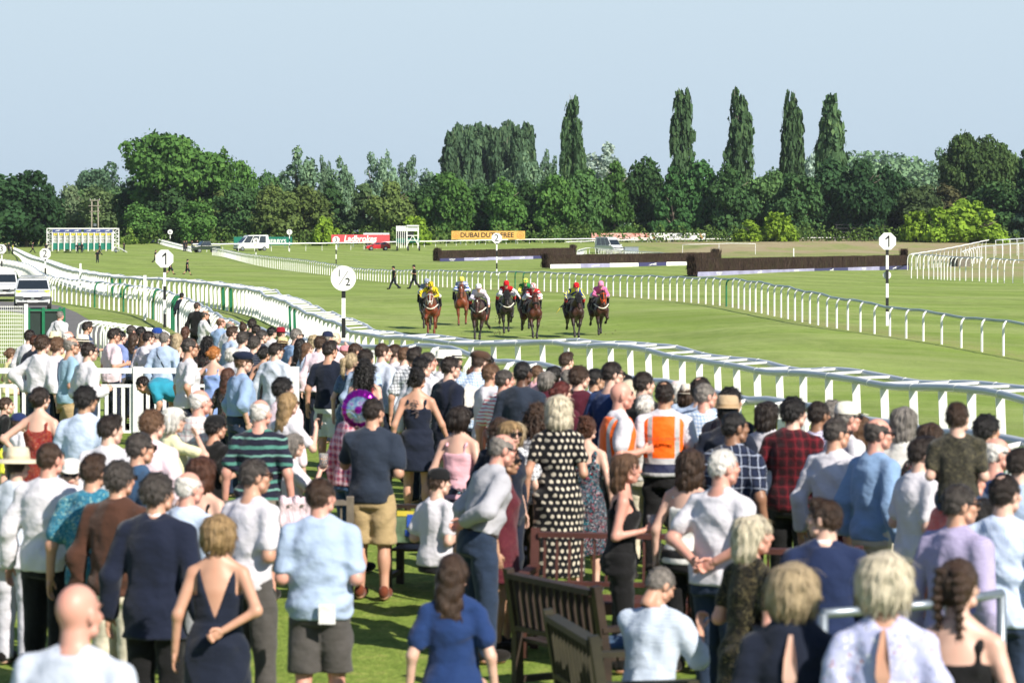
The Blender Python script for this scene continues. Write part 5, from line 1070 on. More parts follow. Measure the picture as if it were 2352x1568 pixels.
def jockey(hroot, label, silk, sleeve, capc, capc2, breech='plain:#e2e2e6', red=False, armL='hold', armR='hold', hx=0.0, up=0.0, sex='m'):
    loc = hroot.location; k = 0.95
    root = empty('person', loc, hroot.rotation_euler.z); tag(root, label, 'person', 'jockeys in the race')
    def z(p): return (p[0], p[1], p[2] + up)
    neck = z((0, .36, 2.06)); hd = np.array(z((hx * .3, .52, 2.17)))
    sh = [z((s * .19, .28, 2.0)) for s in (1, -1)]; A = {'hold': ((.30, .46, 1.76), (.11, .78, 1.70)), 'out': ((.40, .28, 1.86), (.56, .42, 1.62)), 'push': ((.27, .55, 1.84), (.10, .92, 1.72)), 'low': ((.36, .26, 1.74), (.40, .42, 1.46)), 'wide': ((.42, .34, 1.9), (.42, .62, 1.68))}
    arm = [(z((s * a[0][0], a[0][1], a[0][2])), z((s * a[1][0], a[1][1], a[1][2]))) for s, a in ((1, A[armR]), (-1, A[armL]))]
    hip = z((0, -.30, 1.93)); kn = [(s * .34, .12, 1.60) for s in (1, -1)]; ft = [(s * .385, -.22, 1.22) for s in (1, -1)]
    lo, hi = (-.75, -.75, 1.0), (.75, 1.15, 2.5); vx = 0.03
    tor = [('c', hip, neck, .15, .125), ('c', sh[0], sh[1], .085, .085), ('c', z((-.1, .18, 1.95)), z((.1, .18, 1.95)), .12, .12)]
    pb = tor + [('c', neck, hd, .05, .05)]
    for i in (0, 1): pb += [('c', sh[i], arm[i][0], .05, .042), ('c', arm[i][0], arm[i][1], .04, .03), ('c', arm[i][1], np.array(arm[i][1]) + (0, .08, -.03), .036, .034), ('c', hip, kn[i], .11, .07), ('c', kn[i], ft[i], .06, .04), ('c', ft[i], np.array(ft[i]) + (0, .16, -.03), .045, .035)]
    V, Q = surfnet(lambda P: union(P, pb, 0.03), lo, hi, vx); nv_ = len(V)
    hv, hq, hm = head_tpl(False, 0); E = Euler((R(-12), 0, 0)); hv = hv @ np.array(E.to_matrix()).T + hd
    me = mesh_np('body', np.concatenate([V, hv]), np.concatenate([Q, hq + nv_]), np.concatenate([np.zeros(len(Q), int), hm]))
    for mt in (skin('fair'), LIPS, EYED): me.materials.append(mt)
    link('body', me, None, root)
    def gm(n, prims, m, kk=0.03, a=0.006):
        V, Q = surfnet(lambda P: union(P, prims, kk) + a * np.sin(31 * P[:, 0] + 23 * P[:, 2]) * np.sin(27 * P[:, 2] + 9 * P[:, 1]), lo, hi, 0.026); link(n, mesh_np(n, V, Q), cloth(m), root)
    gm('silks', [('c', np.array(hip) + (0, .06, .02), neck, .165, .135), ('c', sh[0], sh[1], .105, .105), ('c', z((-.1, .18, 1.95)), z((.1, .18, 1.95)), .14, .14)], silk)
    for i in (0, 1): gm('sleeve', [('c', sh[i], arm[i][0], .078, .066), ('c', arm[i][0], np.array(arm[i][0]) * .12 + np.array(arm[i][1]) * .88, .064, .045)], sleeve, 0.02)
    gm('breeches', [('c', hip, kn[i], .13, .085) for i in (0, 1)] + [('e', hip, (.19, .18, .16))], breech)
    for i in (0, 1):
        gm('boot', [('c', np.array(kn[i]) * .75 + np.array(ft[i]) * .25, ft[i], .07, .055), ('c', ft[i], np.array(ft[i]) + (0, .17, -.03), .055, .042)], 'plain:#0d0d0f', 0.02, 0)
        if red: gm('boot_top', [('c', np.array(kn[i]) * .86 + np.array(ft[i]) * .14, np.array(kn[i]) * .62 + np.array(ft[i]) * .38, .079, .074)], 'plain:#c81e22', 0.02, 0)
        if not red or True: gm('glove', [('c', arm[i][1], np.array(arm[i][1]) + (0, .085, -.03), .042, .04)], 'plain:#131316' if i == 0 else 'plain:#c89a80', 0.02, 0)
    he = link('helmet', hat_tpl('helmet'), None, root, tuple(hd), E, 1.12)
    while len(he.data.materials) < 2: he.data.materials.append(WHITE)
    for i, c in ((0, capc), (1, capc2)): he.material_slots[i].link = 'OBJECT'; he.material_slots[i].material = cloth(c)
    mb = MB(); mb.tube([(x, .105 - abs(x) * .6 - 0.0 + (0.02 if abs(x) < .05 else 0), .012) for x in np.linspace(-.075, .075, 9)], .022, 6); mb.build('goggles', LENS, root, True, tuple(hd), E)
    return root, arm
RACE = '''
1000 740 0.6 0 .02 0 #1c1614 bay - dark | near black horse on the left almost hidden behind the chestnut
989 771 0 0 .01 0 #6f3015 chest noseW plainband | bright chestnut horse with white noseband on the left of the field
1060 748 0 1 .0 .06 #75381c chest blaze - | chestnut horse with small white star running second row left
1098 781 -3 2 .0 -.12 #3a1a0e bay star band | dark bay horse with white breast girth nearest the camera
1165 766 4 1 .05 0 #1f1512 bay hood band | brown black horse in black blinkers and white breast girth
1213 752 0 0 .0 .05 #1d1513 bay - - | dark horse mostly hidden behind the white and red striped cap
1230 778 10 2 .10 .0 #4a2110 bay sheep - | brown bay horse with black sheepskin noseband in the centre
1326 776 6 2 .0 .0 #33190f bay hood - | dark bay horse in black hood with tail flying
1383 770 6 1 .02 .02 #3a1d11 bay noseO band | dark bay horse with orange noseband on the right of the field
'''
JOCK = [('S:#7f8798', 'plain:#8b93a6', 'plain:#8a92a6', 'plain:#c9cdd6', 'jockey in grey silks and grey cap behind the yellow and black jockey', 'hold', 'hold', 0),
        ('vstripe:#e8cf22:#121214:0.11:0.3', 'vstripe:#e8cf22:#121214:0.10:0.35', 'vstripe:#e8cf22:#121214:0.085:0.45', 'plain:#e8cf22', 'jockey in yellow and black striped silks and cap', 'hold', 'wide', 0),
        ('check:#e6e8ee:#2350a6:0.12:0.5', 'hstripe:#e6e8ee:#2350a6:0.14:0.5', 'plain:#e3d160', 'plain:#e8dc8a', 'jockey in blue and white silks and pale yellow cap', 'hold', 'hold', 0),
        ('plain:#d3c6d8', 'plain:#d3c6d8', 'plain:#d9d5de', 'plain:#c2405a', 'jockey in pale lilac silks and white cap nearest the camera', 'low', 'hold', 1),
        ('plain:#b4121c', 'plain:#e0e0e4', 'plain:#c4161e', 'plain:#c4161e', 'jockey in red silks with white sleeves holding whip out to the side', 'out', 'hold', 1),
        ('plain:#17803f', 'plain:#e5dc5c', 'check:#1f9a4a:#e8e060:0.11:0.5', 'plain:#1f9a4a', 'jockey in green and yellow silks and quartered cap at the back', 'low', 'hold', 0),
        ('plain:#b3161f', 'hstripe:#e4e4e8:#c11d28:0.2:0.3', 'vstripe:#e4e4e8:#c11d28:0.075:0.5', 'plain:#e4e4e8', 'jockey in red and white silks and striped cap in the centre', 'push', 'push', 0),
        ('vstripe:#1f3f96:#d8d43c:0.2:0.45', 'vstripe:#d8d43c:#1f3f96:0.1:0.5', 'plain:#c8161e', 'plain:#c8161e', 'jockey in blue and yellow striped silks and bright red cap', 'hold', 'wide', 1),
        ('plain:#df6d9e', 'plain:#df6d9e', 'plain:#e28ab0', 'plain:#e28ab0', 'jockey in all pink silks and cap on the right', 'hold', 'hold', 0)]
for n, line in enumerate(RACE.strip().split('\n')):
    sp_, label = line.split(' | '); t_ = sp_.split(); px, py, yawd, pose, hx, hz = float(t_[0]), float(t_[1]), float(t_[2]), int(t_[3]), float(t_[4]), float(t_[5]) + .06
    p = at(px, py, 0, 60)
    if n == 0: p = at(980, 757, 0, 60)
    if n == 5: p = at(1207, 756, 0, 60)
    fw = Vector((math.sin(R(yawd)), -math.cos(R(yawd)), 0)); p = p - fw * 0.85; p.z = gz(p.x, p.y)
    root = empty('racehorse', p, R(180 + yawd)); tag(root, label, 'horse', 'horses in the race')
    b = link('body', horse_mesh(pose, hx, hz), coat(t_[6], t_[7]), root)
    hd = Vector((hx, 1.34, 1.44 + hz))
    # tail, mane, tack
    V, Q = surfnet(lambda P: union(P, [('c', (0, -1.25, 1.38), (0.03, -1.5, 1.36), .05, .06), ('c', (0.03, -1.5, 1.36), (0.08 if n != 7 else .35, -1.95, 1.15), .065, .03)], .04) + .012 * np.sin(70 * P[:, 0] + 9 * P[:, 1]), (-.2, -2.1, .9), (.6, -1.15, 1.5), .035)
    link('tail', mesh_np('tail', V, Q), hairm('black' if t_[7] == 'bay' else 'red'), root)
    V, Q = surfnet(lambda P: union(P, [('c', (hx * .2, .45, 1.56), (hx * .9, 1.12, 1.72 + hz), .035, .035), ('e', (hx, 1.25, 1.74 + hz), (.04, .06, .035))], .03) + .008 * np.sin(60 * P[:, 1]), (-.15, .3, 1.4), (.25, 1.4, 1.95), .03)
    link('mane', mesh_np('mane', V, Q), hairm('black' if t_[7] == 'bay' else 'red'), root)
    NB = {'noseW': 'plain:#e8e4da', 'noseO': 'plain:#d8571c'}.get(t_[8], 'plain:#0d0c0c')
    mb = MB(); fx = lambda a, r, yy, zz: (hx * 1.06 + r * math.sin(a), yy + r * .75 * math.cos(a), zz + hz + r * .45 * math.cos(a))
    mb.tube([fx(a, .097, 1.43, 1.33) for a in np.linspace(-2.6, 2.6, 14)], .014, 5); mb.tube([fx(a, .132, 1.26, 1.58) for a in np.linspace(-2.2, 2.2, 14)], .013, 5)
    for s in (1, -1): mb.tube([(hx + s * .118, 1.22, 1.6 + hz), (hx + s * .115, 1.33, 1.46 + hz), (hx + s * .09, 1.45, 1.3 + hz), (hx + s * .07, 1.52, 1.2 + hz)], .011, 5)
    if t_[8] in ('noseW', 'noseO'):
        mb.tube([(hx, 1.36, 1.68 + hz), (hx, 1.47, 1.52 + hz), (hx, 1.55, 1.38 + hz)], .015, 5)
        for s in (1, -1): mb.tube([(hx, 1.55, 1.38 + hz), (hx + s * .075, 1.555, 1.24 + hz)], .014, 5)
    mb.build('bridle', cloth(NB), root, True)
    if t_[8] in ('blaze', 'star'):
        V, Q = surfnet(lambda P: d_ell(P, (hx, 1.385, 1.60 + hz), (.022, .03, .05)), (hx - .05, 1.3, 1.5), (hx + .05, 1.5, 1.75), .012); link('white_marking', mesh_np('white_marking', V, Q), cloth('plain:#e6e0d8'), root)
    if t_[8] == 'hood':
        V, Q = surfnet(lambda P: np.maximum(union(P, [('c', (hx, 1.20, 1.62 + hz), (hx * 1.1, 1.46, 1.32 + hz), .136, .102), ('e', (hx + .125, 1.33, 1.53 + hz), (.05, .06, .06)), ('e', (hx - .125, 1.33, 1.53 + hz), (.05, .06, .06))], .03), (1.36 + hz - P[:, 2]) - .0), (hx - .25, 1.0, 1.3), (hx + .25, 1.65, 1.85), .025)
        link('blinker_hood', mesh_np('blinker_hood', V, Q), cloth('plain:#101013'), root)
    if t_[8] == 'sheep':
        V, Q = surfnet(lambda P: union(P, [('c', fx(a, .098, 1.43, 1.33), fx(a + .35, .098, 1.43, 1.33), .045, .045) for a in np.linspace(-2.4, 2.0, 12)], .02) + .006 * np.sin(90 * P[:, 0]) * np.sin(90 * P[:, 2]), (hx - .2, 1.2, 1.1), (hx + .25, 1.65, 1.5), .022); link('sheepskin_noseband', mesh_np('sheepskin_noseband', V, Q), cloth('plain:#0c0c0d'), root)
    if t_[9] in ('band', 'plainband'):
        mb = MB(); mb.tube([(x_, 1.0 - (x_ / .3) ** 2 * .40, 1.10 + (x_ / .3) ** 2 * .18) for x_ in np.linspace(-.295, .295, 17)], .024, 6); mb.build('breast_girth', cloth('plain:#e2dac8'), root, True)
    V, Q = surfnet(lambda P: np.maximum(np.abs(d_ell(P, (0, -.12, 1.17), (.34, .80, .37))) - .018, np.maximum(np.abs(P[:, 1] + .1) - .38, .98 - P[:, 2])), (-.45, -.6, .9), (.45, .4, 1.65), .032)
    link('saddle_cloth', mesh_np('saddle_cloth', V, Q), cloth('plain:#15171f'), root)
    mb = MB()
    for s in (1, -1): mb.tube([(s * .09, .75, 1.72), (hx + s * .12, 1.15, 1.55 + hz), (hx + s * .075, 1.48, 1.24 + hz)], .01, 5); mb.tube([(s * .2, 0, 1.55), (s * .37, -.12, 1.25)], .012, 5)
    mb.build('reins', LEATHER if n not in (1, 6) else cloth('plain:#b5541e'), root, True)
    J = JOCK[n]
    jr, arm = jockey(root, J[4], J[0].replace('S:', 'plain:'), J[1], J[2], J[3], red=bool(J[7]), armL=J[5], armR=J[6], hx=hx, up=-.13)
    if n in (3, 4, 7, 8):
        i = {3: 1, 4: 1, 7: 0, 8: 0}[n]; a = Vector(arm[i][1]); s = 1 if i == 0 else -1
        d = {3: Vector((.10, .25, -.55)), 4: Vector((-.75, .1, -.28)), 7: Vector((.42, .1, -.55)), 8: Vector((.38, 0, .36))}[n]
        a = a + Vector((0, .06, -.02)); mb = MB(); mb.tube([a - d * .12, a + d * .25, a + d * .6], [.013, .012, .009], 6, 0); mb.tube([a + d * .6, a + d], [.009, .006], 6, 1)
        wp = mb.build('whip', [LEATHER, cloth('plain:#c23a2c' if n == 3 else '#'.join(['plain:', 'd9b93a']) if n == 7 else 'plain:#1a1a1c')], None, True)
        wp.location = jr.location; wp.rotation_euler = jr.rotation_euler
        tag(wp, ['', '', '', 'whip with red end held low by the lilac jockey', 'long black whip stretched out by the red and white sleeved jockey', '', '', 'whip with yellow end held by the red capped jockey', 'short black whip raised beside the pink jockey'][n], 'whip', 'whips of the jockeys')
# ---------------- trees ----------------
def foliage(c, var=0.35):
    k = 'leaf' + c
    if k in MATS: return MATS[k]
    m = bpy.data.materials.new(k); m.use_nodes = True; t = m.node_tree; t.nodes.clear(); base = tuple(min(1, x * 1.5 + 0.002) for x in lin(c)[:3]) + (1,)
    a = N(t, 'ShaderNodeAttribute', attribute_name='tint').outputs['Fac']; oi = N(t, 'ShaderNodeObjectInfo').outputs['Random']
    cc = mix_(t, 1.0, base, mapr(t, a, 0, 1, 1 - var, 1 + var), 'MULTIPLY'); cc = mix_(t, mapr(t, a, 0.55, 1, 0, 0.4), cc, (base[0] * 1.8, base[1] * 1.35, base[2] * 0.9, 1))
    cc = mix_(t, 1.0, cc, mapr(t, oi, 0, 1, 0.8, 1.2), 'MULTIPLY')
    d = N(t, 'ShaderNodeBsdfDiffuse'); tr = N(t, 'ShaderNodeBsdfTranslucent'); mx = N(t, 'ShaderNodeMixShader'); mx.inputs[0].default_value = 0.22; o = N(t, 'ShaderNodeOutputMaterial')
    t.links.new(cc, d.inputs[0]); t.links.new(cc, tr.inputs[0]); t.links.new(d.outputs[0], mx.inputs[1]); t.links.new(tr.outputs[0], mx.inputs[2]); t.links.new(mx.outputs[0], o.inputs[0])
    MATS[k] = m; return m
BARK = plain('bark', (0.14, 0.115, 0.085, 1), 0.9, var=0.3, vs=8); BARKP = plain('pale_bark', (0.30, 0.27, 0.22, 1), 0.9, var=0.25, vs=8)
def leaves(blobs, n, size, seed, up=0.25, stretch=1.0, aspect=0.7, unit=False, ragged=0.45):
    """leaf clumps over the surface and through the volume of the blobs: centre (x,y,z), radii (rx,ry,rz)"""
    rs = np.random.RandomState(seed); B = np.array(blobs, np.float32); wt = (B[:, 3] * B[:, 5]) ** 0.9; wt /= wt.sum()
    bi = rs.choice(len(B), n, p=wt); d = rs.normal(size=(n, 3)); d[:, 2] += up; d /= np.linalg.norm(d, axis=1)[:, None]
    rad = np.where(rs.rand(n) < 0.82, 0.82 + 0.30 * rs.rand(n) + (rs.rand(n) < 0.10) * ragged * rs.rand(n), 0.4 + 0.5 * rs.rand(n))
    p = B[bi, :3] + d * B[bi, 3:] * rad[:, None]
    nn = d + 0.75 * rs.normal(size=(n, 3)); nn[:, 2] += 0.35; nn /= np.linalg.norm(nn, axis=1)[:, None]
    a = np.cross(nn, rs.normal(size=(n, 3))); a /= np.linalg.norm(a, axis=1)[:, None] + 1e-9; b = np.cross(nn, a)
    sz = size * (0.5 + rs.rand(n)); a *= sz[:, None]; b *= (sz * aspect)[:, None]
    V = np.stack([p - a - b * .6, p + a * .7 - b, p + a + b * .7, p - a * .6 + b], 1).reshape(-1, 3)
    V[:, 2] = np.maximum(V[:, 2], 0.005)
    if unit:
        V[:, 2] /= np.percentile(V[:, 2], 99.7); V[:, :2] *= 0.5 / np.percentile(np.hypot(V[:, 0], V[:, 1]), 98.5)
    Q = np.arange(4 * n).reshape(n, 4)
    tint = np.clip(0.5 + 0.2 * rs.normal(size=n) + 0.25 * (rs.rand(len(B))[bi] - 0.5), 0, 1)
    me = mesh_np('crown', V, Q, None, False); at_ = me.attributes.new('tint', 'FLOAT', 'FACE'); at_.data.foreach_set('value', tint.astype(np.float32)); return me
def blobs_for(kind, seed):
    rs = np.random.RandomState(seed); o = []
    if kind == 'round':
        for i in range(34):
            a, r, z = rs.rand() * 6.28, 0.36 * math.sqrt(rs.rand()), rs.rand(); rr = r * math.sqrt(max(0.05, 1 - (2 * z - 1) ** 2 * 0.8)); q = 0.10 + 0.08 * rs.rand()
            o.append((rr * math.cos(a), rr * math.sin(a), 0.12 + 0.76 * z, q * 1.1, q * 1.1, q * 0.85))
    elif kind == 'broad':
        for i in range(46):
            a, r = rs.rand() * 6.28, 0.42 * math.sqrt(rs.rand()); z = 0.34 + 0.55 * rs.rand() * (1 - (r / 0.5) ** 2 * 0.6) + 0.02; q = 0.07 + 0.06 * rs.rand(); o.append((r * math.cos(a), r * math.sin(a), z, q * 1.15, q * 1.15, q * 0.8))
        for i in range(10): a = rs.rand() * 6.28; o.append((0.3 * math.cos(a), 0.3 * math.sin(a), 0.12 + 0.2 * rs.rand(), 0.09, 0.09, 0.08))
    elif kind == 'cone':
        for i in range(46):
            z = rs.rand() ** 1.2; r = (0.42 * (1 - z) + 0.03) * (0.55 + 0.45 * rs.rand()); a = rs.rand() * 6.28; q = 0.07 + 0.06 * (1 - z); o.append((r * math.cos(a), r * math.sin(a), 0.08 + 0.86 * z, q * 1.25, q * 1.25, q * 0.45))
    elif kind == 'willow':
        for k_ in range(5):
            a, r0 = rs.rand() * 6.28, (0.0 if k_ == 0 else 0.16 + 0.12 * rs.rand()); top = 1.0 if k_ == 0 else 0.62 + 0.3 * rs.rand(); w0 = 0.22 - 0.03 * (k_ > 0)
            for j in range(11): f = (j + .5) / 11; z = 0.08 + (top - 0.08) * f; r = w0 * math.sin(math.pi * min(0.97, 0.12 + 0.86 * f)) ** 0.7 * (0.5 + 0.6 * rs.rand()); b_ = rs.rand() * 6.28; q = 0.07 + 0.05 * rs.rand() * (1 - f); o.append((r0 * math.cos(a) + r * math.cos(b_), r0 * math.sin(a) + r * math.sin(b_), z, q, q, q * 0.9))
    elif kind == 'poplar':
        for k_ in range(8):
            a = k_ * 0.8 + rs.rand() * 0.5; r0 = 0.04 if k_ == 0 else 0.12 + 0.17 * rs.rand(); top = 0.97 if k_ == 0 else 0.86 + 0.14 * rs.rand() if k_ < 6 else 0.58 + 0.25 * rs.rand()
            for j in range(17):
                f = (j + .5) / 17; z = 0.05 + (top - 0.05) * f; rr = r0 * (1.0 - 0.55 * f ** 4); q = (0.10 - 0.04 * f ** 3) * (0.5 + 0.8 * rs.rand())
                if rs.rand() < 0.16: continue
                o.append((rr * math.cos(a) + 0.03 * (1 - f * .8) * rs.normal(), rr * math.sin(a) + 0.03 * (1 - f * .8) * rs.normal(), z, q * 1.15, q * 1.15, q * 0.5))
    elif kind == 'bush':
        for i in range(34):
            a, r = rs.rand() * 6.28, 0.42 * math.sqrt(rs.rand()); z = 0.08 + 0.85 * rs.rand() * (1 - (r / 0.5) ** 1.3) ; q = 0.06 + 0.09 * rs.rand(); o.append((r * math.cos(a), r * math.sin(a), z, q, q, q * 1.2))
    return o
LEAFN = {'round': (7500, 0.026), 'broad': (13000, 0.017), 'cone': (7000, 0.025), 'willow': (5500, 0.024), 'poplar': (6500, 0.030), 'bush': (3200, 0.045)}
def crown_tpl(kind, v):
    k = ('crown', kind, v)
    if k not in TPL:
        n, sz = LEAFN[kind]; TPL[k] = leaves(blobs_for(kind, 11 + v * 7), n, sz, 5 + v, aspect=0.55 if kind == 'willow' else 0.75, unit=True)
    return TPL[k]
def trunk_tpl(kind, v):
    k = ('trunk', kind, v)
    if k not in TPL:
        rs = np.random.RandomState(v + 50); mb = MB(); top = 0.93 if kind == 'poplar' else 0.7
        mb.tube([(0, 0, -0.02), (0.01, 0, top * 0.4), (-0.01, 0.01, top * 0.75), (0.0, 0, top)], [0.035, 0.026, 0.015, 0.004], 7)
        for i in range(9):
            a = rs.rand() * 6.28; z = 0.2 + 0.45 * rs.rand(); L = 0.28 if kind != 'poplar' else 0.13; u = 0.18 if kind != 'poplar' else 0.4
            mb.tube([(0, 0, z), (L * 0.5 * math.cos(a), L * 0.5 * math.sin(a), z + u * 0.6), (L * math.cos(a), L * math.sin(a), z + u)], [0.014, 0.009, 0.003], 5)
        TPL[k] = mesh_np('trunk', mb.v, mb.f, mb.m, True)
    return TPL[k]
def tree(px, yt, wpx, D, kind, c, label, name='tree', v=0, group='trees along the far side of the course', bark=None):
    p = on(px, D); h = P3(px, yt, D).z - p.z; w_ = wpx * D / F; r = empty(name, p, random.Random(hash_str(label)).uniform(0, 6.28)); tag(r, label, 'shrub' if kind == 'bush' else 'tree', group)
    w_ *= 1.0 if kind != 'poplar' else 1.12
    link('crown', crown_tpl(kind, v), foliage(c), r, None, None, (w_, w_, h)); 
    tw = w_ * (1.0 if kind != 'poplar' else 0.9); link('trunk', trunk_tpl(kind, v % 3), bark or BARK, r, None, None, (tw, tw, h)); return r
DG1, DG2, OL, SV, YG, MG = '#36502f', '#2a4229', '#4d5d33', '#587058', '#66802c', '#41602f'
TREES = [(-35, 398, 190, 520, 'round', DG2, 'dark dense tree cut by the left edge of the view'), (62, 396, 150, 530, 'round', DG2, 'dark round tree just left of the twin pole power line'), (112, 425, 70, 545, 'round', DG2, 'smaller dark tree at the end of the left dark clump'),
  (240, 380, 135, 720, 'broad', '#47604a', 'distant round tree behind the twin wooden poles'), (405, 311, 235, 560, 'broad', MG, 'largest broad oak rising over the tree line at the left'), (508, 345, 66, 575, 'willow', MG, 'leafy side limb tree right beside the largest broad oak'), (548, 374, 84, 590, 'round', MG, 'mid green tree at the right foot of the largest broad oak'),
  (165, 428, 90, 620, 'round', '#55654a', 'dull green tree left of the twin wooden poles'), (238, 432, 110, 610, 'round', '#4c5e3c', 'olive tree directly behind the twin wooden poles'), (318, 420, 110, 570, 'round', DG1, 'dark tree under the left side of the largest oak'), (392, 440, 110, 550, 'round', DG1, 'dark tree under the crown of the largest oak'), (468, 412, 120, 560, 'round', OL, 'olive rounded tree right of the largest oak trunk'),
  (330, 470, 90, 545, 'round', MG, 'low mid green tree above the seven furlong marker'), (450, 465, 90, 540, 'round', MG, 'low tree above the dark pickup'), (545, 425, 100, 545, 'round', DG1, 'dark tree above the left end of the green hoarding'), (612, 400, 90, 600, 'round', DG1, 'tree with flat dark top between oak and silver willow'), (632, 428, 110, 545, 'round', OL, 'olive brown tree above the white minibus'),
  (682, 343, 92, 640, 'willow', SV, 'tall silver green willow left of centre'), (737, 362, 42, 650, 'willow', SV, 'thin silver willow spire beside the tall willow'), (785, 366, 62, 640, 'willow', SV, 'silver willow above the three furlong marker'), (853, 354, 80, 640, 'willow', '#67806a', 'grey green willow left of its twin spire'), (892, 351, 46, 645, 'willow', '#67806a', 'narrow grey green willow spire'), (946, 362, 62, 650, 'willow', SV, 'open feathery silver willow left of the poplar block'), (992, 398, 90, 660, 'round', SV, 'low silver tree between willow and poplar block'),
  (700, 430, 110, 550, 'round', OL, 'olive tree between the green and red hoardings'), (762, 418, 100, 555, 'cone', DG1, 'dark conical tree above the red hoarding left end'), (835, 425, 100, 550, 'cone', '#3d4f33', 'dark pine above the red hoarding'), (905, 420, 105, 545, 'round', OL, 'brownish tree above the second set of stalls'), (965, 428, 100, 555, 'round', DG1, 'dark tree behind the yellow green shrub near the stalls'), (1030, 400, 110, 545, 'round', MG, 'full green tree in front of the poplar block'), (1105, 425, 100, 550, 'round', DG1, 'dark tree above the yellow hoarding'), (1165, 416, 90, 545, 'round', MG, 'bright topped tree above the right end of the yellow hoarding'), (1222, 420, 90, 550, 'round', DG1, 'dark tree right of the yellow hoarding'),
  (1208, 350, 62, 640, 'willow', SV, 'silver willow against the right side of the poplar block'), (1252, 349, 50, 650, 'willow', SV, 'slim silver willow just left of the first tall poplar'), (1160, 394, 70, 645, 'willow', SV, 'pale willow low in front of the poplar block'),
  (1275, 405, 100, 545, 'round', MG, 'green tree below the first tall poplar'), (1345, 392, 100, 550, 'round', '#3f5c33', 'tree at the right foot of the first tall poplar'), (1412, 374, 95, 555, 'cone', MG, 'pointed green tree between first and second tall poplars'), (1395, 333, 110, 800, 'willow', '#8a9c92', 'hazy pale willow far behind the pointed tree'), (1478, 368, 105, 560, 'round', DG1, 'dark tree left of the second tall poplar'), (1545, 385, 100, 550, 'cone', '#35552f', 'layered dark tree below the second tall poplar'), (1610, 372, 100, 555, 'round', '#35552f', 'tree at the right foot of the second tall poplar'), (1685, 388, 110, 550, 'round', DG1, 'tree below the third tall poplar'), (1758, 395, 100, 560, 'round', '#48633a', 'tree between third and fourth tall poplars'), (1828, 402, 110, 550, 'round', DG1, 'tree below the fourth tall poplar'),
  (1905, 372, 120, 555, 'round', DG2, 'dense dark tree below the fifth tall poplar'), (1985, 370, 120, 550, 'round', DG2, 'dense dark tree right of the fifth tall poplar'), (2055, 388, 100, 560, 'round', DG2, 'dark tree above the right one furlong sign'), (2118, 428, 100, 550, 'round', '#3d4c30', 'brownish green tree above the black hoarding'), (2162, 345, 96, 610, 'willow', SV, 'silver tree left of the big tree at the right'), (2185, 430, 120, 560, 'round', '#44452e', 'brown tinged tree above the right yellow shrubs'), (2240, 311, 150, 580, 'broad', '#3f5430', 'big tree rising over the tree line at the right'), (2300, 335, 110, 585, 'round', '#3f5430', 'shoulder tree right of the big right hand tree'), (2290, 420, 130, 545, 'round', DG1, 'dark tree above the right end of the white rails'), (2358, 345, 90, 560, 'cone', DG2, 'dark pine cut by the right edge of the view'), (2380, 420, 120, 540, 'cone', '#33493a', 'blue green fir at the right edge'),
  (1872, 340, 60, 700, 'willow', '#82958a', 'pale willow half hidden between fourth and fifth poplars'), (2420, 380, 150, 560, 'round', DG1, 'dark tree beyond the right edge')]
for i, (px, yt, w_, D, kind, c, lab) in enumerate(TREES): tree(px, yt, w_ * (1.3 if kind == 'willow' else 1.15), D, kind, c, lab, {'cone': 'conifer', 'willow': 'willow_tree', 'broad': 'oak_tree'}.get(kind, 'broadleaf_tree'), i % (4 if kind == 'round' else 2))
for i, (px, yt, w_, lab) in enumerate([(1316, 232, 62, 'first tall Lombardy poplar counted from the left'), (1567, 214, 66, 'second tall poplar and the highest of the row'), (1693, 219, 74, 'third tall poplar with two close stems'), (1820, 223, 58, 'fourth tall poplar and the slimmest of the row'), (1910, 228, 74, 'fifth tall poplar with a stepped left shoulder')]):
    tree(px, yt, w_, 600, 'poplar', '#3f5639', lab, 'poplar_tree', i, 'tall poplars above the tree line', BARKP)
for i in range(11):
    px = 1036 + i * 17.5; tree(px, 296 - 6 * math.sin(i * 1.9) - (5 if i > 7 else 0) + (14 if i == 0 else 0), 62, 740 + (i % 3) * 8, 'poplar', '#40563f', 'poplar in the square topped block of poplars left of the tall ones', 'poplar_tree', i % 5, 'poplars in the square topped block', BARKP)
for i, (px, yt, w_, D, lab) in enumerate([(955, 498, 66, 515, 'yellow green shrub behind the second set of stalls'), (746, 500, 62, 520, 'yellow green shrub left of the red hoarding'), (1722, 506, 66, 525, 'left low yellow shrub of the pair below the poplars'), (1788, 489, 76, 525, 'right taller yellow shrub of the pair below the poplars'), (2215, 462, 130, 530, 'widest yellow shrub behind the black hoarding'), (2262, 482, 90, 525, 'yellow shrub at the right end of the black hoarding'), (2105, 486, 70, 530, 'yellow shrub left of the black hoarding'), (2160, 478, 80, 528, 'yellow shrub behind the left of the black hoarding'), (296, 524, 40, 540, 'small bright bush right of the starting stalls')]):
    tree(px, yt, w_ * 1.15, D, 'bush', YG if i < 8 else '#66803a', lab, 'shrub', i % 3, 'yellow green shrubs at the foot of the trees')
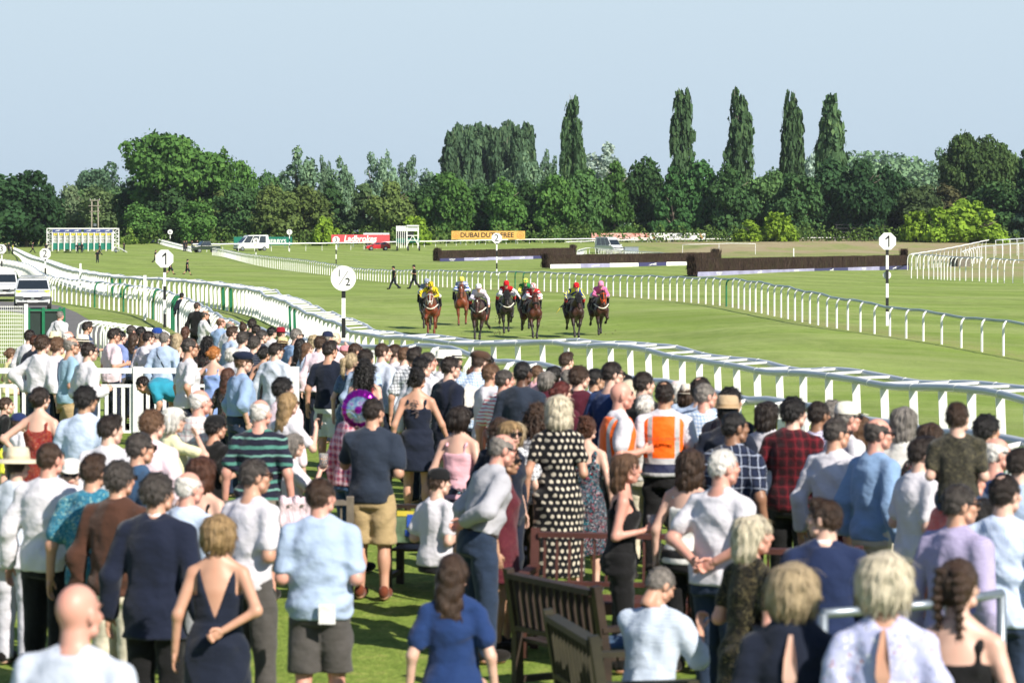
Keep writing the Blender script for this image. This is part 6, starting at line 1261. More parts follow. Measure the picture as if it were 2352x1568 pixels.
# wood filling in behind the separate trees, reading as one mass
rs = np.random.RandomState(4); bl = []
for px in np.arange(-260, 2700, 14):
    D = 640 + 30 * rs.rand(); X = (px - CX) * D / F; zt = P3(px, 436 + 14 * math.sin(px * 0.021) + 12 * rs.rand() - (18 if px > 1200 else 0), D).z; z0 = gz(X, D)
    for j in range(3): f = 0.2 + 0.7 * j / 2; bl.append((X + rs.normal() * 0.6, D + rs.normal(), z0 + (zt - z0) * f * 0.86, 2.0, 2.0, (zt - z0) * 0.2))
tag(link('woodland', leaves(bl, 30000, 0.40, 9, ragged=0.1), foliage('#3b5232')), kind='stuff')
bl = []
for px in np.arange(-260, 2700, 12):
    D = 532 + 14 * rs.rand(); X = (px - CX) * D / F; h = 1.6 + 2.2 * rs.rand(); bl.append((X, D, gz(X, D) + h * 0.45, 1.0, 0.9, h * 0.5))
tag(link('undergrowth', leaves(bl, 12000, 0.22, 10), foliage('#44592c')), kind='stuff')
# distant wooded hill on the right
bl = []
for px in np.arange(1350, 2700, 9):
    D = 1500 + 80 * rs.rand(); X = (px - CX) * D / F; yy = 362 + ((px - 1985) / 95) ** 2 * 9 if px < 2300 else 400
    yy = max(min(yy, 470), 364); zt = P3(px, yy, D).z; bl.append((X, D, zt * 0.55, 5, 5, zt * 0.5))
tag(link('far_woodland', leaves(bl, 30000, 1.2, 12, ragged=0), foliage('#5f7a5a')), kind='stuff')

# ---------------- furlong posts and marker posts ----------------
def furlong(px, yc, r, yb, txt, label, sides=8, D=None, small=None):
    p = at(px, yb, 0, 40) if D is None else on(px, D); s = F / p.y; root = empty('furlong_post', p); tag(root, label, 'furlong post', 'furlong marker posts')
    zc = P3(px, yc, p.y).z - p.z; rr = r / s; pole = MB(); nb = max(3, round(zc / 0.55)); hw = max(0.055, rr * 0.13)
    for i in range(nb): pole.box((0, 0.04, zc * (i + 0.5) / nb), (hw * 2, 0.1, zc / nb), 0, (i + nb) % 2)
    pole.build('pole', [WHITE, BLACK], root)
    mb = MB(); pts = [(rr * math.sin(2 * math.pi * (i + 0.5) / sides), rr * math.cos(2 * math.pi * (i + 0.5) / sides) + zc) for i in range(sides)]; mb.prism(pts, -0.06, -0.025); mb.build('sign_board', WHITE, root)
    if txt == '1/2':
        text_obj('2', rr * 0.86, BLACK, root, (rr * 0.36, -0.066, zc - rr * 0.30)); q = MB(); q.bar((-rr * 0.30, -.068, zc + rr * .16), (-rr * 0.30, -.068, zc + rr * .7), 0.035, .012); q.build('numeral', BLACK, root)
        mb = MB(); mb.bar((-rr * 0.36, -0.068, zc - rr * 0.55), (rr * 0.36, -0.068, zc + rr * 0.55), 0.03, 0.012); mb.build('fraction_bar', BLACK, root)
    elif txt == '1':
        mb = MB(); u = rr * 0.62; mb.prism([(.13 * u, -u), (.34 * u, -u), (.34 * u, u), (.13 * u, u), (-.42 * u, .42 * u), (-.30 * u, .24 * u), (.13 * u, .58 * u)], -0.068, -0.061); mb.v = [(x, y, z + zc) for x, y, z in mb.v]; mb.build('numeral', BLACK, root)
    elif txt: text_obj(txt, rr * 1.75, BLACK, root, (-0.02, -0.066, zc), bold=0.012 if txt == '1' else 0)
    if small:
        zs = P3(px, small[0], p.y).z - p.z; mb = MB(); q = small[1] / s; mb.prism([(q * math.sin(a), q * math.cos(a) + zs) for a in np.linspace(0, 6.28, 20)[:-1]], 0.10, 0.12); mb.build('small_disc', WHITE, root)
    return root
furlong(378, 594, 22, 752, '1', 'large octagonal one furlong post at the left beside the dark clad official'); furlong(104, 583, 13.5, 648, '2', 'two furlong post at the far left above the white rails'); furlong(4, 572, 11.5, 640, '3', 'three furlong post at the left edge')
furlong(789, 639, 29, 790, '1/2', 'round half furlong post in front of the running rail', 32, D=82)
furlong(1141, 547, 12.5, 632, '2', 'two furlong post before the first brush fence'); furlong(2038, 554, 21, 748, '1', 'octagonal one furlong post at the right with a small disc', small=(632, 9.5))
furlong(772, 551, 8.7, 606, '3', 'three furlong post in front of the red hoarding'); furlong(588, 553, 7, 588, '4', 'four furlong post in front of the white minibus'); furlong(665, 533, 6.6, 578, '5', 'five furlong post at the right end of the green hoarding'); furlong(391, 533, 6, 563, '6', 'six furlong post right of the far rail crest'); furlong(337, 520, 5.6, 549, '7', 'seven furlong post on the far rail crest')
for px, yt, yb, lab in ((185, 605, 668, 'plain white marker post left of the one furlong post'), (333, 632, 735, 'taller white marker post close to the one furlong post'), (1823, 570, 597, 'short white marker post behind the third brush fence')):
    p = at(px, yb, 0, 60); h = (yb - yt) * p.y / F; mb = MB(); mb.box((0, 0, h / 2), (0.13, 0.13, h), 0, 0, 0.96); o = mb.build('marker_post', WHITE, None, False, p); tag(o, lab, 'post', 'white marker posts')

# ---------------- far rails ----------------
def px_rail(name, label, pts, r=0.05, step=2.2, over=0.25, mat=WHITE, sgn=1, wob=0.015, pr=0.045, cap=60, group='rails in the distance'):
    return swan_rail(name, label, [P3(x, y, D) for x, y, D in pts], step, 1.2, over, r, mat, pr, sgn, dstep=min(step, 1.1), cap=cap, wob=wob, group=group)
px_rail('running_rail', 'long white rail across the middle distance in front of the hoardings', [(443, 561, 455), (600, 560, 465), (784, 558, 475), (1000, 554, 495), (1217, 550, 520), (1568, 547, 545)], 0.10, 3.2, 0.5)
px_rail('running_rail', 'white rail at the foot of the yellow shrubs on the right', [(1568, 544, 560), (1900, 541, 560), (2352, 536, 560), (2500, 534, 560)], 0.16, 4)
px_rail('running_rail', 'lower white rail running beside the one at the yellow shrubs', [(1300, 556, 520), (1420, 552, 530), (1700, 548, 545), (2000, 545, 550)], 0.08, 4)
px_rail('running_rail', 'rail on densely set posts climbing to the far crest at the left', [(443, 567, at(443, 579, 0, 200).y), (417, 562, at(417, 573, 0, 200).y), (367, 549.5, at(367, 560, 0, 200).y), (335, 541, at(335, 551.5, 0, 200).y), (320, 539.5, at(320, 550, 0, 200).y), (284, 544, at(284, 553, 0, 200).y)], 0.06, 1.3, 0.2)
px_rail('running_rail', 'upper white rail behind the starting stalls', [(-80, 539, 560), (60, 538.5, 560), (118, 539, 560)], 0.13, 3); px_rail('running_rail', 'lower white rail behind the starting stalls', [(-80, 547, 558), (60, 546.5, 558), (118, 547, 558)], 0.11, 3)
px_rail('running_rail', 'thick white boundary rail rising behind the third brush fence', [(2093, 584, 300), (2180, 570, 330), (2271, 551, 360)], 0.07, 3.5, 0.4)
px_rail('running_rail', 'wavy grey rail on curved posts right of the third brush fence', [(2101, 585, 250), (2156, 587, 246), (2205, 592, 240), (2268, 591, 236)], 0.055, 1.0, 0.35, TUBE, -1); px_rail('running_rail', 'grey rail on curved posts nearest the right edge', [(2273, 594, 232), (2330, 597, 228), (2400, 598, 226)], 0.055, 1.2, 0.35, TUBE, -1)
px_rail('running_rail', 'grey rail zigzagging behind the wavy rail at the right', [(2209, 578, 345), (2242, 568, 350), (2284, 564, 350), (2400, 554, 350)], 0.07, 1.0, 0.4, TUBE, -1); px_rail('running_rail', 'topmost grey rail of the crossing at the right edge', [(2286, 552, 400), (2352, 548, 400), (2420, 546, 400)], 0.08, 1.0, 0.4, TUBE, -1)
px_rail('running_rail', 'short white goal like rail behind the third brush fence', [(1568, 562, 430), (1640, 560, 430), (1672, 559, 430), (1748, 560, 430)], 0.045, 5, 0.1)
px_rail('running_rail', 'low rail running between first and second brush fences', [(1330, 574, 400), (1360, 569, 420), (1440, 576, 395), (1540, 582, 370)], 0.06, 1.6, 0.3)

# ---------------- brush fences ----------------
BRUSH = None
def brush_mat():
    m, t, b = nodes_of('birch_brush'); tc = N(t, 'ShaderNodeTexCoord').outputs['Object']
    f = noise_(t, scaled(t, tc, (1, 1, 0.12)), 16, 4, 0.7); g = noise_(t, tc, 0.8, 3)
    c = ramp_(t, f, [(0.35, (0.016, 0.011, 0.009, 1)), (0.55, (0.055, 0.036, 0.028, 1)), (0.75, (0.14, 0.10, 0.08, 1))]); c = mix_(t, mapr(t, g, 0.45, 0.7, 0, 0.5), c, (0.05, 0.045, 0.022, 1))
    t.links.new(c, b.inputs['Base Color']); b.inputs['Roughness'].default_value = 0.95; b.inputs['Specular IOR Level'].default_value = 0.1
    bn = N(t, 'ShaderNodeBump'); bn.inputs['Distance'].default_value = 0.1; t.links.new(f, bn.inputs['Height']); t.links.new(bn.outputs[0], b.inputs['Normal']); return m
BRUSH = brush_mat(); LILAC = plain('lilac_board', (0.33, 0.32, 0.48, 1), 0.5, var=0.2, vs=0.6); NAVYB = plain('navy_board', (0.045, 0.045, 0.13, 1), 0.5)
HORSELOGO = [(-1, -.1), (-.72, .02), (-.5, -.02), (-.35, .15), (.1, .16), (.35, .3), (.62, .42), (.66, .55), (.8, .42), (1, .28), (.92, .2), (.7, .22), (.5, .02), (.85, -.1), (.95, -.32), (.78, -.22), (.4, -.14), (.1, -.12), (-.25, -.1), (-.45, -.28), (-.8, -.42), (-.95, -.36), (-.6, -.24), (-.5, -.1), (-.7, -.08)]
def brush_fence(x0, y0, x1, y1, h, wl, wr, panels, label):
    a, b = at(x0, y0, 0, 100), at(x1, y1, 0, 100); L = (b - a).length; ang = math.atan2(b.y - a.y, b.x - a.x); root = empty('brush_fence', (a + b) / 2, ang); tag(root, label, 'brush fence', 'brush fences for the jump course')
    rs = random.Random(int(x0)); mb = MB(); bh = 0.42; slope = (b.z - a.z)
    n = int(L / 0.8)
    for i in range(n):
        x = -L / 2 + (i + 0.5) * L / n; zz = slope * (x / L); hh = h + rs.uniform(-0.03, 0.03); mb.box((x, 0.45 + rs.uniform(-.03, .03), zz + hh / 2 + 0.1), (L / n + 0.05, 0.9, hh - 0.2), 0, 0, 0.985)
    for i in range(int(L * 26)):
        x = rs.uniform(-L / 2, L / 2); zz = slope * (x / L); y = rs.uniform(0.02, 0.88); d = 0.02; z0 = zz + h - 0.25; z1 = zz + h + rs.uniform(0.0, 0.17); mb.add([(x - d, y, z0), (x + d, y, z0), (x + rs.uniform(-.04, .04), y, z1)], [(0, 1, 2)])
    for i in range(int(L * 20)):
        x = rs.uniform(-L / 2, L / 2); zz = slope * (x / L); z0 = zz + rs.uniform(bh, h * 0.9); mb.add([(x - .03, -.02, z0), (x + .03, -.02, z0), (x + rs.uniform(-.06, .06), -.05, z0 + rs.uniform(.25, .5))], [(0, 1, 2)])
    mb.build('birch_hedge', BRUSH, root)
    for sgn, wh in ((-1, wl), (1, wr)):
        if not wh: continue
        mb = MB(); x0_ = sgn * (L / 2); 
        for i in range(420):
            x = x0_ + rs.uniform(-.5, .35) * sgn; y = rs.uniform(-0.1, 0.9); zz = slope * (x / L); z0 = zz + rs.uniform(0.1, wh * 0.75); mb.add([(x - .05, y, z0), (x + .05, y, z0), (x + rs.uniform(-.08, .08), y, min(zz + wh, z0 + rs.uniform(.3, .7)))], [(0, 1, 2)])
        mb.box((x0_ - sgn * 0.08, 0.4, slope * sgn / 2 + wh * 0.47), (0.66, 0.7, wh * 0.85), 0, 0, 0.78); mb.build('wing', BRUSH, root)
    k = len(panels); pw = L / k
    for i, (m, t_) in enumerate(panels):
        x = -L / 2 + (i + 0.5) * pw; zz = slope * (x / L); mb = MB(); mb.box((x, -0.10, zz + bh / 2), (pw - 0.02, 0.06, bh)); bo = mb.build('take_off_board', m, root)
        if t_ == 'N': text_obj('NEWBURY', 0.30, WHITE, bo, (x, -0.137, zz + bh * 0.60), depth=0.004, sx=1.05); text_obj('RACECOURSE', 0.11, WHITE, bo, (x, -0.137, zz + bh * 0.2), depth=0.004, sx=1.3)
        elif t_ == 'H':
            q = MB(); q.prism([(x + u * 0.75, zz + bh * 0.5 + v * 0.3) for u, v in HORSELOGO], -0.140, -0.134); q.build('horse_emblem', WHITE, bo)
brush_fence(1009, 601, 1322, 592, 1.45, 2.0, 2.1, [(NAVYB, 'N'), (LILAC, 'H'), (LILAC, 'N'), (LILAC, 'H'), (NAVYB, 'N'), (LILAC, '')], 'first and farthest brush fence behind the two furlong post')
brush_fence(1262, 617, 1652, 608, 1.35, 1.75, 1.9, [(WHITE, ''), (LILAC, 'H'), (WHITE, ''), (NAVYB, 'H'), (WHITE, ''), (NAVYB, '')], 'middle brush fence with alternate white and navy boards')
brush_fence(1600, 635.5, 2085, 619, 1.55, 2.2, 2.5, [(LILAC, 'N'), (LILAC, 'H'), (LILAC, 'N'), (NAVYB, 'H'), (LILAC, 'N'), (NAVYB, 'H')], 'nearest brush fence ending beside the right one furlong post')

# ---------------- hoardings ----------------
def hoarding(x0, x1, y0, y1, D, m, label, name='advertising_hoarding', group='advertising hoardings'):
    xc = (x0 + x1) / 2; p = on(xc, D); s = F / D; W = (x1 - x0) / s; root = empty(name, p); tag(root, label, 'hoarding', group); zt = P3(xc, y0, D).z - p.z; zb = P3(xc, y1, D).z - p.z
    mb = MB(); mb.box((0, 0, (zt + zb) / 2), (W, 0.08, zt - zb)); mb.build('panel', m, root)
    for i in range(4):
        mb = MB(); mb.box((-W / 2 + W * (i + 0.5) / 4, 0.11, zt / 2), (0.12, 0.12, zt + 0.3)); mb.build('post', GALV, root)
    return root, s, (zt + zb) / 2, W, zt - zb
r_, s_, zc, W, hh = hoarding(537, 671, 544, 563, 500, plain('hoarding_green', (0.008, 0.16, 0.11, 1), 0.5), 'dark green hoarding with white lettering behind the white minibus'); text_obj('WEATHERBYS', 0.98, WHITE, r_, (11.5 / s_, -0.06, zc - 0.1), sx=1.05, bold=0.02)
r_, s_, zc, W, hh = hoarding(761, 895, 539, 558.5, 500, plain('hoarding_red', (0.62, 0.075, 0.09, 1), 0.5), 'red hoarding with white slanting lettering above a red car'); text_obj('Ladbrokes', 1.55, WHITE, r_, (-1 / s_, -0.06, zc), sx=0.88, shear=0.2, bold=0.045)
r_, s_, zc, W, hh = hoarding(1037, 1206, 530.5, 550, 515, plain('hoarding_amber', (0.72, 0.40, 0.10, 1), 0.5), 'amber hoarding with dark capitals between two orange roundels'); [text_obj(w_, 1.22, BLACK, r_, (q * W, -0.06, zc), sx=0.98, bold=0.02) for w_, q in (('DUBAI', -.25), ('DUTY', 0.02), ('FREE', .255))]
ORR = plain('roundel_orange', (0.75, 0.20, 0.04, 1), 0.5)
for s in (-1, 1):
    mb = MB(); q = s * W * 0.435; mb.tube([(q + 0.58 * math.sin(a), -0.05, zc + 0.58 * math.cos(a)) for a in np.linspace(0, 6.28, 21)], 0.045, 5); mb.tube([(q - .3, -.05, zc - .1), (q, -.05, zc - .3), (q + .3, -.05, zc - .08), (q, -.05, zc + .2), (q - .2, -.05, zc + .08)], 0.06, 5); mb.build('roundel', ORR, r_)
r_, s_, zc, W, hh = hoarding(1359, 1492, 535.5, 551, 540, cloth('floral:#d9a49a:#e8c4ba:#b06a62:#e2b4aa:1.4:0.4'), 'pale pink patterned hoarding left of the white one')
r_, s_, zc, W, hh = hoarding(1492.5, 1620, 535.5, 551, 540, WHITE, 'white hoarding with grey lettering right of the pink one'); text_obj('Be Wiser', 1.05, plain('grey_letter', (0.28, 0.28, 0.30, 1)), r_, (0.6, -0.06, zc), sx=1.05, bold=0.015)
for q in (-4.6, 4.4):
    V, Q = surfnet(lambda P: union(P, [('e', (q, -.06, zc), (.28, .03, .45)), ('e', (q + .3, -.06, zc - .2), (.2, .03, .28)), ('e', (q - .05, -.06, zc + .5), (.2, .03, .17))], .05), (q - .6, -.15, zc - .7), (q + .7, .05, zc + .8), .05); link('owl_emblem', mesh_np('owl_emblem', V, Q), cloth('plain:#a98a63'), r_)
r_, s_, zc, W, hh = hoarding(2115, 2222, 527, 538, 552, BLACK, 'long black hoarding with white lettering below the yellow shrubs'); text_obj('Wedlake Stock', 0.95, WHITE, r_, (0, -0.06, zc + 0.05), sx=1.0)
for s in (-1, 1): mb = MB(); mb.prism([(s * W * .42 + .28 * math.sin(a), zc + .3 * math.cos(a)) for a in np.linspace(0, 6.28, 7)[:-1]], -.06, -.05); mb.build('red_emblem', cloth('plain:#c8382c'), r_)
r_, s_, zc, W, hh = hoarding(2303, 2400, 520, 537, 550, NAVYB, 'navy hoarding with white horse emblem at the right edge'); mb = MB(); mb.prism([(-.6 + u * 1.6, zc + v * .85) for u, v in HORSELOGO], -.06, -.05); mb.build('horse_emblem', WHITE, r_)
# dark timber frame and wooden H pole
root = empty('timber_frame', on(1976, 548)); tag(root, 'dark open timber frame standing before the trees on the right', 'frame'); mb = MB(); zt = P3(1976, 516, 548).z - root.location.z
for i in range(5): mb.box((-4.6 + i * 2.3, 0, zt / 2), (0.14, 0.14, zt))
mb.build('post', DARKMETAL, root); mb = MB()
for f in (0.55, 0.78, 1.0): mb.box((0, -.1, zt * f), (9.6, 0.08, 0.14))
mb.build('rail', DARKMETAL, root)
root = empty('power_pole', on(218, 560)); tag(root, 'twin wooden power pole with three cross arms before the left trees', 'power pole'); zt = P3(218, 459, 560).z - root.location.z
for s in (-1, 1): mb = MB(); mb.tube([(s * .68, 0, -.2), (s * .6, 0, zt)], [.17, .12], 8); mb.build('pole', BARKP, root, True)
for f, w_ in ((0.985, 1.9), (0.86, 2.5), (0.73, 2.0)): mb = MB(); mb.box((0, -.16, zt * f), (w_, .12, .14)); mb.build('cross_arm', BARKP, root)
mb = MB()
for s in (-1, 0, 1): mb.tube([(s * .9, -.16, zt), (s * .9, -.16, zt + .25)], .05, 6)
mb.build('insulator', WHITE, root); mb = MB(); mb.box((0.05, -.2, zt * .42), (.55, .3, .5)); mb.build('transformer_box', GALV, root)

# ---------------- starting stalls ----------------
def stalls():
    D = 454; p = on(191, D); s = F / D; root = empty('starting_stalls', p); tag(root, 'long white starting stalls with ten green gates and blue banners', 'starting stalls', 'starting stalls')
    H = 56 / s; bays = 10; x0, x1 = -10.0 / 1.0 * 0 + (121 - 191) / s, (258 - 191) / s; bw = (x1 - x0) / bays
    z = lambda y: P3(191, y, D).z - p.z
    for i in range(bays + 1): mb = MB(); mb.box((x0 + i * bw, 0.4, z(534) / 2 + 0.15), (0.13, 1.6, z(534) - 0.3)); mb.build('stall_post', WHITE, root)
    for i in range(bays):
        xc = x0 + (i + .5) * bw; mb = MB()
        for j in range(7): mb.box((xc - bw * .4 + j * bw * .133, -.05, (z(542) + z(557)) / 2), (0.045, .04, z(542) - z(557)))
        for yy in (542, 549, 557): mb.box((xc, -.05, z(yy)), (bw * .86, .05, .06))
        mb.build('grille', WHITE, root)
        mb = MB(); mb.box((xc, -.12, (z(558) + z(573)) / 2), (bw * .8, .1, z(558) - z(573)), 0, 0, 0.92); g = mb.build('front_gate', plain('stall_green', (0.01, 0.17, 0.12, 1), 0.5), root)
        mb = MB(); mb.box((xc, -.14, z(538.3)), (bw * .6, .05, 4.2 / s)); nb = mb.build('number_plate', plain('plate_yellow', (0.75, 0.62, 0.06, 1), 0.5), root); text_obj(str(bays - i), 0.3, BLACK, nb, (xc, -.17, z(538.3)), depth=.004)
    for a, b in ((121, 187), (193, 258)):
        mb = MB(); mb.box((((a + b) / 2 - 191) / s, -.1, z(530)), ((b - a) / s, .12, 7 / s)); bn = mb.build('banner', plain('banner_blue', (0.055, 0.075, 0.24, 1), 0.5), root)
        for k in (-.33, 0, .33): q = MB(); q.prism([((((a + b) / 2 - 191) / s) + k * (b - a) / s + u * .4, z(530) + v * .3) for u, v in HORSELOGO], -.175, -.165); q.build('horse_emblem', WHITE, bn)
    mb = MB(); mb.box(((189.5 - 191) / s, .6, z(525)), ((266 - 112) / s, 1.6, .18)); mb.box(((189.5 - 191) / s, -.02, z(534.6)), ((258 - 121) / s, .1, .12)); mb.build('roof_beam', WHITE, root)
    for xa, xb in ((108, 120), (260, 273)):
        mb = MB(); xl, xr = (xa - 191) / s, (xb - 191) / s
        for x in (xl, xr): mb.bar((x, 0, .25), (x, 0, H), .12, .12)
        n = 6
        for j in range(n): za, zb = .3 + (H - .35) * j / n, .3 + (H - .35) * (j + 1) / n; mb.bar((xl, 0, za), (xr, 0, za), .09, .09); mb.bar((xl if j % 2 else xr, .02, za), (xr if j % 2 else xl, .02, zb), .07, .07)
        mb.bar((xl, 0, H), (xr, 0, H), .12, .12); mb.build('lattice_tower', WHITE, root)
        xm = (xl + xr) / 2
        mb = MB(); mb.tube([(xm - .12, 0, .42), (xm + .12, 0, .42)], .42, 18); wv = mb.build('wheel', plain('tyre', (0.02, 0.02, 0.021, 1), 0.8), root, False, (0, -.1, 0)); wv.rotation_euler = (0, 0, 0)
        mb = MB(); mb.prism([(xm + .24 * math.sin(a), .42 + .24 * math.cos(a)) for a in np.linspace(0, 6.28, 15)[:-1]], -.56, -.5); mb.build('rim', GALV, wv)
    mb = MB(); mb.bar(((272 - 191) / s, -.2, .9), ((294 - 191) / s, -1.2, .12), .12, .12); mb.build('tow_bar', WHITE, root)
stalls()
def stalls_end():
    D = 470; p = on(936, D); s = F / D; root = empty('starting_stalls', p); tag(root, 'second set of starting stalls seen from its end near the yellow green shrub', 'starting stalls', 'starting stalls'); z = lambda y: P3(936, y, D).z - p.z; X = lambda x: (x - 936) / s
    mb = MB()
    for x, y in ((935, 0), (960, 0), (935, 2.2), (960, 2.2)): mb.bar((X(x), y, .4), (X(x), y, z(518)), .14, .14)
    for yy in (519, 530, 541, 552): mb.bar((X(935), 0, z(yy)), (X(960), 0, z(yy)), .12, .12)
    mb.bar((X(936), 0, z(560)), (X(948), 0, z(541)), .1, .1); mb.bar((X(948), 0, z(541)), (X(959), 0, z(560)), .1, .1); mb.build('end_frame', WHITE, root)
    for i in range(6): mb = MB(); x = X(911 + i * 4.5); mb.box((x, 1.0, (z(519) + z(530)) / 2), (.12, 2.0, z(519) - z(530))); mb.bar((x, 0, .5), (x, 0, z(530)), .09, .09); mb.build('stall_divider', WHITE, root)
    mb = MB(); mb.box((X(922), .15, (z(519) + z(531)) / 2), (25 / s, .08, z(519) - z(531))); mb.box((X(947.5), .12, (z(519.5) + z(530)) / 2), (24 / s, .06, z(519.5) - z(530))); mb.build('white_panel', WHITE, root)
    mb = MB(); mb.box((X(930), .3, (z(532) + z(546)) / 2), (40 / s, .15, z(532) - z(546))); mb.build('padding', DARKMETAL, root)
    mb = MB(); mb.box((X(936), .5, (z(545) + z(560)) / 2), (54 / s, .3, .75)); mb.build('gate_panel', plain('stall_green', ''), root)
    mb = MB(); mb.box((X(948), 1.0, z(518.5)), (27 / s, 2.4, .2)); mb.build('roof', WHITE, root)
    for x in (912, 937, 963): mb = MB(); mb.tube([(X(x) - .12, .2, .42), (X(x) + .14, .2, .42)], .42, 16); mb.build('wheel', plain('tyre', ''), root)
stalls_end()
# ---------------- vehicles ----------------
TYRE = plain('tyre', (0.02, 0.02, 0.021, 1), 0.8); GLASS = plain('vehicle_glass', (0.018, 0.024, 0.03, 1), 0.06, spec=0.8, coat=0.6); CHROME = plain('chrome', (0.55, 0.56, 0.58, 1), 0.2, 0.9)
LAMP = plain('lamp_glass', (0.10, 0.105, 0.12, 1), 0.1, coat=1); PLATE = plain('plate_white', (0.75, 0.75, 0.72, 1), 0.4); TRIM = plain('black_trim', (0.018, 0.018, 0.02, 1), 0.5)
def paint(n, c): return plain('paint_' + n, c, 0.28, var=0.04, vs=1.0, coat=0.6)
def vehicle(name, label, p, rz, L, W, kind, pm, group='vehicles at the racecourse'):
    """front towards -y in local space; profile is length (y) by height (z)"""
    root = empty(name, p, rz); tag(root, label, {'white_van': 'van', 'silver_van': 'van', 'pickup_truck': 'pickup'}.get(name, 'car'), group)
    h = -L / 2; e = L / 2
    PR = {'suv': dict(H=1.67, low=[(h + .02, .35), (h, .55), (h + .06, .80), (h + .35, .93), (h + .95, 1.05), (h + 1.1, 1.08), (e - .25, 1.10), (e - .05, 1.0), (e, .6), (e - .05, .35)], cab=[(h + 1.0, 1.04), (h + 1.72, 1.58), (h + 2.1, 1.67), (e - 1.0, 1.65), (e - .28, 1.10)], wx=(.92, .92, .80)),
          'hatch': dict(H=1.45, low=[(h + .02, .28), (h, .5), (h + .1, .75), (h + 1.05, .92), (e - .2, .98), (e - .02, .9), (e, .5), (e - .05, .28)], cab=[(h + .95, .91), (h + 1.75, 1.40), (h + 2.2, 1.45), (e - .7, 1.38), (e - .15, .98)], wx=(.92, .92, .76)),
          'van': dict(H=2.6, low=[(h + .02, .38), (h, .7), (h + .12, 1.02), (h + .75, 1.26), (e - .02, 1.30), (e, .7), (e - .02, .38)], cab=[(h + .70, 1.25), (h + 1.65, 2.25), (h + 2.0, 2.58), (e - .1, 2.62), (e - .02, 1.30)], wx=(.97, .97, .86)),
          'pickup': dict(H=1.85, low=[(h + .02, .45), (h, .7), (h + .05, 1.0), (h + 1.0, 1.1), (e - .02, 1.1), (e, .7), (e - .02, .45)], cab=[(h + 1.0, 1.1), (h + 1.45, 1.75), (h + 1.7, 1.83), (h + 2.75, 1.82), (h + 2.9, 1.1)], wx=(.95, .95, .82))}[kind]
    w = W / 2; mb = MB()
    def loft(prof, wa, wb, zmid):
        n = len(prof); zs = [q[1] for q in prof]; lo_, hi_ = min(zs), max(zs); V = []
        for s in (-1, 1):
            for y, z in prof: V.append((s * w * (wa + (wb - wa) * (z - lo_) / (hi_ - lo_)), y, z))
        mb.add(V, [tuple(range(n)), tuple(range(2 * n - 1, n - 1, -1))] + [(i, i + n, (i + 1) % n + n, (i + 1) % n) for i in range(n)])
    loft(PR['low'], .93, 1.0, 0); loft(PR['cab'], .96, PR['wx'][2], 0)
    b = mb.build('body', pm, root); bv = b.modifiers.new('bevel', 'BEVEL'); bv.width = 0.06; bv.segments = 2; bv.limit_method = 'ANGLE'; b.data.polygons.foreach_set('use_smooth', [False] * len(b.data.polygons))
    c = PR['cab']; q0, q1 = Vector((0, c[0][0], c[0][1])), Vector((0, c[1][0], c[1][1])); zlo, zhi = c[0][1], max(z for y, z in c)
    hw = lambda z: w * (.96 + (PR['wx'][2] - .96) * (z - zlo) / (zhi - zlo))
    a_, b_ = q0.lerp(q1, .1), q0.lerp(q1, .93); nrm = Vector((0, -(q1 - q0).z, (q1 - q0).y)).normalized() * .012
    mb = MB(); V = [(-hw(a_.z) * .93, a_.y, a_.z), (hw(a_.z) * .93, a_.y, a_.z), (hw(b_.z) * .92, b_.y, b_.z), (-hw(b_.z) * .92, b_.y, b_.z)]; mb.add([tuple(Vector(v) + nrm) for v in V] + [tuple(Vector(v) - nrm) for v in V], [(0, 1, 2, 3), (7, 6, 5, 4), (0, 4, 5, 1), (1, 5, 6, 2), (2, 6, 7, 3), (3, 7, 4, 0)]); mb.build('windscreen', GLASS, root)
    for s in (-1, 1):
        z0, z1 = zlo + .08, zhi - .16; yf = np.interp(z0, [c[0][1], c[1][1]], [c[0][0], c[1][0]]) + .12; yf1 = np.interp(z1, [c[0][1], c[1][1]], [c[0][0], c[1][0]]) + .16; yb = c[-2][0] - .1; yb1 = c[-2][0] - .12
        if kind == 'van': yb = yb1 = e - .5
        mb = MB(); k = 2 if kind != 'van' else 3
        for i in range(k):
            f0, f1 = i / k + .015, (i + 1) / k - .015; P = [(yf + (yb - yf) * f0, z0), (yf + (yb - yf) * f1, z0), (yf1 + (yb1 - yf1) * f1, z1), (yf1 + (yb1 - yf1) * f0, z1)]
            V = [(s * (hw(z) + .004), y, z) for y, z in P] + [(s * (hw(z) - .03), y, z) for y, z in P]; mb.add(V, [(0, 1, 2, 3), (7, 6, 5, 4), (0, 4, 5, 1), (1, 5, 6, 2), (2, 6, 7, 3), (3, 7, 4, 0)])
        mb.build('side_window', GLASS, root)
        mb = MB(); mb.box((s * w * .72, h + .03, PR['low'][2][1] - .12), (w * .44, .16, .15), s * .25); mb.build('headlight', LAMP, root)
        mb = MB(); mb.box((s * (w + .13), c[0][0] + .25, zlo + .12), (.2, .12, .16)); mb.build('wing_mirror', pm, root)
        if kind == 'suv': mb = MB(); mb.bar((s * w * .72, h + 2.0, 1.72), (s * w * .72, e - .9, 1.70), .04, .05); mb.build('roof_rail', CHROME, root)
        for y in (h + .85, e - .85):
            rr = .34 if kind != 'van' else .36; mb = MB(); mb.tube([(s * (w - .2), y, rr), (s * (w + .015), y, rr)], rr, 20); wh = mb.build('wheel', TYRE, root)
            mb = MB(); mb.tube([(s * (w + .0), y, rr), (s * (w + .03), y, rr)], rr * .6, 14); mb.build('rim', CHROME, wh)
    mb = MB(); mb.box((0, h - .005, PR['low'][2][1] - .16), (w * .95, .06, .14)); gr = mb.build('grille', TRIM, root)
    mb = MB(); mb.box((0, h - .03, PR['low'][2][1] - .17), (.16, .03, .16)); mb.build('badge', CHROME, gr)
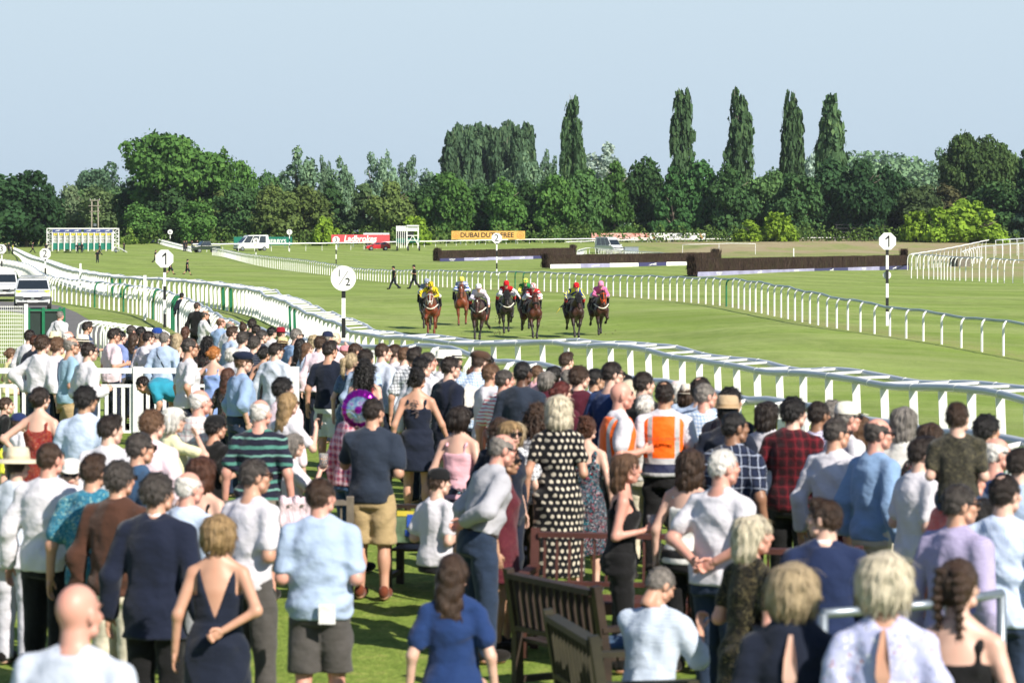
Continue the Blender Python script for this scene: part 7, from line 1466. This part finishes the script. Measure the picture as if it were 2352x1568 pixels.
    mb = MB(); mb.box((0, h - .02, .50), (.54, .03, .12)); mb.build('number_plate', PLATE, root)
    mb = MB(); mb.box((0, h + .02, .36), (w * 1.7, .1, .18)); mb.build('bumper_intake', TRIM, root)
    return root, h, w
SILV = paint('silver_white', (0.60, 0.62, 0.64, 1)); WHP = paint('white', (0.74, 0.75, 0.76, 1)); REDP = paint('red', (0.48, 0.015, 0.03, 1)); DKP = paint('dark_green', (0.02, 0.035, 0.03, 1))
p = at(76, 711, 0, 60); r_, h, w = vehicle('patrol_car', 'white patrol car with yellow panels driving towards the camera at the left', p, R(9), 4.65, 1.86, 'suv', SILV)
YLW = plain('fluorescent_yellow', (0.62, 0.72, 0.04, 1), 0.4)
for s in (-1, 1):
    mb = MB(); z = lambda y: np.interp(y, [h + .06, h + .35, h + .95], [.80, .93, 1.05]) + .012; V = [(s * w * .62, h + .75, z(h + .75)), (s * w * .93, h + .85, z(h + .85)), (s * w * .92, h + .25, z(h + .25)), (s * w * .74, h + .35, z(h + .35))]; V2 = [(x, y, q - .03) for x, y, q in V]; mb.add(V + V2, [(0, 1, 2, 3), (7, 6, 5, 4), (0, 4, 5, 1), (1, 5, 6, 2), (2, 6, 7, 3), (3, 7, 4, 0)]); mb.build('yellow_panel', YLW, r_)
    mb = MB(); mb.box((s * (w + .006), .2, .8), (.02, 2.6, .3)); mb.build('yellow_stripe', YLW, r_)
mb = MB(); mb.box((0, -.2, 1.76), (1.25, .28, .1)); mb.build('light_bar', plain('light_bar_grey', (0.25, 0.27, 0.30, 1), .3), r_)
text_obj('POLICE', .17, plain('police_blue', (0.04, 0.12, 0.5, 1)), r_, (0, h + .42, 1.01), rot=(R(9), 0, 0), depth=.003)
p = at(8, 690, 0, 60); vehicle('patrol_car', 'second pale car parked behind the patrol car at the left edge', p, R(7), 4.6, 1.84, 'suv', WHP)
p = on(577, 470); vehicle('white_van', 'white minibus with open side door parked before the green hoarding', p, R(-62), 5.6, 2.0, 'van', WHP)
p = on(473, 452); vehicle('pickup_truck', 'dark pickup with pale cab parked beside the starting crew', p, R(-65), 4.4, 1.75, 'pickup', DKP)
p = on(868, 474); vehicle('red_car', 'bright red hatchback parked below the red hoarding', p, R(-80), 4.1, 1.74, 'hatch', REDP)
p = on(1399, 452); vehicle('silver_van', 'silver high roofed van parked on the rough grass', p, R(32), 5.4, 2.0, 'van', SILV)
p = on(864, 508); root = empty('lorry', p); tag(root, 'white lorry roof showing above the red hoarding', 'lorry', 'vehicles at the racecourse'); zt = P3(864, 535.5, 508).z - p.z
mb = MB(); mb.box((0, 1.3, .5 + (zt - .5) / 2), (4.6, 2.3, zt - .5)); o = mb.build('box_body', WHP, root); mb = MB(); mb.box((.1, 1.3, zt + .04), (4.3, 2.2, .1)); mb.build('roof_edge', GALV, root)
for s in (-1, 1): mb = MB(); mb.tube([(s * 1.5, .1, .45), (s * 1.5, .4, .45)], .45, 14); mb.build('wheel', TYRE, root)
p = at(1449, 582, 0, 100); mb = MB(); mb.box((0, 0, .5), (2.3, 1.2, 1.0), 0.15, 0, .96); mb.box((0, 0, 1.03), (2.4, 1.3, .06), .15); o = mb.build('equipment_box', GALV, None, False, p); tag(o, 'pale grey box on the rough grass right of the silver van', 'box')
p = at(2205, 612, 0, 100); mb = MB(); mb.box((0, 0, .55), (1.9, 1.6, 1.1), 0.5, 0, .94); mb.box((0, 0, 1.14), (2.1, 1.8, .1), .5, 0, .8); o = mb.build('equipment_box', plain('olive_cover', (0.13, 0.12, 0.09, 1), .8, var=.3), None, False, p); tag(o, 'dark covered box among the crossing rails at the right', 'box')

# ---------------- officials out on the course ----------------
OFF = '''
418 672 768 -15 20 dd T m cap | official in dark uniform and cap standing beside the striped one furlong post
905 609 665 -95 0 hd T m cap | ground worker in black with cap walking left nearest the half furlong sign
952 606 664 -100 0 ff T m cap | ground worker in navy sweater walking left behind the grey capped jockey
430 594 632 70 0 dd h m cap | ground worker in shorts walking right of the one furlong post
391 590 631 75 0 dd h m - | ground worker in shorts half hidden behind the one furlong sign
357 573 604 80 0 dd T m - | ground worker behind the left edge of the one furlong sign
224 574 604 175 0 dd T m - | ground worker in black walking towards the camera below the stalls
229 558 587 -80 0 dd T m - | ground worker striding before the right end of the stalls
131 556 581 170 0 dd h m - | stalls handler in shorts at the left end of the green gates
149 557 581 160 0 dd T m - | stalls handler second from the left before the gates
154 558 581 190 0 dd T m - | stalls handler close beside the second one before the gates
160 556 581 175 0 dd T m - | tallest stalls handler left of the middle of the gates
178 558 582 170 0 hd T m - | stalls handler just left of the centre of the gates
188 557 581 185 0 dd T m - | stalls handler just right of the centre of the gates
75 555 581 80 0 dd T m - | ground worker walking alone left of the stalls
106 558 583 170 0 dd T m - | stalls handler standing by the left lattice tower
285 556 579 -60 0 ff T m - | ground worker standing right of the stalls by the tow bar
12 557 583 30 0 dd T m - | dark figure above the three furlong post at the left edge
20 557 583 30 0 dd T f - | fair haired figure beside the dark figure at the left edge
29 560 584 60 0 dd T m - | figure with yellow bib right of the three furlong post
423 552 578 160 0 dd T m - | left person of the starting crew by the rail end
428 552 577 180 0 dd T m - | person of the starting crew nearly touching the leftmost one
441 552 576 170 0 dd T m - | person of the starting crew in the middle of the group by the rail end
453 551 575 150 0 dd T m - | right person of the starting crew beside the dark pickup'''
for line in OFF.strip().split('\n'):
    spec, label = line.split(' | '); t_ = spec.split(); px, yt, yb = map(float, t_[:3]); p = at(px, yb, 0, 60)
    h = min(max((yb - yt) * p.y / F, 1.55), 2.0); lk = 'walk' if abs(float(t_[3])) in (95, 100, 70, 75, 80) else 'stand'
    person(p, h, t_[7], float(t_[3]), float(t_[4]), 'bob' if t_[7] == 'f' else 'short', 'blond' if t_[7] == 'f' else 'dark', 'tan', ('t', 'plain:#b8c23a' if 'yellow bib' in label else 'plain:#15171d') if px != 418 else ('S', 'plain:#161b28'), (t_[6], 'plain:#1c2029'), t_[5], label, F / p.y, lk, extra=(['hat:cap:#14161c'] if t_[8] == 'cap' else []), group='staff out on the course')
# grooms bending and the man reaching down on the lawn
p = at(428, 1045, 0); k_ = person(p, 1.78, 'm', -75, 0, 'short', 'dark', 'tan', ('s', 'plain:#2b8aa3'), ('T', 'plain:#23262e'), 'oo', 'person in teal shirt bending right over beside the white fence', F / p.y, 'stand', 78, fat=1.15, group='crowd on the lawn')
# child carried on shoulders
cf = who('carrying the child'); rp = cf['root'].location; kk = 1.28 / 1.78
hz_ = P3(2199, 926, rp.y - .06).z
ch = person((P3(2199, 926, rp.y - .06).x, rp.y - .06, hz_ - 1.28 + .34 * kk), 1.28, 'm', 12, 15, 'short', 'brown', 'fair', ('t', CL['CAM']), ('h', 'plain:#2a3a55'), 'ff', 'small child in camouflage t shirt riding on the shoulders of a person', F / rp.y, 'sit', group='crowd on the lawn')

# ---------------- fences by the lawn ----------------
def crowd_fence():
    D = 45.6; s = F / D; root = empty('white_fence', on(200, D)); tag(root, 'white painted fence with square posts and balusters across the left of the lawn', 'fence'); ox = root.location
    X = lambda px: (px - CX) / s - ox.x; Z = lambda py: CZ - (py - HZ) / s - ox.z
    for x0, x1, n in ((-60, 318, 'a'), (318, 676, 'b')):
        mb = MB(); mb.box((X((x0 + x1) / 2), 0, (Z(845) + Z(857)) / 2), (X(x1) - X(x0), .09, Z(845) - Z(857))); mb.build('top_rail', WHITE, root)
        for ya, yb in ((882, 889), (988, 994)): mb = MB(); mb.box((X((x0 + x1) / 2), 0, (Z(ya) + Z(yb)) / 2), (X(x1) - X(x0) - .1, .05, Z(ya) - Z(yb))); mb.build('rail', WHITE, root)
    for px in (-60, 318, 676): mb = MB(); mb.box((X(px), 0, Z(842) / 2), (.15, .15, Z(842))); mb.build('post', WHITE, root)
    i = 0
    for px in range(-40, 670, 19):
        if abs(px - 318) < 12: continue
        mb = MB(); mb.box((X(px), 0, (Z(889) + Z(988)) / 2), (.055, .035, Z(889) - Z(988))); mb.build('baluster', WHITE, root)
crowd_fence()
def mesh_fence():
    D = 84; s = F / D; root = empty('mesh_fence', on(20, D)); tag(root, 'white welded mesh fence panel at the left edge', 'fence'); o = root.location
    X = lambda px: (px - CX) / s - o.x; Z = lambda py: CZ - (py - HZ) / s - o.z
    mb = MB()
    for px in np.arange(-40, 60, 4.4): mb.box((X(px), 0, (Z(702) + 0) / 2), (.010, .010, Z(702)))
    for py in np.arange(704, 830, 8.5): mb.box((X(10), .012, Z(py)), (X(60) - X(-40), .014, .018))
    mb.build('mesh_panel', WHITE, root)
    for px in (-40, 60): mb = MB(); mb.box((X(px), 0, Z(698) / 2), (.1, .1, Z(698))); mb.build('post', WHITE, root)
mesh_fence()
def green_gate():
    D = 96; s = F / D; root = empty('green_gate', on(108, D)); tag(root, 'dark green framed gate beside the end of the tarmac path', 'gate'); o = root.location
    X = lambda px: (px - CX) / s - o.x; Z = lambda py: CZ - (py - HZ) / s - o.z
    for px in (66, 100, 138, 147): mb = MB(); mb.box((X(px), 0, Z(706) / 2), (.09, .09, Z(706))); mb.build('post', GREEN, root)
    mb = MB(); mb.box((X(106), 0, Z(712)), (X(147) - X(66), .06, .07)); mb.box((X(106), 0, .12), (X(147) - X(66), .06, .07)); mb.build('rail', GREEN, root)
    mb = MB(); mb.box((X(106), .05, Z(712) / 2 + .05), (X(146) - X(67), .03, Z(712) - .2)); mb.build('screen_panel', plain('dark_screen', (0.02, 0.035, 0.032, 1), .8), root)
green_gate()
def hoop_fence():
    root = empty('hoop_fence', at(225, 842, 0)); tag(root, 'row of low white hoops running away behind the pale blue polo', 'fence'); o = root.location; a, b = at(208, 812, 0, 40), at(246, 850, 0, 30); b = Vector((a.x + 3.3, a.y - 9.5, 0)); b.z = gz(b.x, b.y)
    for i in range(14):
        p = a.lerp(b, i / 13); p.z = gz(p.x, p.y); mb = MB(); q = p - o; mb.tube([q + Vector((-.42, 0, 0)), q + Vector((-.42, 0, .75)), q + Vector((-.36, 0, .95)), q + Vector((-.2, 0, 1.04)), q + Vector((.2, 0, 1.04)), q + Vector((.36, 0, .95)), q + Vector((.42, 0, .75)), q + Vector((.42, 0, 0))], .04, 6); mb.build('hoop', WHITE, root, True)
hoop_fence()
# tarmac path
Lp = [(-90, 708), (0, 712), (70, 722), (120, 745), (170, 778), (230, 822)]; Rp = [(-90, 692), (60, 694), (135, 702), (175, 718), (225, 748), (300, 800)]
V = []; Fq_ = []; n = 60
for i in range(n):
    f = i / (n - 1) * 5; k = min(int(f), 4); g = f - k; a = [Lp[k][j] + (Lp[k + 1][j] - Lp[k][j]) * g for j in (0, 1)]; b = [Rp[k][j] + (Rp[k + 1][j] - Rp[k][j]) * g for j in (0, 1)]
    pa, pb = at(a[0], a[1], 0, 40), at(b[0], b[1], 0, 40)
    for j in range(9): q = pa.lerp(pb, j / 8); V.append((q.x, q.y, gz(q.x, q.y) + .025))
for i in range(n - 1):
    for j in range(8): Fq_.append((i * 9 + j, i * 9 + j + 1, (i + 1) * 9 + j + 1, (i + 1) * 9 + j))
tag(link('path', mesh_np('path', V, Fq_), plain('tarmac', (0.14, 0.135, 0.13, 1), .9, var=.2, vs=2, bump=.4)), kind='structure')

# ---------------- benches ----------------
WOOD = plain('dark_bench_wood', (0.028, 0.016, 0.010, 1), .55, var=.35, vs=7, bump=.2); WOODR = plain('red_brown_wood', (0.075, 0.026, 0.02, 1), .5, var=.25, vs=7); WOODG = plain('grey_wood', (0.17, 0.14, 0.11, 1), .7, var=.3, vs=7); WOODSH = plain('shade_darkened_wood', (0.024, 0.021, 0.009, 1), .6, var=.35, vs=7)  # last wood: shade on the occupied bench is put into its base colour
def bench(p, rz, label, mat, L=1.6):
    """faces +y; the back is on the -y side"""
    root = empty('park_bench', p, rz); tag(root, label, 'bench', 'wooden benches on the lawn')
    mb = MB()
    for i in range(5): mb.box((0, -.17 + i * .105, .43), (L, .085, .028))
    mb.box((0, .3, .39), (L, .035, .08)); mb.build('seat', mat, root)
    mb = MB(); mb.bar((-L / 2, -.30, .90), (L / 2, -.30, .90), .10, .04, up=(0, 0, 1)); mb.bar((-L / 2, -.245, .52), (L / 2, -.245, .52), .06, .035, up=(0, 0, 1)); n = int(L / .095)
    for i in range(n): x = -L / 2 + (i + .5) * L / n; mb.bar((x, -.245, .53), (x, -.295, .87), .05, .016, up=(1, 0, 0))
    mb.build('backrest', mat, root)
    for s in (-1, 1):
        mb = MB(); mb.bar((s * (L / 2 + .03), -.235, 0), (s * (L / 2 + .03), -.235, .45), .065, .065, up=(0, 1, 0)); mb.bar((s * (L / 2 + .03), -.235, .45), (s * (L / 2 + .03), -.315, .95), .065, .06, up=(0, 1, 0)); mb.build('rear_leg', mat, root)
        mb = MB(); mb.box((s * (L / 2 + .03), .29, .31), (.065, .065, .62)); mb.build('front_leg', mat, root)
        mb = MB(); mb.box((s * (L / 2 + .03), .03, .645), (.09, .62, .035)); mb.build('armrest', mat, root)
        mb = MB(); mb.box((s * (L / 2 + .03), .03, .14), (.04, .48, .05)); mb.build('stretcher', mat, root)
    return root
def fit(px, ytop): return at(px, ytop, 0.95)
b1 = bench(on(1066, 25.8), R(-10), 'dark slatted bench with a birthday banner on its back behind the khaki shorts', WOOD, 1.25); b1.scale.z = 0.86
b2 = bench(fit(1352, 1318), R(-60), 'large dark bench standing empty in the foreground with its back to the camera', WOOD, 1.15)
b3 = bench(fit(1420, 1424), R(-78), 'shaded dark bench with a seated person in checked shirt', WOODSH, 1.2)
b4 = bench(at(1440, 1225, .95), R(170), 'red brown bench turned to the camera behind the laughing person', WOODR, 1.5)
b6 = bench(at(606, 1142, .92), R(4), 'grey bench with a pink cloth hung on its back', WOODG, 1.45)
b7 = bench(at(1790, 1240, .95), R(-12), 'red brown bench partly hidden behind the blonde in palm print', WOODR, 1.2)
b8 = bench(at(2105, 1330, .95), R(20), 'red brown bench behind the barrier at the right', WOODR, 1.3)
def at_bench(b, p): return b.matrix_basis @ Vector(p)
mb = MB(); mb.box((0, 0, 0), (.40, .02, .28)); o = mb.build('birthday_banner', plain('banner_green', (0.11, 0.17, 0.10, 1), .5, var=.4, vs=14), None, False, at_bench(b1, (-.40, -.335, .80 * .86))); o.rotation_euler = (R(-8), 0, b1.rotation_euler.z); tag(o, 'colourful banner reading 50 hung on the back of the dark slatted bench', 'banner')
text_obj('50', .26, plain('banner_blue_digits', (0.03, 0.09, 0.42, 1), .4), o, (.06, -.014, 0), bold=.012, depth=.004); mb = MB(); mb.box((0, -.006, .12), (.3, .02, .05)); mb.build('yellow_strip', plain('banner_yellow', (0.6, 0.5, 0.06, 1)), o)
V, Q = surfnet(lambda P: union(P, [('e', (0, 0, 0), (.24, .17, .035)), ('e', (.1, .03, .03), (.15, .1, .04))], .04) + .008 * np.sin(40 * P[:, 0] + 30 * P[:, 1]), (-.3, -.2, -.06), (.3, .2, .1), .018)
o = link('folded_jacket', mesh_np('folded_jacket', V, Q), cloth(CL['JN'])); o.location = at_bench(b2, (.28, .06, .485)); tag(o, 'folded blue denim jacket on the seat of the large empty bench', 'jacket')
mb = MB(); n = 14
for i in range(n + 1):
    for j in range(7): mb.v.append((-.55 + 1.1 * i / n, (.02 if j > 2 else -.02 - .0 * j) + .012 * math.sin(i * 1.3 + j), .03 - .055 * abs(j - 1) + (.0 if j else -.02)))
V = mb.v; th = [(x, y + .012, z) for x, y, z in V]; FF = [(i * 7 + j, (i + 1) * 7 + j, (i + 1) * 7 + j + 1, i * 7 + j + 1) for i in range(n) for j in range(6)]
o = link('pink_cloth', mesh_np('pink_cloth', [(x, y - .05, z) for x, y, z in V] , FF), cloth('plain:#e6cdd8')); o.modifiers.new('thick', 'SOLIDIFY').thickness = .015; o.location = at_bench(b6, (.30, -.315, .93)); o.scale = (.30, 1, 1); o.rotation_euler = b6.rotation_euler; tag(o, 'pale pink cloth hung over the back of the grey bench', 'cloth')

# ---------------- steel barriers in the right foreground ----------------
def barrier(px0, y0, px1, y1, h, label):
    a, b = at(px0, y0, h), at(px1, y1, h); root = empty('steel_barrier', (a + b) / 2); tag(root, label, 'barrier', 'galvanised barriers at the right'); o = root.location
    A, B = a - o, b - o; A.z = gz(a.x, a.y) - o.z; B.z = gz(b.x, b.y) - o.z
    for q in (A, B): mb = MB(); mb.tube([q, q + Vector((0, 0, h))], .028, 8); mb.build('upright', GALV, root, True)
    for f in (1.0, .62, .28): mb = MB(); mb.tube([A + Vector((0, 0, h * f)), B + Vector((0, 0, h * f))], .026 if f == 1 else .02, 8); mb.build('rail', GALV, root, True)
barrier(1890, 1408, 2060, 1396, 1.3, 'left steel barrier frame in front of the navy suit'); barrier(2075, 1392, 2180, 1384, 1.3, 'short steel barrier between the lilac blouse and the braids'); barrier(2190, 1380, 2300, 1362, 1.3, 'steel barrier frame behind the braided person'); barrier(2222, 1308, 2420, 1300, 1.2, 'far steel barrier in front of the blue striped shirt')

# ---------------- things people hold or carry ----------------
PLAST = None
def cup_mat():
    m, t, b = nodes_of('clear_plastic'); b.inputs['Base Color'].default_value = (.8, .82, .85, 1); b.inputs['Transmission Weight'].default_value = .75; b.inputs['Roughness'].default_value = .12; b.inputs['IOR'].default_value = 1.2; return m
PLAST = cup_mat(); BEER = plain('beer', (0.62, 0.22, 0.02, 1), .2); PALEDRINK = plain('pale_drink', (0.55, 0.5, 0.42, 1), .2)
def cup(s, side, label, drink, dz=.03):
    p = hand_world(who(s), side); root = empty('plastic_cup', p + Vector((0, 0, dz - .06))); tag(root, label, 'cup', 'drinks held in the crowd')
    mb = MB(); mb.lathe([(.0, 0), (.032, 0), (.044, .13), (.042, .13), (.031, .004), (0, .004)], 16); mb.build('cup', PLAST, root, True)
    mb = MB(); mb.lathe([(0, .006), (.030, .006), (.0385, .088), (0, .088)], 16); mb.build('drink', drink, root, True)
cup('pint of beer', 0, 'plastic pint glass of amber beer held by the person in white t shirt', BEER); cup('laughing', 0, 'clear plastic cup held up by the laughing person', PALEDRINK); cup('polka dot dress holding', 0, 'clear cup in the hand of the polka dot dress', PALEDRINK); cup('pale blue polo shirt', 0, 'clear plastic glass held by the person in pale blue polo', PALEDRINK)
cup('loose white top raising', 0, 'small beer held by the seated person in loose white top', BEER)
def phone(s, side, label, tilt=-70, case='plain:#0e0e10'):
    p = hand_world(who(s), side); mb = MB(); mb.box((0, 0, 0), (.076, .011, .155)); o = mb.build('mobile_phone', cloth(case), None, False, p); o.rotation_euler = (R(tilt), 0, -R(who(s)['yaw'])); tag(o, label, 'phone', 'phones held in the crowd'); q = MB(); q.box((0, .0065, 0), (.068, .002, .142)); q.build('screen', GLASS, o)
phone('holding up a black phone', 0, 'black phone held upright by the blonde in white top', -10); phone('tattooed arm', 0, 'dark phone held low by the person with tattooed arm'); phone('pinkish shirt raising an arm', 0, 'yellow cased phone raised beside the navy t shirt', -5, 'plain:#e2c52a')
NEWS = plain('newsprint', (0.62, 0.60, 0.56, 1), .8, var=.25, vs=30)
p = hand_world(who('reading a newspaper'), 0); mb = MB()
mb.add([(-.26, 0, -.17), (0, .05, -.19), (0, .05, .19), (-.26, 0, .20)], [(0, 1, 2, 3)]); mb.add([(0, .05, -.19), (.22, -.03, -.18), (.22, -.03, .18), (0, .05, .19)], [(0, 1, 2, 3)])
o = mb.build('newspaper', NEWS, None, False, p + Vector((.06, .06, .08))); o.modifiers.new('thick', 'SOLIDIFY').thickness = .008; o.rotation_euler = (R(-35), R(12), R(-30)); tag(o, 'open newspaper held by the person in navy blazer', 'newspaper')
q = MB(); q.box((.1, -.012, .1), (.12, .006, .04)); q.build('red_headline', cloth('plain:#c22a2a'), o, False)
p = hand_world(who('holding up binoculars'), 0); mb = MB(); [mb.tube([(s * .033, -.02, 0), (s * .033, .06, 0), (s * .033, .13, 0)], [.024, .027, .032], 10) for s in (-1, 1)]; mb.box((0, .04, 0), (.05, .05, .02)); o = mb.build('binoculars', DARKMETAL, None, True, p + Vector((0, 0, .03))); o.rotation_euler = (0, 0, -R(75)); tag(o, 'black binoculars held up near the running rail', 'binoculars')
# foil balloon
pm, t, b = nodes_of('purple_foil'); tc = N(t, 'ShaderNodeTexCoord').outputs['Object']; sp = N(t, 'ShaderNodeSeparateXYZ'); t.links.new(tc, sp.inputs[0])
ln = N(t, 'ShaderNodeVectorMath', operation='LENGTH'); cx_ = N(t, 'ShaderNodeCombineXYZ'); t.links.new(sp.outputs[0], cx_.inputs[0]); t.links.new(sp.outputs[2], cx_.inputs[1]); t.links.new(cx_.outputs[0], ln.inputs[0])
hol = ramp_(t, noise_(t, tc, 13, 2), [(0.3, (0.25, 0.2, 0.6, 1)), (0.45, (0.3, 0.5, 0.62, 1)), (0.55, (0.6, 0.62, 0.7, 1)), (0.65, (0.5, 0.12, 0.6, 1))])
rr_ = math_(t, 'MULTIPLY', math_(t, 'GREATER_THAN', ln.outputs['Value'], 0.035), math_(t, 'LESS_THAN', ln.outputs['Value'], 0.12))
t.links.new(mix_(t, rr_, (0.28, 0.01, 0.30, 1), hol), b.inputs['Base Color']); b.inputs['Metallic'].default_value = .75; b.inputs['Roughness'].default_value = .18
V, Q = surfnet(lambda P: d_ell(P, (0, 0, 0), (.185, .085, .185)) + .004 * np.sin(np.arctan2(P[:, 0], P[:, 2]) * 18), (-.22, -.12, -.22), (.22, .12, .22), .014)
pb_ = P3(829, 940, 26.0); o = link('foil_balloon', mesh_np('foil_balloon', V, Q), pm); o.location = pb_; o.rotation_euler = (0, 0, R(-14)); tag(o, 'round purple foil balloon with silvery ring between navy shirt and coral dress', 'balloon')
mb = MB(); mb.tube([(0, 0, -.20), (.01, 0, -.26), (.03, .02, -.8), (.01, .0, -1.3)], .004, 5); mb.build('ribbon', cloth('plain:#8a2a9a'), o)
# handbags
def bag(s, off, sc, label, c='plain:#131215'):
    i = who(s); k = i['k']; V, Q = surfnet(lambda P: np.maximum(union(P, [('l', [(-.16, 0, 0, .17, .07), (-.02, 0, 0, .17, .075), (.12, 0, 0, .12, .04)]), ('e', (0, 0, -.12), (.17, .08, .07))], .05) + .006 * np.sin(38 * P[:, 0] + 20 * P[:, 2]), P[:, 2] - .13), (-.25, -.15, -.25), (.25, .15, .2), .02)
    root = empty('handbag', i['root'].matrix_basis @ Vector([q * k for q in off]), i['root'].rotation_euler.z); tag(root, label, 'handbag', 'bags carried in the crowd'); link('bag_body', mesh_np('bag_body', V * sc, Q), plain('bag_leather' + c[-6:], lin(c.split(':')[1]), .35), root)
    mb = MB(); mb.tube([(-.11 * sc, 0, .1 * sc), (-.06, 0, .34), (0, .02, .46), (.06, 0, .34), (.11 * sc, 0, .1 * sc)], .012, 6); mb.build('strap', plain('bag_leather' + c[-6:], ''), root, True)
bag('palm print', (.24, -.05, .98), 1.1, 'big black leather handbag on the blonde in palm print dress'); bag('loose off white shirt', (.30, 0, .92), 1.2, 'black bag hanging beside the long grey hair'); bag('large bearded', (-.32, .05, .9), 1.0, 'black bag hanging by the person in navy flat cap'); bag('folded arms', (.27, -.12, .95), 1.0, 'tan brown bag behind the folded arms', 'plain:#7a4526')
# card in the back pocket, print on the vests, tattoos
i = who('white card in the back pocket'); k = i['k']; mb = MB(); mb.box((.075 * k, -.205 * k, .90 * k), (.11, .012, .13)); mb.build('white_card', cloth('plain:#e6e6e4'), i['root'])
i = who('steward seen from behind'); k = i['k']; text_obj('EVENT SUPPORT', .042, plain('vest_print', (0.55, 0.08, 0.02, 1)), i['root'], (0, -.196 * k, 1.255 * k), depth=.003, rot=(R(92), 0, 0))
i = who('tattooed back'); k = i['k']; rs_ = random.Random(5); mb = MB()
for j in range(26): x = -.03 + .06 * rs_.random(); z = 1.22 + .2 * j / 26; mb.box((x * k, np.interp(z, [1.2, 1.28, 1.355, 1.42], [-.108, -.118, -.108, -.09]) * k - .006, z * k), (.022, .012, .008), 0)
mb.build('tattoo', plain('tattoo_ink', (0.12, 0.085, 0.08, 1), .6), i['root'])

# turf kicked up by the hooves
rs_ = random.Random(8); mb = MB(); c0 = at(1146, 770, 0, 60)
for i in range(46):
    x, y, z = rs_.gauss(0, .12), rs_.gauss(0, .5), rs_.random() ** 1.5 * .9; q = .008 + .028 * rs_.random(); mb.box((c0.x + x * (1 - z * .5), c0.y + y, c0.z + z + .02), (q * 1.4, q, q), rs_.random() * 3, 0, .6)
for i in range(34):
    p = at(rs_.uniform(960, 1420), rs_.uniform(745, 785), 0, 60); q = .012 + .035 * rs_.random() ** 2; mb.box((p.x, p.y, p.z + q * .2), (q * 1.8, q * 1.3, q * .8), rs_.random() * 3, 0, .35)
tag(mb.build('kicked_turf', plain('soil', (0.06, 0.045, 0.02, 1), .95, var=.4)), kind='stuff')
# ---------------- summer haze ----------------
mb = MB(); mb.box((0, 2200, 29), (5200, 4600, 72)); hm = bpy.data.materials.new('haze'); hm.use_nodes = True; t = hm.node_tree; t.nodes.clear()
v = N(t, 'ShaderNodeVolumePrincipled'); v.inputs['Color'].default_value = (0.82, 0.9, 1.0, 1); v.inputs['Density'].default_value = 0.00006; v.inputs['Anisotropy'].default_value = 0.2
o = N(t, 'ShaderNodeOutputMaterial'); t.links.new(v.outputs[0], o.inputs['Volume']); tag(mb.build('haze', hm), kind='stuff')
